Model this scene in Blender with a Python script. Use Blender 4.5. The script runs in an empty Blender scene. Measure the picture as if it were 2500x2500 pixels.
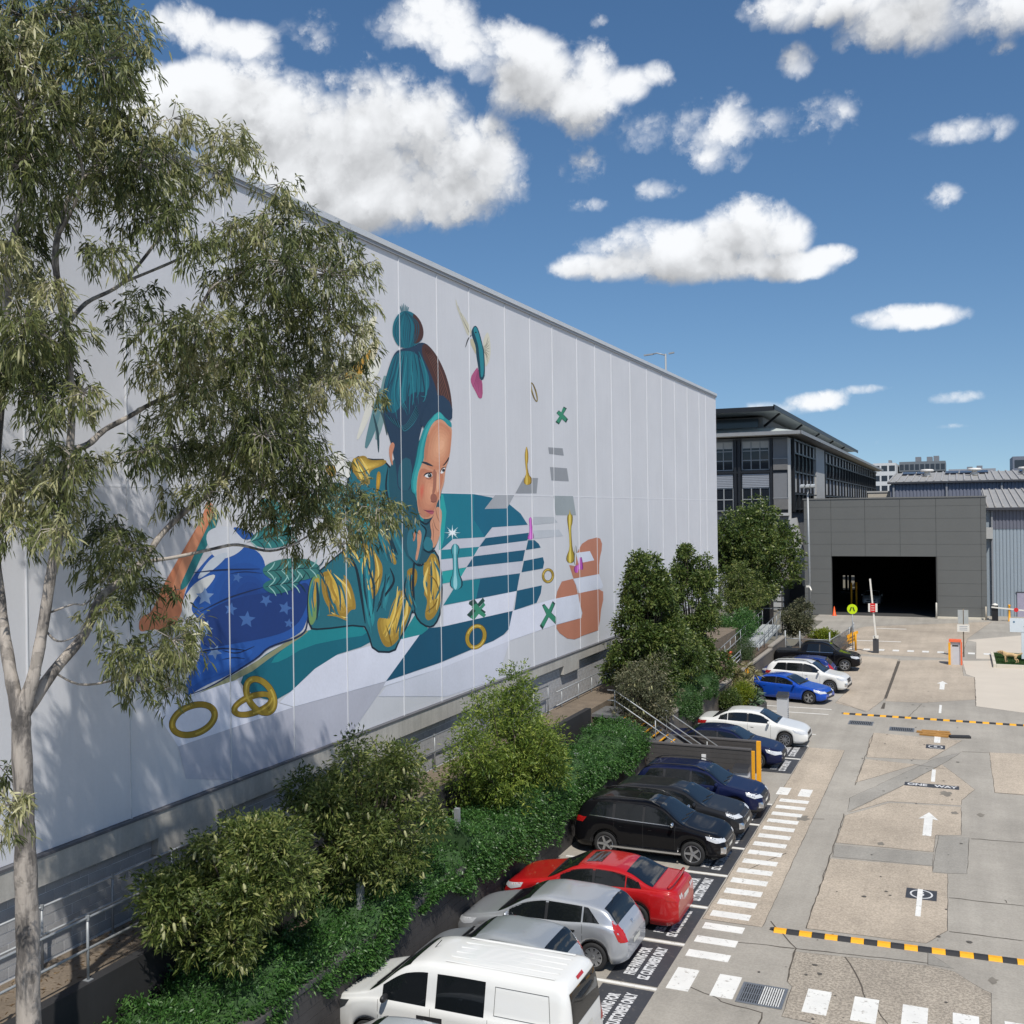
import bpy, bmesh, math, random
import numpy as np
from mathutils import Vector, Matrix
from mathutils.bvhtree import BVHTree
from mathutils.geometry import tessellate_polygon

scene = bpy.context.scene
COL = scene.collection
rng = np.random.default_rng(7)
random.seed(7)
PI = math.pi

# ------------------------------------------------------------------ camera
FPX, CAMH = 2520.0, 10.4
YAW, ROLL = math.radians(23.4), math.radians(0.77)
cF = Vector((-math.sin(YAW), math.cos(YAW), 0))
cR0 = Vector((math.cos(YAW), math.sin(YAW), 0)); cU0 = Vector((0, 0, 1))
cR = cR0 * math.cos(ROLL) - cU0 * math.sin(ROLL)
cU = cU0 * math.cos(ROLL) + cR0 * math.sin(ROLL)
cam_d = bpy.data.cameras.new('camera'); cam = bpy.data.objects.new('camera', cam_d); COL.objects.link(cam)
cam.matrix_world = Matrix(((cR.x, cU.x, -cF.x, 0), (cR.y, cU.y, -cF.y, 0), (cR.z, cU.z, -cF.z, CAMH), (0, 0, 0, 1)))
cam_d.sensor_width = 36; cam_d.lens = 36 * FPX / 2500; cam_d.clip_end = 5000; cam_d.clip_start = .1
scene.camera = cam

# surveying helpers: a sight line through the photograph met with a known plane of the place
def ray(px, py): return cF + cR * ((px - 1250) / FPX) + cU * ((1250 - py) / FPX)
def on_ground(px, py, z=0.0):
    r = ray(px, py); t = (z - CAMH) / r.z; return Vector((r.x * t, r.y * t, z))
def on_x(px, py, X):
    r = ray(px, py); t = X / r.x; return Vector((X, r.y * t, CAMH + r.z * t))
def at_depth(px, py, d):
    r = ray(px, py); return Vector((r.x * d, r.y * d, CAMH + r.z * d))

# ------------------------------------------------------------------ light
SUNRAY = Vector((-0.38, 0.55, -1.0)).normalized()
sd = bpy.data.lights.new('sun', 'SUN'); sd.energy = 3.9; sd.angle = math.radians(0.53); sd.color = (1, .955, .88)
so = bpy.data.objects.new('sun', sd); COL.objects.link(so)
so.rotation_euler = SUNRAY.to_track_quat('-Z', 'Y').to_euler(); so.location = (20, -30, 60)
SUN_EL = math.asin(-SUNRAY.z); SUN_AZ = math.atan2(-SUNRAY.x, -SUNRAY.y)
scene.view_settings.view_transform = 'Standard'; scene.view_settings.look = 'None'
scene.view_settings.exposure = 0.10; scene.view_settings.gamma = 1.0

world = bpy.data.worlds.new('World'); scene.world = world; world.use_nodes = True
wt = world.node_tree
for n in list(wt.nodes): wt.nodes.remove(n)

class S:
    """small wrapper so that shader maths reads like maths"""
    def __init__(s, nt, sock): s.nt, s.k = nt, sock
    def _m(s, op, *a):
        n = s.nt.nodes.new('ShaderNodeMath'); n.operation = op
        for i, v in enumerate((s,) + a):
            if isinstance(v, S): s.nt.links.new(v.k, n.inputs[i])
            else: n.inputs[i].default_value = v
        return S(s.nt, n.outputs[0])
    def __add__(s, o): return s._m('ADD', o)
    def __sub__(s, o): return s._m('SUBTRACT', o)
    def __mul__(s, o): return s._m('MULTIPLY', o)
    def __truediv__(s, o): return s._m('DIVIDE', o)
    def mx(s, o): return s._m('MAXIMUM', o)
    def mn(s, o): return s._m('MINIMUM', o)
    def ab(s): return s._m('ABSOLUTE')
    def smax(s, o, k): return s._m('SMOOTH_MAX', o, k)
    def ramp(s, a, b):
        n = s.nt.nodes.new('ShaderNodeMapRange'); n.interpolation_type = 'SMOOTHSTEP'
        s.nt.links.new(s.k, n.inputs[0]); n.inputs[1].default_value = a; n.inputs[2].default_value = b
        return S(s.nt, n.outputs[0])

def noise(nt, vec, scale, detail=2, rough=.5, dist=0, dim='3D'):
    n = nt.nodes.new('ShaderNodeTexNoise'); n.noise_dimensions = dim
    n.inputs['Scale'].default_value = scale; n.inputs['Detail'].default_value = detail
    n.inputs['Roughness'].default_value = rough; n.inputs['Distortion'].default_value = dist
    if vec is not None: nt.links.new(vec, n.inputs['Vector'])
    return S(nt, n.outputs[0])

# clouds that stand in the view, as (x, y, half width, half height, weight) read off the photograph at 1932 px
CLOUDS = [(400,200,150,80,1),(560,240,190,115,1.1),(720,250,175,125,1.1),(850,320,160,105,1),(700,370,190,72,1),(560,330,170,85,1),
 (930,300,75,52,.9),(340,160,95,45,.9),(300,210,90,60,.9),(1020,150,110,78,.8),(1080,185,90,70,.85),(970,120,100,55,.6),(810,45,100,55,.55),
 (890,85,90,50,.6),(1240,140,36,32,.8),(1190,158,65,38,.8),(1120,130,50,60,.8),(1300,238,110,46,.45),(1380,255,80,30,.4),(1235,250,60,30,.42),
 (1530,232,80,44,.48),(1580,208,40,40,.45),(1290,475,170,62,1.1),(1400,445,115,64,1.1),(1180,502,130,30,.9),(1570,482,46,20,.7),(1470,505,95,26,.9),
 (1100,506,62,18,.7),(1350,505,160,32,1),(1600,-5,200,44,.7),(1750,20,135,62,.7),(1900,10,150,56,.7),(1690,62,42,30,.5),(1507,115,28,26,.45),
 (1075,322,56,36,.42),(1250,356,46,18,.4),(1730,596,78,20,.6),(1540,757,54,20,.8),(1815,750,48,12,.55),(1650,834,24,8,.45),(1820,245,58,20,.36),
 (1780,372,30,18,.36),(330,45,62,46,.6),(450,78,72,30,.5),(592,62,46,46,.5),(1130,42,16,12,.3),(1800,804,28,5,.4),(1885,90,22,12,.3),
 (1340,300,50,20,.3),(1100,388,34,12,.3),(1480,770,60,12,.4),(1650,735,40,7,.35)]
def cloud_field(nt, dirsock, big_only, detail):
    sep = nt.nodes.new('ShaderNodeSeparateXYZ'); nt.links.new(dirsock, sep.inputs[0])
    x, y, z = (S(nt, sep.outputs[i]) for i in range(3))
    a = x._m('ARCTAN2', y); hor = (x * x + y * y)._m('SQRT'); t = z / hor.mx(.02)
    n1 = noise(nt, dirsock, 9.0, detail, .64)
    at = nt.nodes.new('ShaderNodeCombineXYZ'); nt.links.new(a.k, at.inputs[0]); nt.links.new(t.k, at.inputs[1])
    M = None
    for (cx, cy, rx, ry, w) in CLOUDS:
        if big_only and rx * ry < 6000: continue
        r = ray(cx * 1.294, cy * 1.294); a0 = math.atan2(r.x, r.y); h = math.hypot(r.x, r.y); t0 = r.z / h
        w = w if w >= .55 else w * .62
        sa = rx * 1.294 / FPX * 1.10; st = ry * 1.294 / FPX * 1.10
        ma = nt.nodes.new('ShaderNodeVectorMath'); ma.operation = 'MULTIPLY_ADD'; nt.links.new(at.outputs[0], ma.inputs[0])
        ma.inputs[1].default_value = (1 / sa, 1 / st, 0); ma.inputs[2].default_value = (-a0 / sa, -t0 / st, 0)
        dt = nt.nodes.new('ShaderNodeVectorMath'); dt.operation = 'DOT_PRODUCT'; nt.links.new(ma.outputs[0], dt.inputs[0]); nt.links.new(ma.outputs[0], dt.inputs[1])
        m = S(nt, dt.outputs['Value'])._m('MULTIPLY_ADD', -w, w)
        M = m if M is None else (M.mx(m) if big_only else M.smax(m, .25))
    # the rest of the sky: the same broken cumulus, left out only where the view's own clouds stand
    comb = nt.nodes.new('ShaderNodeCombineXYZ')
    zz = z.mx(0) + .16
    nt.links.new((x / zz).k, comb.inputs[0]); nt.links.new((y / zz).k, comb.inputs[1])
    g = noise(nt, comb.outputs[0], 1.1, 1, .5)
    ga = ((a + .41).ab() - .56).ramp(0, .15).mx((t - .56).ramp(0, .12))
    gen = (g - .56) * 9 - (ga * (-4) + 4)
    M = M.mx(gen)
    vo = nt.nodes.new('ShaderNodeTexVoronoi'); vo.feature = 'F1'; vo.normalize = True; vo.inputs['Scale'].default_value = 17; vo.inputs['Detail'].default_value = 3 if not big_only else 1; vo.inputs['Roughness'].default_value = .55; vo.inputs['Lacunarity'].default_value = 2.3
    wv = nt.nodes.new('ShaderNodeVectorMath'); wv.operation = 'ADD'; nt.links.new(dirsock, wv.inputs[0])
    wc = nt.nodes.new('ShaderNodeCombineXYZ'); nt.links.new((n1 * .10).k, wc.inputs[0]); nt.links.new((n1 * .07).k, wc.inputs[2]); nt.links.new(wc.outputs[0], wv.inputs[1])
    nt.links.new(wv.outputs[0], vo.inputs['Vector'])
    bil = S(nt, vo.outputs['Distance'])
    return M.mn(1.2) + (n1 - .5) * CLOUD_AMP - (bil - .30) * 2.1
CLOUD_AMP = 2.4
tc = wt.nodes.new('ShaderNodeTexCoord')
nrm = wt.nodes.new('ShaderNodeVectorMath'); nrm.operation = 'NORMALIZE'; wt.links.new(tc.outputs['Generated'], nrm.inputs[0])
f1 = cloud_field(wt, nrm.outputs[0], False, 8)
off = wt.nodes.new('ShaderNodeVectorMath'); off.operation = 'ADD'
wt.links.new(nrm.outputs[0], off.inputs[0]); off.inputs[1].default_value = (0.010, -0.004, 0.026)
f2 = cloud_field(wt, off.outputs[0], True, 4)
alpha = f1.ramp(-.10, .62)
lit = (f1.mn(1.9) - f2).ramp(-.9, 1.1)
bright = lit * .54 + .40
sky = wt.nodes.new('ShaderNodeTexSky'); sky.sky_type = 'NISHITA'; sky.sun_disc = False
sky.sun_elevation = SUN_EL; sky.sun_rotation = SUN_AZ
sky.air_density = 1.0; sky.dust_density = .3; sky.ozone_density = 1.0; sky.altitude = 400
lift = wt.nodes.new('ShaderNodeVectorMath'); lift.operation = 'MULTIPLY_ADD'; wt.links.new(nrm.outputs[0], lift.inputs[0]); lift.inputs[1].default_value = (1, 1, .88); lift.inputs[2].default_value = (0, 0, .085)
lifn = wt.nodes.new('ShaderNodeVectorMath'); lifn.operation = 'NORMALIZE'; wt.links.new(lift.outputs[0], lifn.inputs[0]); wt.links.new(lifn.outputs[0], sky.inputs[0])
hs = wt.nodes.new('ShaderNodeHueSaturation'); hs.inputs['Saturation'].default_value = 1.22; hs.inputs['Value'].default_value = .90; wt.links.new(sky.outputs[0], hs.inputs['Color'])
BG = 0.11
cc = wt.nodes.new('ShaderNodeCombineColor')
wt.links.new((bright * (.985 / BG)).k, cc.inputs[0]); wt.links.new((bright * (1.0 / BG)).k, cc.inputs[1]); wt.links.new((bright * (1.02 / BG)).k, cc.inputs[2])
mix = wt.nodes.new('ShaderNodeMix'); mix.data_type = 'RGBA'
wt.links.new((alpha * .96).k, mix.inputs[0]); wt.links.new(hs.outputs[0], mix.inputs[6]); wt.links.new(cc.outputs[0], mix.inputs[7])
bgn = wt.nodes.new('ShaderNodeBackground'); bgn.inputs[1].default_value = BG
wt.links.new(mix.outputs[2], bgn.inputs[0])
wo = wt.nodes.new('ShaderNodeOutputWorld'); wt.links.new(bgn.outputs[0], wo.inputs[0])
world.cycles.sampling_method = 'NONE'
scene.cycles.max_bounces = 5; scene.cycles.diffuse_bounces = 2; scene.cycles.glossy_bounces = 2; scene.cycles.transmission_bounces = 2; scene.cycles.caustics_reflective = False; scene.cycles.caustics_refractive = False

# ------------------------------------------------------------------ materials
def lin(r, g, b, k=1.0):
    f = lambda c: ((c / 255 + .055) / 1.055) ** 2.4 if c > 10 else c / 255 / 12.92
    return (f(r) * k, f(g) * k, f(b) * k)
MATS = {}
def mat(name, col, rough=.6, var=.08, scale=3.0, metal=0.0, bump=0.0, bscale=40.0, coat=0.0, spec=.5, fine=0.0, fscale=60., streak=0., coords='Object'):
    if name in MATS: return MATS[name]
    m = bpy.data.materials.new(name); m.use_nodes = True; nt = m.node_tree
    b = nt.nodes['Principled BSDF']
    b.inputs['Roughness'].default_value = rough; b.inputs['Metallic'].default_value = metal
    b.inputs['Specular IOR Level'].default_value = spec; b.inputs['Coat Weight'].default_value = coat; b.inputs['Coat Roughness'].default_value = .03
    t = nt.nodes.new('ShaderNodeTexCoord'); o = t.outputs[coords]
    if coords == 'World':
        pass
    v = noise(nt, o, scale, 5, .6) - .5
    k = v * (var * 4) + 1
    if fine: k = k * ((noise(nt, o, fscale, 3, .6) - .5) * (fine * 4) + 1)
    if streak:
        mp = nt.nodes.new('ShaderNodeMapping'); nt.links.new(o, mp.inputs[0]); mp.inputs['Scale'].default_value = (3, 3, .18)
        k = k * ((noise(nt, mp.outputs[0], 2.2, 4, .6) - .5) * (streak * 4) + 1)
    vm = nt.nodes.new('ShaderNodeVectorMath'); vm.operation = 'SCALE'; vm.inputs[0].default_value = col
    nt.links.new(k.mx(.05).k, vm.inputs['Scale']); nt.links.new(vm.outputs[0], b.inputs['Base Color'])
    if bump:
        bn = nt.nodes.new('ShaderNodeBump'); bn.inputs['Strength'].default_value = bump; bn.inputs['Distance'].default_value = .01
        nt.links.new(noise(nt, o, bscale, 4, .6).k, bn.inputs['Height']); nt.links.new(bn.outputs[0], b.inputs['Normal'])
    MATS[name] = m; return m
def leafmat(name, c1, c2, c3, rough=.45, trans=.3):
    if name in MATS: return MATS[name]
    m = bpy.data.materials.new(name); m.use_nodes = True; nt = m.node_tree; b = nt.nodes['Principled BSDF']
    at = nt.nodes.new('ShaderNodeAttribute'); at.attribute_name = 'rnd'
    rp = nt.nodes.new('ShaderNodeValToRGB'); e = rp.color_ramp.elements
    e[0].color = (*c1, 1); e[1].color = (*c3, 1); mid = e.new(.55); mid.color = (*c2, 1)
    nt.links.new(at.outputs['Fac'], rp.inputs[0]); nt.links.new(rp.outputs[0], b.inputs['Base Color'])
    b.inputs['Roughness'].default_value = rough; b.inputs['Specular IOR Level'].default_value = .45
    tr = nt.nodes.new('ShaderNodeBsdfTranslucent'); nt.links.new(rp.outputs[0], tr.inputs[0])
    mx = nt.nodes.new('ShaderNodeMixShader'); mx.inputs[0].default_value = trans
    nt.links.new(b.outputs[0], mx.inputs[1]); nt.links.new(tr.outputs[0], mx.inputs[2])
    nt.links.new(mx.outputs[0], nt.nodes['Material Output'].inputs[0]); MATS[name] = m; return m

# ------------------------------------------------------------------ object helpers
ORG = {}
def tag(o, label=None, cat=None, group=None, kind=None):
    if label: o['label'] = label
    if cat: o['category'] = cat
    if group: o['group'] = group
    if kind: o['kind'] = kind
    return o
def thing(name, loc, label, cat, group=None, rz=0.0):
    o = bpy.data.objects.new(name, None); COL.objects.link(o); o.location = loc; o.rotation_euler = (0, 0, rz)
    o.empty_display_size = .2; ORG[o.name] = Vector(loc); return tag(o, label, cat, group)
def link(name, me, m, parent=None, loc=None):
    o = bpy.data.objects.new(name, me); COL.objects.link(o)
    if m and not me.materials: me.materials.append(m)
    if parent is not None: o.parent = parent
    if loc is not None: o.location = loc
    return o
def copy_tree(o, parent=None):
    c = o.copy(); COL.objects.link(c); c.parent = parent
    for ch in o.children: copy_tree(ch, c)
    return c
class MB:
    def __init__(s): s.v = []; s.f = []
    def add(s, vs, fs):
        b = len(s.v); s.v += [tuple(v) for v in vs]; s.f += [tuple(b + i for i in f) for f in fs]; return s
    def box(s, x0, x1, y0, y1, z0, z1):
        return s.add([(x, y, z) for z in (z0, z1) for y in (y0, y1) for x in (x0, x1)],
                     [(0, 2, 3, 1), (4, 5, 7, 6), (0, 1, 5, 4), (2, 6, 7, 3), (0, 4, 6, 2), (1, 3, 7, 5)])
    def bar(s, p, q, w, h):
        p, q = Vector(p), Vector(q); d = (q - p).normalized()
        up = Vector((0, 0, 1)) if abs(d.z) < .95 else Vector((0, 1, 0))
        a = d.cross(up).normalized() * (w / 2); b = a.cross(d).normalized() * (h / 2)
        vs = [p - a - b, p + a - b, p + a + b, p - a + b, q - a - b, q + a - b, q + a + b, q - a + b]
        return s.add(vs, [(3, 2, 1, 0), (4, 5, 6, 7), (0, 1, 5, 4), (1, 2, 6, 5), (2, 3, 7, 6), (3, 0, 4, 7)])
    def tube(s, pts, rads, n=8, cap=True):
        pts = [Vector(p) for p in pts]
        if not hasattr(rads, '__len__'): rads = [rads] * len(pts)
        ref = None; rings = []
        for i, p in enumerate(pts):
            d = (pts[min(i + 1, len(pts) - 1)] - pts[max(i - 1, 0)]).normalized()
            if ref is None: ref = d.orthogonal().normalized()
            else:
                ref = ref - d * ref.dot(d)
                ref = ref.normalized() if ref.length > 1e-5 else d.orthogonal().normalized()
            b = d.cross(ref)
            rings.append([p + (ref * math.cos(2 * PI * k / n) + b * math.sin(2 * PI * k / n)) * rads[i] for k in range(n)])
        vs = [v for r in rings for v in r]; fs = []
        for i in range(len(pts) - 1):
            for k in range(n):
                k2 = (k + 1) % n; fs.append((i * n + k, i * n + k2, (i + 1) * n + k2, (i + 1) * n + k))
        if cap: fs.append(tuple(range(n - 1, -1, -1))); fs.append(tuple((len(pts) - 1) * n + k for k in range(n)))
        return s.add(vs, fs)
    def lathe(s, c, prof, n=16, axis='z', cap=True):
        vs = []
        for (r, h) in prof:
            for k in range(n):
                a = 2 * PI * k / n
                p = (r * math.cos(a), r * math.sin(a), h) if axis == 'z' else ((r * math.cos(a), h, r * math.sin(a)))
                vs.append((c[0] + p[0], c[1] + p[1], c[2] + p[2]))
        fs = []
        for i in range(len(prof) - 1):
            for k in range(n):
                k2 = (k + 1) % n; q = (i * n + k, i * n + k2, (i + 1) * n + k2, (i + 1) * n + k)
                fs.append(q if axis == 'z' else q[::-1])
        b0 = tuple(range(n - 1, -1, -1)); b1 = tuple((len(prof) - 1) * n + k for k in range(n))
        if cap: fs += [b0, b1] if axis == 'z' else [b0[::-1], b1[::-1]]
        return s.add(vs, fs)
    def prism(s, poly, z0, z1):
        n = len(poly); vs = [(p[0], p[1], z0) for p in poly] + [(p[0], p[1], z1) for p in poly]
        return s.add(vs, [tuple(range(n - 1, -1, -1)), tuple(range(n, 2 * n))] + [(i, (i + 1) % n, n + (i + 1) % n, n + i) for i in range(n)])
    def flat(s, pts3):
        tri = tessellate_polygon([[Vector(p) for p in pts3]])
        return s.add(pts3, [tuple(t) for t in tri])
    def mesh(s, name, org=(0, 0, 0), smooth=False):
        me = bpy.data.meshes.new(name); ox, oy, oz = org
        me.from_pydata([(x - ox, y - oy, z - oz) for x, y, z in s.v], [], s.f); me.validate(); me.update()
        if smooth:
            for p in me.polygons: p.use_smooth = True
        return me
    def build(s, name, m, parent=None, smooth=False, org=None, local=False):
        """world coordinates unless local; a part is stored relative to its thing"""
        if parent is not None:
            root = parent
            while root.parent is not None: root = root.parent
            o0 = (0, 0, 0) if local else ORG.get(root.name, Vector((0, 0, 0)))
            return link(name, s.mesh(name, o0, smooth), m, parent)
        o0 = Vector(org) if org is not None else Vector((0, 0, 0))
        o = link(name, s.mesh(name, o0, smooth), m, None, o0); ORG[o.name] = o0; return o
def fan(o):  # recompute normals outward
    bm = bmesh.new(); bm.from_mesh(o.data); bmesh.ops.recalc_face_normals(bm, faces=bm.faces); bm.to_mesh(o.data); bm.free(); return o
def chaikin(p, n=2):
    for _ in range(n):
        q = []
        for i in range(len(p)):
            a, b = p[i], p[(i + 1) % len(p)]
            q.append((a[0] * .75 + b[0] * .25, a[1] * .75 + b[1] * .25)); q.append((a[0] * .25 + b[0] * .75, a[1] * .25 + b[1] * .75))
        p = q
    return p
def spline(pts, per=6):
    P = [Vector(p) for p in pts]
    if len(P) < 3: return P
    out = []
    for i in range(len(P) - 1):
        p0, p1, p2, p3 = P[max(i - 1, 0)], P[i], P[i + 1], P[min(i + 2, len(P) - 1)]
        for k in range(per):
            t = k / per
            out.append(.5 * ((2 * p1) + (p2 - p0) * t + (2 * p0 - 5 * p1 + 4 * p2 - p3) * t * t + (3 * p1 - p0 - 3 * p2 + p3) * t ** 3))
    out.append(P[-1]); return out
def text_mesh(txt, size, bold=0.0):
    cu = bpy.data.curves.new('lettering', 'FONT'); cu.body = txt; cu.size = size; cu.align_x = 'CENTER'; cu.align_y = 'CENTER'; cu.offset = bold
    o = bpy.data.objects.new('lettering', cu); COL.objects.link(o)
    bpy.context.view_layer.update()
    me = bpy.data.meshes.new_from_object(o.evaluated_get(bpy.context.evaluated_depsgraph_get()))
    bpy.data.objects.remove(o); bpy.data.curves.remove(cu); me.name = 'lettering'; me.materials.clear(); return me
# ================================================================== ground and paving
def aggregate(name, c, dark, amt=1.0):
    m = bpy.data.materials.new(name); m.use_nodes = True; nt = m.node_tree; b = nt.nodes['Principled BSDF']; b.inputs['Roughness'].default_value = .9
    o = nt.nodes.new('ShaderNodeTexCoord').outputs['Object']
    big = ((noise(nt, o, .33, 6, .65) - .5) * .75 + 1) * ((noise(nt, o, .09, 3, .5) - .5) * .45 + 1)
    mid = (noise(nt, o, 5, 4, .65) - .5) * (.5 * amt) + 1
    sp = noise(nt, o, 16, 3, .75).ramp(.40, .60) * (1 - dark) + dark
    mp = nt.nodes.new('ShaderNodeMapping'); nt.links.new(o, mp.inputs[0]); mp.inputs['Scale'].default_value = (1.6, .10, 1)
    trk = (noise(nt, mp.outputs[0], 1.0, 4, .6) - .5) * .42 + 1
    stn = noise(nt, o, .9, 5, .7).ramp(.60, .72) * (-.16) + 1
    k = big * mid * sp * trk * stn
    vm = nt.nodes.new('ShaderNodeVectorMath'); vm.operation = 'SCALE'; vm.inputs[0].default_value = c
    nt.links.new(k.k, vm.inputs['Scale']); nt.links.new(vm.outputs[0], b.inputs['Base Color'])
    bn = nt.nodes.new('ShaderNodeBump'); bn.inputs['Strength'].default_value = .35; bn.inputs['Distance'].default_value = .01
    nt.links.new(sp.k, bn.inputs['Height']); nt.links.new(bn.outputs[0], b.inputs['Normal'])
    MATS[name] = m; return m
M_grey = aggregate('concrete_grey', (.36, .332, .288), .88, .5)
M_grey2 = aggregate('concrete_blue_grey', (.315, .296, .262), .85, .5)
M_beige = aggregate('concrete_worn_beige', (.475, .402, .318), .74)
M_beige2 = aggregate('concrete_worn_coarse', (.43, .375, .305), .58)
M_far = aggregate('concrete_stained_far', (.455, .385, .305), .8)
M_light = mat('concrete_new_pale', (.56, .50, .42), .85, .05, .5, fine=.04, fscale=20)
M_joint = mat('joint_dirt', (.085, .072, .058), .95, .2, 3)
def paint(name, c, wear=.35, rough=.6):
    m = bpy.data.materials.new(name); m.use_nodes = True; nt = m.node_tree; b = nt.nodes['Principled BSDF']; b.inputs['Roughness'].default_value = rough
    o = nt.nodes.new('ShaderNodeTexCoord').outputs['Object']
    w = (noise(nt, o, 7, 9, .76).ramp(.555, .64)) * wear
    k = (noise(nt, o, 1.5, 4, .6) - .5) * .35 + .97
    vm = nt.nodes.new('ShaderNodeVectorMath'); vm.operation = 'SCALE'; vm.inputs[0].default_value = c; nt.links.new(k.k, vm.inputs['Scale'])
    mx = nt.nodes.new('ShaderNodeMix'); mx.data_type = 'RGBA'; nt.links.new(w.k, mx.inputs[0])
    nt.links.new(vm.outputs[0], mx.inputs[6]); mx.inputs[7].default_value = (.25, .22, .18, 1)
    nt.links.new(mx.outputs[2], b.inputs['Base Color']); MATS[name] = m; return m
M_white = paint('road_paint_white', (.78, .77, .73), .75)
M_black = paint('road_paint_black', (.048, .05, .056), .35, .55)
M_letter = paint('road_lettering_white', (.66, .66, .66), .6)
M_yellow = mat('safety_yellow', lin(236, 168, 34), .6, .10, 5, fine=.09)
M_rubber = mat('rubber_black', (.028, .028, .03), .75, .1, 8)

ground = MB().add([(-1800, -600, -.03), (1800, -600, -.03), (1800, 3000, -.03), (-1800, 3000, -.03)], [(0, 1, 2, 3)]).build('ground', mat('ground_far', (.16, .15, .12), .95, .15, .02))
tag(ground, kind='structure')
pave = MB().add([(-11.6, -20, 0), (40, -20, 0), (40, 140, 0), (-11.6, 140, 0)], [(0, 1, 2, 3)]).build('pavement', M_grey)
tag(pave, kind='structure')
s3 = .5176
def m3(*p): return [on_ground(1500 + x * s3, 1700 + y * s3) for x, y in p]
def q1(*p): return [on_ground(1700 + x * .41408, 950 + y * .41408) for x, y in p]
ZL = [0.004]
def jag(pts, amp, step=.35):
    out = []
    for i in range(len(pts)):
        a, b = Vector(pts[i]), Vector(pts[(i + 1) % len(pts)]); n = max(1, int((b - a).length / step)); d = (b - a)
        nrm = Vector((-d.y, d.x, 0)).normalized() if d.length > 0 else Vector((0, 0, 0))
        for k in range(n):
            out.append(a + d * (k / n) + (nrm * random.uniform(-amp, amp) if k else Vector((0, 0, 0))))
    return out
def sheet(name, pts, z, m, parent=pave):
    return MB().flat([(p[0], p[1], z) for p in pts]).build(name, m, parent)
def strip(name, pts, w, z, m, parent=pave, closed=False):
    mb = MB(); P = [Vector((p[0], p[1], 0)) for p in pts]; n = len(P)
    L, R = [], []
    for i in range(n):
        a = P[(i - 1) % n] if (closed or i > 0) else P[i]; b = P[(i + 1) % n] if (closed or i < n - 1) else P[i]
        d = (b - a).normalized(); nn = Vector((-d.y, d.x, 0)) * (w[i % len(w)] / 2 if hasattr(w, '__len__') else w / 2 * random.uniform(.6, 1.4))
        L.append(P[i] + nn); R.append(P[i] - nn)
    vs = [(p.x, p.y, z) for p in L + R]
    fs = [(i, n + i, n + (i + 1) % n, (i + 1) % n) for i in range(n if closed else n - 1)]
    return mb.add(vs, fs).build(name, m, parent)
J1 = on_ground(1500 + 850 * s3, 1700 + 760 * s3).x; J2 = on_ground(1500 + 1020 * s3, 1700 + 765 * s3).x
slabs = [
 ([Vector((-6.10, 25.95, 0)), Vector((J1, 25.95, 0)), Vector((J1, 46.2, 0)), Vector((-6.10, 46.2, 0))], M_beige),
 (m3((1205, 205), (1225, 172), (1640, 208), (1480, 300), (1190, 287)), M_beige),
 (m3((1185, 296), (1425, 322), (1135, 408), (1150, 380)), M_beige),
 (m3((1545, 322), (1700, 440), (1637, 490), (1635, 515), (1290, 495), (1105, 548), (1350, 428)), M_beige),
 (m3((1090, 562), (1300, 502), (1635, 522), (1635, 655), (1515, 655), (1505, 735), (1045, 690), (1060, 650)), M_beige),
 (m3((1020, 765), (1500, 803), (1500, 832), (1570, 838), (1570, 1105), (1470, 1165), (905, 1095)), M_beige),
 (m3((855, 1205), (1475, 1270), (1600, 1298), (1740, 1385), (1775, 1400), (1775, 1600), (1100, 1580), (790, 1510), (840, 1370), (815, 1345)), M_beige2),
 (m3((1770, 265), (2100, 280), (2100, 480), (1795, 455)), M_beige),
 (q1((850, 1562), (1190, 1592), (1105, 1830), (1010, 1900), (820, 1850), (890, 1780)), M_far),
 (q1((1196, 1600), (1560, 1595), (1575, 1690), (1640, 1700), (1645, 1830), (1330, 1850), (1112, 1840)), M_far),
 (q1((830, 1440), (1000, 1400), (1740, 1372), (1600, 1470), (1558, 1590), (850, 1556)), M_far),
 (q1((1570, 1602), (1752, 1602), (1762, 1640), (2300, 1660), (2300, 1960), (1650, 1870), (1642, 1700), (1590, 1680)), M_light),
 (q1((1590, 1480), (2300, 1420), (2300, 1600), (1650, 1590), (1650, 1492)), M_light),
 (m3((1500, 830), (1530, 657), (1672, 667), (1663, 838), (1572, 835)), M_grey2),
 (m3((1110, 480), (1500, 300), (1640, 262), (1548, 318), (1350, 425), (1100, 545)), M_grey2),
 (m3((1040, 702), (1505, 742), (1500, 800), (1030, 757)), M_grey2),
 (m3((1480, 1210), (1600, 1285), (1480, 1265)), M_grey2),
]
for pts, m in slabs:
    jp = jag(pts, .012)
    if m is not M_joint: strip('joint', jp, .03, .0022, M_joint, closed=True)
    sheet('slab', jp, .0045, m)
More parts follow.
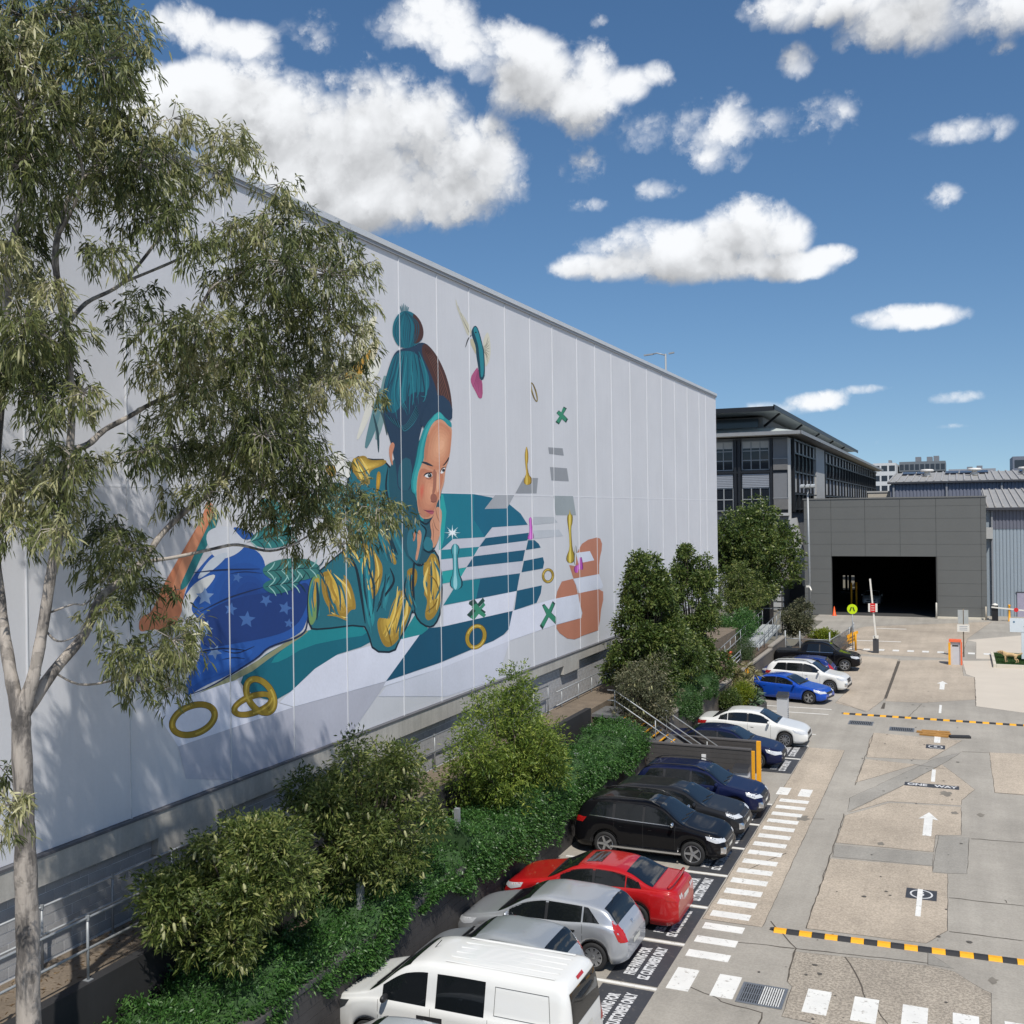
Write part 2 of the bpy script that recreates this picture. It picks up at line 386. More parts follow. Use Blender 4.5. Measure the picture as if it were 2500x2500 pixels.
for ln in [m3((1575, 950), (1932, 990)), m3((1575, 1110), (1932, 1155)), m3((735, 1062), (860, 1190), (1480, 1260)), m3((855, 1190), (815, 1345)), m3((585, 1160), (850, 1190)),
           m3((1090, 1230), (1130, 1300), (1165, 1370), (1185, 1425), (1240, 1480), (1290, 1546)), m3((1680, 672), (1932, 690)), m3((1795, 455), (1932, 465)), m3((1410, 320), (1560, 345)),
           m3((1085, 555), (905, 1095)), m3((1220, 185), (1135, 420)), m3((1770, 265), (1640, 262)), m3((360, 1375), (480, 1420), (500, 1440), (700, 1495)), m3((700, 1495), (680, 1546)),
           m3((1840, 960), (1850, 975)), m3((930, 580), (990, 580)), m3((810, 740), (600, 830)), q1((1200, 1590), (1105, 1830)), q1((830, 1840), (1000, 1905)), q1((1640, 1700), (1650, 1870)), q1((1330, 1855), (1250, 1932))]:
    n = []
    for a, b in zip(ln[:-1], ln[1:]):
        k = max(2, int((b - a).length / .3)); n += [a + (b - a) * (i / k) + Vector((random.uniform(-.025, .025), random.uniform(-.025, .025), 0)) for i in range(k)]
    strip('crack', n + [ln[-1]], .026, .0085, M_joint)
for (a, b) in ((q1((1195, 1605))[0], q1((1115, 1825))[0]), (q1((1110, 1850))[0], q1((1098, 1885))[0])):   # the slot drain across the far lot
    strip('slot_drain', [a, b], .16, .0095, M_joint)
# tyre sweeps and stains, old tar dribbles
M_stain = mat('oil_stain', (.20, .18, .15), .8, .2, 2)
for (x, y, r) in [(2310, 1938, .35), (2395, 1990, .2), (2425, 2395, .16), (2330, 1985, .18), (1960, 1998, .32), (2150, 2060, .16)]:
    c = on_ground(x, y); n = 14; ph = random.random() * 6
    sheet('stain', [(c.x + r * (1 + .35 * math.sin(3 * k + ph)) * math.cos(2 * PI * k / n) * .6, c.y + r * (1 + .3 * math.cos(2 * k + ph)) * math.sin(2 * PI * k / n)) for k in range(n)], .0065, M_stain)

# parking bays
bays = [11.55, 14.1, 16.65, 19.2, 21.72, 24.2, 26.68, 29.19, 31.72, 34.3, 36.84]
far_bays = [43.9, 46.45]
for y in bays + far_bays + [48.95, 53.9, 55.3]:
    MB().box(-11.0 if y < 44 else -9.6, -6.14, y - .05, y + .05, .001, .0105).build('bay_line', M_white, pave)
t1 = text_mesh('FREE PARKING FOR', .30, .014); t2 = text_mesh('SZ CUSTOMERS ONLY', .30, .014)
def bay_patch(y0, y1):
    c = (y0 + y1) / 2
    p = MB().box(-7.32, -6.15, y0 + .12, y1 - .12, .0012, .0095).build('bay_patch', M_black, pave)
    for t, x in ((t1, -6.90), (t2, -6.55)):
        o = link('lettering', t, M_letter, p, (x, c, .0125)); o.rotation_euler = (0, 0, PI / 2)
        wdt = max(v.co.x for v in t.vertices) - min(v.co.x for v in t.vertices); o.scale = ((1.52 if t is t1 else 1.78) / wdt, 1.12, 1)
for a, b in zip(bays[:-1], bays[1:]): bay_patch(a, b)
bay_patch(41.25, 43.9); bay_patch(43.9, 46.45)

# white ladder markings and the crossing blocks
y = 23.83
for k in range(17): MB().box(-5.98, -4.99, y - .19 + k * .856, y + .19 + k * .856, .001, .0105).build('ladder_bar', M_white, pave)
for x in (-6.02, -5.25): MB().box(x - .22, x + .20, 38.25, 39.25, .001, .0105).build('ladder_bar', M_white, pave)
for k in range(10):
    x = -5.73 + k * .957
    if k == 2: continue
    MB().box(x - .25, x + .24, 21.88, 22.98, .001, .0105).build('crossing_block', M_white, pave)
for k in range(11):
    x = -8.3 + k * 1.0
    MB().add([(x - .22, 79.05, .0105), (x + .22, 79.05, .0105), (x + .22, 79.95, .0105), (x - .22, 79.95, .0105)], [(0, 1, 2, 3)]).build('crossing_block', M_white, pave)
for (x0, x1, y0) in ((-8.5, -4.2, 84.6), (-6.6, -4.2, 93.5)):
    MB().box(x0, x1, y0, y0 + .25, .001, .0105).build('lane_line', M_white, pave)
def arrow(x, y0, y1, head):
    w = .13; hy = y1 - head
    sheet('arrow', [(x - w, y0), (x + w, y0), (x + w, hy), (x + .31, hy - .08), (x, y1), (x - .31, hy - .08), (x - w, hy)], .0105, M_white)
arrow(-1.05, 35.03, 37.76, .80); arrow(-1.0, 49.0, 51.8, .7); arrow(-1.0, 63.35, 66.4, .95)
for (x, y0, y1, w) in ((-1.08, 28.07, 30.06, .13), (-1.02, 42.02, 43.95, .14), (-.99, 56.1, 58.35, .12)):
    MB().box(x - w / 2, x + w / 2, y0, y1, .001, .0165).build('lane_dash', M_white, pave)
for y in (29.3, 47.76):
    p = MB().box(-1.43, -.66, y, y + .78, .001, .0095).build('speed_patch', M_black, pave)
    mb = MB(); n = 40
    for k in range(n):
        a, b = 2 * PI * k / n, 2 * PI * (k + 1) / n
        f = lambda t, s: (-1.045 + .29 * s * math.cos(t), y + .39 + .33 * s * math.sin(t), .0125)
        mb.add([f(a, 1), f(b, 1), f(b, .84), f(a, .84)], [(0, 1, 2, 3)])
    mb.build('ring_mark', M_letter, p)
    o = link('lettering', text_mesh('5', .34, .01), M_letter, p, (-1.045, y + .39, .0125)); o.scale = (1, 1.15, 1)
p = MB().box(-1.99, -.11, 41.12, 41.64, .001, .0095).build('one_way_patch', M_black, pave)
for wtxt, x in (('ONE', -1.55), ('WAY', -.57)):
    o = link('lettering', text_mesh(wtxt, .42, .016), M_letter, p, (x, 41.38, .0125)); o.scale = (.78, 1, 1)

# speed humps: separate rubber modules
hump_mesh = {}
def hump(name, x0, y0, n, seg, ang, label, dep=.33):
    t = thing(name, (x0, y0, 0), label, 'speed hump', 'rubber speed humps', ang)
    def module(w):
        mb = MB(); pr = [(-dep / 2, 0), (-dep / 2 + .02, .018), (-dep / 2 + .10, .05), (dep / 2 - .10, .05), (dep / 2 - .02, .018), (dep / 2, 0)]
        vs = [(x, py, pz) for x in (0, w) for py, pz in pr]; k = len(pr)
        fs = [(i, i + 1, k + i + 1, k + i) for i in range(k - 1)] + [tuple(range(k)), tuple(range(2 * k - 1, k - 1, -1))]
        mb.add(vs, [f[::-1] for f in fs])
        for xx in (w * .5,):
            mb.lathe((xx, 0, .046), [(.028, 0), (.028, .007), (.012, .007), (.012, .002)], 8)
        return mb.mesh('module')
    me = module(seg - .008)
    for k in range(n):
        mt = M_yellow if k % 2 == 0 else M_rubber
        m2 = me if k < 1 else me.copy() if k == 1 else None
        key = (name, x0, k % 2)
        if key not in hump_mesh:
            hump_mesh[key] = me.copy(); hump_mesh[key].materials.append(mt)
        o = bpy.data.objects.new('module', hump_mesh[key]); COL.objects.link(o); o.parent = t; o.location = (k * seg + (.22 if name == 'x' else 0), 0, .002)
    mb = MB(); ar = [(-.20 * math.cos(a), dep / 2 * math.sin(a), 0) for a in np.linspace(-PI / 2, PI / 2, 9)]
    top = [(x * .55, yy * .45, .045) for x, yy, _ in ar]
    mb.add(ar + top, [(i, i + 1, 10 + i - 1 + 0, 9 + i) for i in range(8)] + [tuple(range(9, 18))])
    link('end_cap', mb.mesh('end_cap'), M_rubber, t)
    return t
hump('speed_hump', -4.30, 25.88, 24, .30, math.radians(2.3), 'nearer yellow and black rubber speed hump across the one-way lane')
hump('speed_hump', -5.45, 54.38, 34, .29, math.radians(-1.4), 'farther thin yellow and black rubber speed hump beyond the arrows')

# grates and drains
def grate(x0, x1, y0, y1, nb, label, painted=False):
    t = thing('drain_grate', ((x0 + x1) / 2, (y0 + y1) / 2, 0), label, 'drain', 'drain grates in the lot')
    MB().box(x0, x1, y0, y1, .005, .0075).build('pit', mat('pit_dark', (.012, .012, .012), .9), t)
    fr = mat('galvanised', (.33, .34, .35), .45, .12, 9, metal=.7)
    for a in ((x0 - .06, x1 + .06, y0 - .06, y0), (x0 - .06, x1 + .06, y1, y1 + .06), (x0 - .06, x0, y0, y1), (x1, x1 + .06, y0, y1)):
        MB().box(*a, .001, .019).build('frame', fr, t)
    for k in range(nb):
        xx = x0 + (k + .5) * (x1 - x0) / nb
        mm = fr if not (painted and k > nb * .42) else mat('painted_bar', (.62, .62, .60), .6, .2, 20)
        MB().box(xx - .013, xx + .013, y0, y1, .0085, .0172).build('grate_bar', mm, t)
    for k in range(3):
        yy = y0 + (k + .5) * (y1 - y0) / 3; MB().box(x0, x1, yy - .008, yy + .008, .0082, .0145).build('cross_bar', fr, t)
grate(-4.40, -3.56, 21.86, 22.72, 17, 'square steel drain grate half painted white by the nearest crossing', True)
grate(-4.95, -3.95, 51.85, 52.65, 12, 'left of the two steel drain grates before the far speed hump')
grate(-3.05, -2.08, 51.0, 51.75, 12, 'right of the two steel drain grates before the far speed hump')
t = thing('timber_planks', (-1.05, 50.9, 0), 'small pile of orange-brown timber planks lying on the painted arrow', 'planks')
for k, (dx, dy, rr) in enumerate(((0, 0, -.03), (.1, .28, .05), (-.15, .55, -.01), (.05, .8, .02))):
    mb = MB().bar((-1.75 + dx, 50.45 + dy, .045), (-.55 + dx, 50.4 + dy + rr * 3, .045), .18, .07); mb.build('plank', mat('orange_timber', lin(170, 125, 65), .7, .15, 4), t)
MB().bar((-.5, 50.35, .05), (.35, 50.55, .05), .34, .08).build('rubber_mat', M_rubber, t)

mb = MB()
for k in range(130):
    if k < 70: x, y_ = random.choice((-1.9, -.2, -3.2)) + random.gauss(0, .35), random.uniform(20, 70)
    else: x, y_ = random.uniform(-10.5, -7.5), random.uniform(12, 38)
    r = random.uniform(.015, .07); n = 7
    mb.flat([(x + r * random.uniform(.6, 1.3) * math.cos(2 * PI * i / n), y_ + r * random.uniform(.6, 1.5) * math.sin(2 * PI * i / n), .0128) for i in range(n)])
tag(mb.build('oil_spots', mat('oil_spot', (.10, .09, .075), .6, .2, 5), pave), kind='stuff')
# ================================================================== mural warehouse
WX = -15.0
wh = thing('warehouse', (-15, 35, 0), 'long pale grey precast concrete warehouse wall painted with a huge mural of a girl', 'building')
M_panel = mat('panel_paint_grey', (.675, .68, .71), .75, .05, .35, fine=.02, fscale=14, streak=.022, bump=.06, bscale=10)
M_seal = mat('joint_sealant_white', (.76, .76, .79), .5, .04, 2)
M_bead = mat('joint_bead_grey', (.62, .64, .67), .5, .04, 2)
M_beam = mat('beam_concrete', (.45, .43, .39), .85, .14, .8, fine=.08, fscale=16, streak=.12, bump=.3)
M_block = mat('concrete_block', (.38, .38, .385), .9, .14, 1.3, fine=.12, fscale=50, bump=.4, bscale=70)
M_mortar = mat('mortar', (.80, .80, .80), .95, .1, 5)
edges = [-5.0, -2.0, .4, 2.8, 5.4, 7.8, 10.8, 13.2, 15.62, 18.65, 21.04, 23.46, 26.5, 28.9, 31.24, 34.2, 36.6, 38.95, 41.88, 44.26, 46.66, 49.7, 52.7, 55.65, 58.5, 61.54, 64.65, 66.5, 69.6]
ZB, ZJ, ZT = 4.47, 11.02, 18.05
for a, b in zip(edges[:-1], edges[1:]):
    for z0, z1 in ((ZB, ZJ), (ZJ, ZT)):
        MB().box(WX - .2, WX, a + .012, b - .012, z0 + .012, z1 - .012).build('wall_panel', M_panel, wh)
for y in edges[1:-1]:
    MB().box(WX - .19, WX + .002, y - .026, y + .026, ZB, ZT).build('joint_sealant', M_seal, wh)
    MB().box(WX + .0021, WX + .026, y - .010, y + .010, ZB, ZT).build('joint_bead', M_bead, wh)
MB().box(WX - .19, WX + .004, edges[0], edges[-1], ZJ - .026, ZJ + .026).build('joint_sealant', M_seal, wh)
MB().box(WX - .35, WX + .09, edges[0], edges[-1] + .09, ZT, ZT + .16).build('parapet_cap', mat('cap_metal', (.66, .67, .68), .45, .04, 1, metal=.2), wh)
MB().box(WX - .30, WX + .06, edges[0], edges[-1] + .06, ZT - .10, ZT - .001).build('parapet_flashing', mat('flashing_grey', (.33, .34, .36), .5, .04, 1), wh)
MB().box(WX - 40, WX - .21, edges[0], edges[-1] - .02, 0, ZT - .3).build('building_core', M_panel, wh)
MB().box(WX - .2, WX - .001, edges[-1] - .011, edges[-1] + .02, ZB, ZT - .11).build('end_return', M_panel, wh)
# footing beam with its stepped underside, then the block wall behind it
low = [(16.25, 18.05), (24.0, 25.8), (31.8, 33.6), (39.55, 41.41), (47.4, 49.2), (55.2, 57.0)]
y = edges[0]; bz = 3.92
for a, b in low + [(69.6, 69.6)]:
    z = 3.92 if y < 30 else 4.07
    MB().box(WX - .3, WX + .10, y, a, z, ZB - .02).build('footing_beam', M_beam, wh)
    if b > a: MB().box(WX - .3, WX + .10, a, b, z - .36, ZB - .02).build('footing_beam', M_beam, wh)
    y = b
MB().box(WX - .3, WX + .118, edges[0], edges[-1], ZB - .045, ZB + .004).build('drip_flashing', mat('flashing_dark', (.12, .12, .13), .6), wh)
core = MB().box(WX - .5, WX - .089, edges[0], edges[-1], 0, 4.2).build('block_wall', M_mortar, wh)
bl = MB().box(-.075, .075, -.193, .193, -.0935, .0935).mesh('block'); bl.materials.append(M_block)
def block_row(y0, y1, mesh):
    for r in range(8):
        y = y0 + (.2 if r % 2 else 0)
        while y < y1:
            z = 2.6 + r * .2
            if z < (3.95 if y < 30 else 4.05):
                o = bpy.data.objects.new('block', mesh); COL.objects.link(o); o.parent = core
                o.location = Vector((WX - .155 + random.uniform(-.003, .003), y, z)) - ORG[wh.name]
            y += .4
block_row(10.6, 19.3, bl); block_row(36.6, 43.2, bl)
mb = MB()
for y0, y1 in ((19.4, 36.4), (43.4, 69.2), (-4.8, 10.4)):
    for r in range(8):
        y = y0 + (.2 if r % 2 else 0)
        while y < y1:
            z = 2.6 + r * .2
            mb.box(WX - .23, WX - .081, y - .193, y + .193, z - .0935, z + .0935); y += .4
tag(mb.build('blockwork', M_block, wh), kind='stuff')

# ---- the painted mural: flat coats of paint a few millimetres proud of the panels
LAY = []   # (bounding box, level): a coat lies just above the coats it overlaps
def level(pts):
    xs = [p[0] for p in pts]; ys = [p[1] for p in pts]; b = (min(xs), max(xs), min(ys), max(ys)); lv = 0
    for (c, l) in LAY:
        if l >= lv and b[0] < c[1] and b[1] > c[0] and b[2] < c[3] and b[3] > c[2]: lv = l + 1
    LAY.append((b, lv)); return .0045 + lv * .00018
def apx(cr, p): ox, oy, s_ = crops[cr]; return (ox + p[0] * s_, oy + p[1] * s_)
PAINT = {}
def pmat(c):
    k = tuple(c)
    if k not in PAINT:
        PAINT[k] = mat('mural_paint_%02d_%02d_%02d' % tuple(int(v / 2.56) for v in c), lin(*c, 1.16), .75, .07, .6, fine=.035, fscale=11)
    return PAINT[k]
crops = {'A': (800, 700, .5178), 'B': (300, 1000, .4659), 'G': (850, 1000, .2071), 'H': (1100, 650, .2588), 'I': (1250, 1100, .2588)}
def wallpt(cr, p, d):
    ox, oy, s = crops[cr]; return on_x(ox + p[0] * s, oy + p[1] * s, WX + d)
mural = MB()
class Part:
    def __init__(s): s.by = {}
    def poly(s, cr, pts, c, sm=2):
        pts = chaikin(pts, sm) if sm else pts; d = level([apx(cr, p) for p in pts])
        s.by.setdefault(tuple(c), MB()).flat([wallpt(cr, p, d) for p in pts]); return s
    def soft(s, cr, pts, c0, c1, n=5, sm=2, off=(0, 0), lo=.25):
        cx = sum(p[0] for p in pts) / len(pts); cy = sum(p[1] for p in pts) / len(pts)
        for i in range(n):
            f = i / (n - 1); k = 1 - (1 - lo) * f
            s.poly(cr, [(cx + off[0] * f + (x - cx) * k, cy + off[1] * f + (y - cy) * k) for x, y in pts], tuple(int(a + (b - a) * f) for a, b in zip(c0, c1)), sm)
        return s
    def folds(s, cr, p, q, spread, n, w, cols):
        for i in range(n):
            f = (i + .5) / n - .5; dx, dy = q[0] - p[0], q[1] - p[1]; L = math.hypot(dx, dy); nx, ny = -dy / L, dx / L
            a = (p[0] + nx * spread * f * .5 + random.uniform(-.1, .1) * dx, p[1] + ny * spread * f * .5 + random.uniform(-.1, .1) * dy); b = (q[0] + nx * spread * f * .8 - random.uniform(.05, .35) * dx, q[1] + ny * spread * f * .8 - random.uniform(.05, .35) * dy)
            m_ = ((a[0] + b[0]) / 2 + nx * random.uniform(-.12, .12) * L, (a[1] + b[1]) / 2 + ny * random.uniform(-.12, .12) * L)
            s.line(cr, [a, m_, b], w * random.uniform(.6, 1.3), cols[i % len(cols)])
        return s
    def line(s, cr, pts, w, c, taper=True):
        P = spline([(x, y, 0) for x, y in pts], 5); n = len(P); L, R = [], []
        for i, p in enumerate(P):
            dd = (P[min(i + 1, n - 1)] - P[max(i - 1, 0)]).normalized(); k = w / 2 * (math.sin(PI * (.08 + .84 * i / (n - 1))) if taper else 1)
            L.append((p.x - dd.y * k, p.y + dd.x * k)); R.append((p.x + dd.y * k, p.y - dd.x * k))
        return s.poly(cr, L + R[::-1], c, 0)
    def ring(s, cr, c, rx, ry, w, tilt, col, col2=None):
        n = 40; t = math.radians(tilt); rm = max(rx, ry); d = level([apx(cr, (c[0] + i, c[1] + j)) for i in (-rm, rm) for j in (-rm, rm)])
        def e(a, k, kk): x, y = (rx - k) * math.cos(a), (ry - kk) * math.sin(a); return (c[0] + x * math.cos(t) - y * math.sin(t), c[1] + x * math.sin(t) + y * math.cos(t))
        for (o0, o1, cc, dz) in ((-2, w + 2, (70, 55, 20), 0), (0, w, col, .0001), (w * .3, w * .62, col2 or (215, 185, 90), .0002)):
            for k in range(n):
                a, b = 2 * PI * k / n, 2 * PI * (k + 1) / n
                if cc == (col2 or (215, 185, 90)) and not (k % 20 < 11): continue
                q = [e(a, o0, o0), e(b, o0, o0), e(b, o1, o1), e(a, o1, o1)]
                mbx = s.by.setdefault(tuple(cc), MB()); mbx.add([wallpt(cr, p, d + dz * 2) for p in q], [(0, 1, 2, 3)])
        return s
    def done(s, name, parent):
        first = None
        items = list(s.by.items())
        me = bpy.data.meshes.new(name); vs, fs, mi = [], [], []
        for k, (c, mb) in enumerate(items):
            b = len(vs); vs += [tuple(Vector(v) - ORG[wh.name]) for v in mb.v]; fs += [tuple(b + i for i in f) for f in mb.f]; mi += [k] * len(mb.f)
            me.materials.append(pmat(c))
        me.from_pydata(vs, [], fs); me.polygons.foreach_set('material_index', mi); me.update()
        bm = bmesh.new(); bm.from_mesh(me)
        for f in bm.faces:
            f.normal_update()
            if f.normal.x < 0: f.normal_flip()
        bm.to_mesh(me); bm.free()
        o = bpy.data.objects.new(name, me); COL.objects.link(o); o.parent = parent; return o
def star(cx, cy, r, n=5, k=.45, rot=0): return [((cx + (r if i % 2 == 0 else r * k) * math.sin(PI * i / n + rot)), (cy - (r if i % 2 == 0 else r * k) * math.cos(PI * i / n + rot))) for i in range(2 * n)]
WHT, LIL, GRY, GRY2 = (218, 220, 232), (196, 197, 207), (160, 163, 168), (142, 145, 150)
TD, TM, TG, TL = (8, 84, 112), (14, 116, 135), (36, 158, 158), (60, 165, 165)
GOLD, GOLDD, GOLDL = (178, 140, 42), (128, 98, 26), (222, 190, 95)
SK, SKD, SKL = (204, 146, 116), (160, 104, 84), (226, 170, 135)
NAVY, HT, BRN, JT, OUT = (32, 58, 82), (24, 104, 120), (74, 46, 42), (34, 106, 120), (14, 36, 50)
BL, BLD, BLL = (34, 84, 160), (24, 56, 118), (92, 132, 190)
# chess board
b = Part()
b.poly('B', [(135, 1530), (600, 1418), (640, 1500), (820, 1540), (890, 1560), (290, 1765)], WHT, 0)
b.poly('B', [(820, 1535), (1065, 1303), (1290, 1240), (1460, 1195), (1570, 1172), (1385, 1422), (895, 1557)], WHT, 0)
b.poly('B', [(290, 1765), (890, 1560), (1385, 1424), (1180, 1720), (890, 1830), (560, 1940), (330, 1935)], (182, 183, 194), 0)
b.poly('A', [(0, 1757), (195, 1705), (330, 1640), (465, 1610), (275, 1860), (0, 1935)], WHT, 0)
b.poly('A', [(275, 1862), (530, 1775), (780, 1672), (848, 1632), (873, 1528), (1080, 1468), (1180, 1448), (1195, 1548), (1085, 1590), (860, 1668), (530, 1800), (262, 1885)], WHT, 0)
b.poly('A', [(240, 1932), (275, 1885), (530, 1800), (860, 1668), (800, 1850), (560, 1932)], (206, 208, 219), 0)
b.poly('A', [(545, 1505), (890, 1435), (872, 1528), (545, 1602)], WHT, 0)
b.poly('A', [(530, 974), (690, 978), (770, 993), (850, 1020), (910, 1070), (943, 1122), (775, 1135), (740, 1180), (590, 1190), (535, 1240), (525, 1240)], TM, 0)
b.poly('A', [(690, 978), (770, 993), (850, 1020), (910, 1070), (943, 1122), (775, 1135), (740, 1178), (690, 1100)], (9, 98, 125), 0)
b.poly('A', [(528, 980), (545, 980), (560, 1060), (548, 1190), (535, 1240), (525, 1240)], TG, 0)
b.poly('A', [(740, 1048), (790, 982), (880, 982), (845, 1045)], GRY, 0)
b.poly('A', [(885, 974), (925, 900), (992, 902), (985, 974)], GRY2, 0)
for pts, c in (([(1040, 757), (1108, 762), (1113, 796), (1044, 788)], GRY2), ([(1048, 850), (1128, 856), (1137, 917), (1055, 913)], GRY2), ([(1065, 985), (1157, 987), (1171, 1077), (1075, 1077)], (148, 156, 159)),
               ([(970, 1085), (1065, 1085), (1085, 1112), (970, 1122)], (178, 182, 187)), ([(955, 1150), (1090, 1145), (1110, 1175), (960, 1190)], (186, 190, 196))): b.poly('A', pts, c, 0)
for pts, c in (([(775, 1135), (965, 1122), (960, 1160), (745, 1185)], LIL), ([(745, 1185), (948, 1160), (942, 1196), (715, 1226)], TD), ([(590, 1190), (745, 1181), (715, 1226), (538, 1241)], LIL),
               ([(535, 1241), (715, 1226), (688, 1271), (535, 1286)], (20, 128, 142)), ([(715, 1226), (942, 1197), (930, 1241), (688, 1271)], LIL), ([(945, 1195), (975, 1195), (995, 1212), (1004, 1230), (935, 1241)], TD),
               ([(690, 1271), (931, 1241), (920, 1293), (655, 1322)], TD), ([(535, 1286), (688, 1271), (655, 1322), (535, 1342)], LIL), ([(540, 1343), (655, 1323), (618, 1386), (540, 1400)], TG),
               ([(655, 1323), (919, 1294), (907, 1351), (618, 1386)], LIL), ([(925, 1293), (1015, 1275), (1021, 1300), (1015, 1328), (914, 1346)], TD), ([(545, 1502), (615, 1390), (907, 1351), (892, 1434)], (16, 122, 136)),
               ([(720, 1376), (907, 1351), (892, 1434), (700, 1472)], TD), ([(893, 1433), (1010, 1408), (1005, 1445), (985, 1490), (880, 1526)], TD),
               ([(275, 1860), (455, 1612), (545, 1602), (872, 1529), (855, 1612), (830, 1640), (780, 1670), (690, 1705), (530, 1772)], (6, 78, 106))): b.poly('A', pts, c, 0)
b.poly('B', [(610, 1420), (700, 1310), (900, 1195), (960, 1155), (1060, 1150), (1250, 1128), (1290, 1180), (1310, 1225), (1065, 1301), (820, 1535), (700, 1505), (640, 1460)], (10, 100, 118), 1)
b.poly('B', [(960, 1155), (1060, 1150), (1250, 1128), (1290, 1180), (1150, 1200), (960, 1240), (830, 1320), (760, 1330), (900, 1200)], (22, 132, 140), 1)
b.poly('B', [(1450, 1205), (1540, 1060), (1600, 1150), (1565, 1178)], (26, 134, 140), 0)
b.poly('B', [(560, 1400), (700, 1320), (860, 1215), (960, 1155), (975, 1165), (800, 1280), (640, 1400), (420, 1475), (340, 1515)], (140, 142, 110), 1)
b.done('chess_board', wh)
# girl
g = Part()
for x0, y0, x1, y1, w, c in ((60, 420, 225, 140, 60, (226, 220, 196)), (120, 440, 235, 250, 60, (214, 204, 170)), (170, 470, 245, 330, 50, (228, 226, 214)), (40, 500, 180, 330, 60, (190, 150, 66)), (100, 480, 200, 300, 26, (196, 148, 60)), (230, 720, 270, 420, 40, (120, 150, 150)), (180, 760, 250, 480, 40, (90, 130, 136)), (140, 720, 220, 470, 30, (215, 212, 200)), (280, 700, 240, 560, 12, (60, 80, 84)), (240, 780, 215, 600, 12, (40, 70, 78))):
    g.line('A', [(x0, y0), ((x0 + x1) / 2 + 8, (y0 + y1) / 2), (x1, y1)], w, c)
g.poly('B', [(150, 1070), (190, 960), (280, 800), (350, 680), (420, 560), (440, 470), (480, 500), (470, 580), (430, 700), (380, 820), (320, 950), (310, 1080), (240, 1160), (150, 1150), (80, 1170), (90, 1080)], (202, 128, 92))
g.poly('B', [(300, 800), (400, 600), (430, 520), (440, 600), (380, 740), (300, 940), (240, 1000)], (214, 144, 108))
g.poly('B', [(470, 560), (510, 540), (480, 640), (420, 750), (340, 930), (285, 955), (360, 790), (430, 640)], (40, 120, 124))
g.poly('B', [(320, 980), (350, 900), (400, 830), (480, 740), (580, 700), (700, 730), (750, 800), (740, 900), (780, 960), (900, 900), (1000, 856), (992, 960), (968, 1100), (930, 1180), (760, 1240), (700, 1300), (560, 1390), (420, 1450), (325, 1515), (335, 1400), (400, 1330), (410, 1200), (400, 1100), (330, 1100), (310, 1030)], BL)
g.soft('B', [(420, 900), (560, 760), (720, 780), (760, 900), (900, 920), (970, 900), (940, 1080), (740, 1200), (520, 1280), (420, 1200)], BL, (26, 62, 128), 6)
g.poly('B', [(420, 1060), (600, 980), (760, 960), (900, 920), (985, 900), (965, 1040), (900, 1150), (740, 1200), (560, 1230), (420, 1260), (410, 1150)], BLD)
g.poly('B', [(380, 1300), (520, 1250), (700, 1250), (640, 1320), (500, 1390), (400, 1420), (350, 1470)], (38, 92, 172))
g.poly('B', [(430, 640), (520, 605), (610, 630), (660, 690), (600, 760), (500, 790), (450, 740)], (200, 203, 210)); g.poly('B', [(570, 612), (640, 625), (700, 660), (640, 690), (600, 650)], BL)
g.poly('B', [(315, 990), (380, 900), (500, 850), (450, 930), (380, 985), (352, 1050), (400, 1100), (330, 1112), (306, 1050)], (205, 206, 205)); g.poly('B', [(470, 770), (560, 740), (530, 790), (460, 850), (380, 900), (420, 830)], (188, 196, 206))
for cx, cy, r, ro in ((650, 1100, 46, .1), (850, 1040, 38, .3), (430, 980, 50, .0), (430, 1145, 44, .4), (565, 1045, 36, .2), (750, 1000, 34, .6), (600, 880, 28, .3), (870, 1120, 26, .1), (480, 1270, 40, .5)): g.poly('B', star(cx, cy, r, rot=ro), (66, 104, 164) if cx > 480 else (120, 146, 184), 0)
for pts, w in (([(370, 855), (520, 840), (720, 835)], 9), ([(400, 1062), (560, 985), (740, 930)], 9), ([(390, 1272), (520, 1252), (650, 1262)], 9), ([(520, 1262), (600, 1275), (690, 1240)], 7), ([(330, 1500), (470, 1445), (690, 1310), (770, 1245), (935, 1180), (970, 1090), (990, 900)], 10), ([(520, 1310), (580, 1300), (640, 1305)], 6), ([(560, 860), (640, 850), (730, 858)], 5)): g.line('B', pts, w, (18, 38, 78))
g.poly('B', [(985, 872), (1045, 830), (1100, 780), (1200, 700), (1150, 560), (1180, 330), (1215, 238), (1290, 258), (1390, 258), (1440, 420), (1500, 560), (1530, 640), (1520, 740), (1560, 830), (1590, 755), (1650, 728), (1678, 900), (1672, 1060), (1640, 1132), (1600, 1147), (1545, 1112), (1520, 1050), (1500, 1120), (1450, 1215), (1425, 1277), (1310, 1272), (1285, 1180), (1258, 1128), (1030, 1157), (972, 1150), (962, 1000)], OUT, 1)
g.poly('B', [(990, 880), (1045, 840), (1100, 790), (1205, 705), (1160, 560), (1190, 335), (1220, 246), (1290, 266), (1384, 266), (1432, 425), (1490, 560), (1520, 640), (1512, 742), (1558, 842), (1595, 765), (1645, 738), (1668, 900), (1664, 1055), (1635, 1124), (1602, 1138), (1550, 1104), (1522, 1030), (1495, 1115), (1443, 1210), (1420, 1267), (1314, 1262), (1292, 1175), (1262, 1120), (1032, 1148), (980, 1142), (970, 1000)], JT, 1)
g.poly('B', [(985, 880), (1040, 850), (1025, 1000), (1015, 1100), (978, 1145), (968, 1000)], (116, 150, 92)); g.poly('B', [(990, 900), (1035, 870), (1020, 980), (1000, 1060), (985, 1000)], (188, 152, 60))
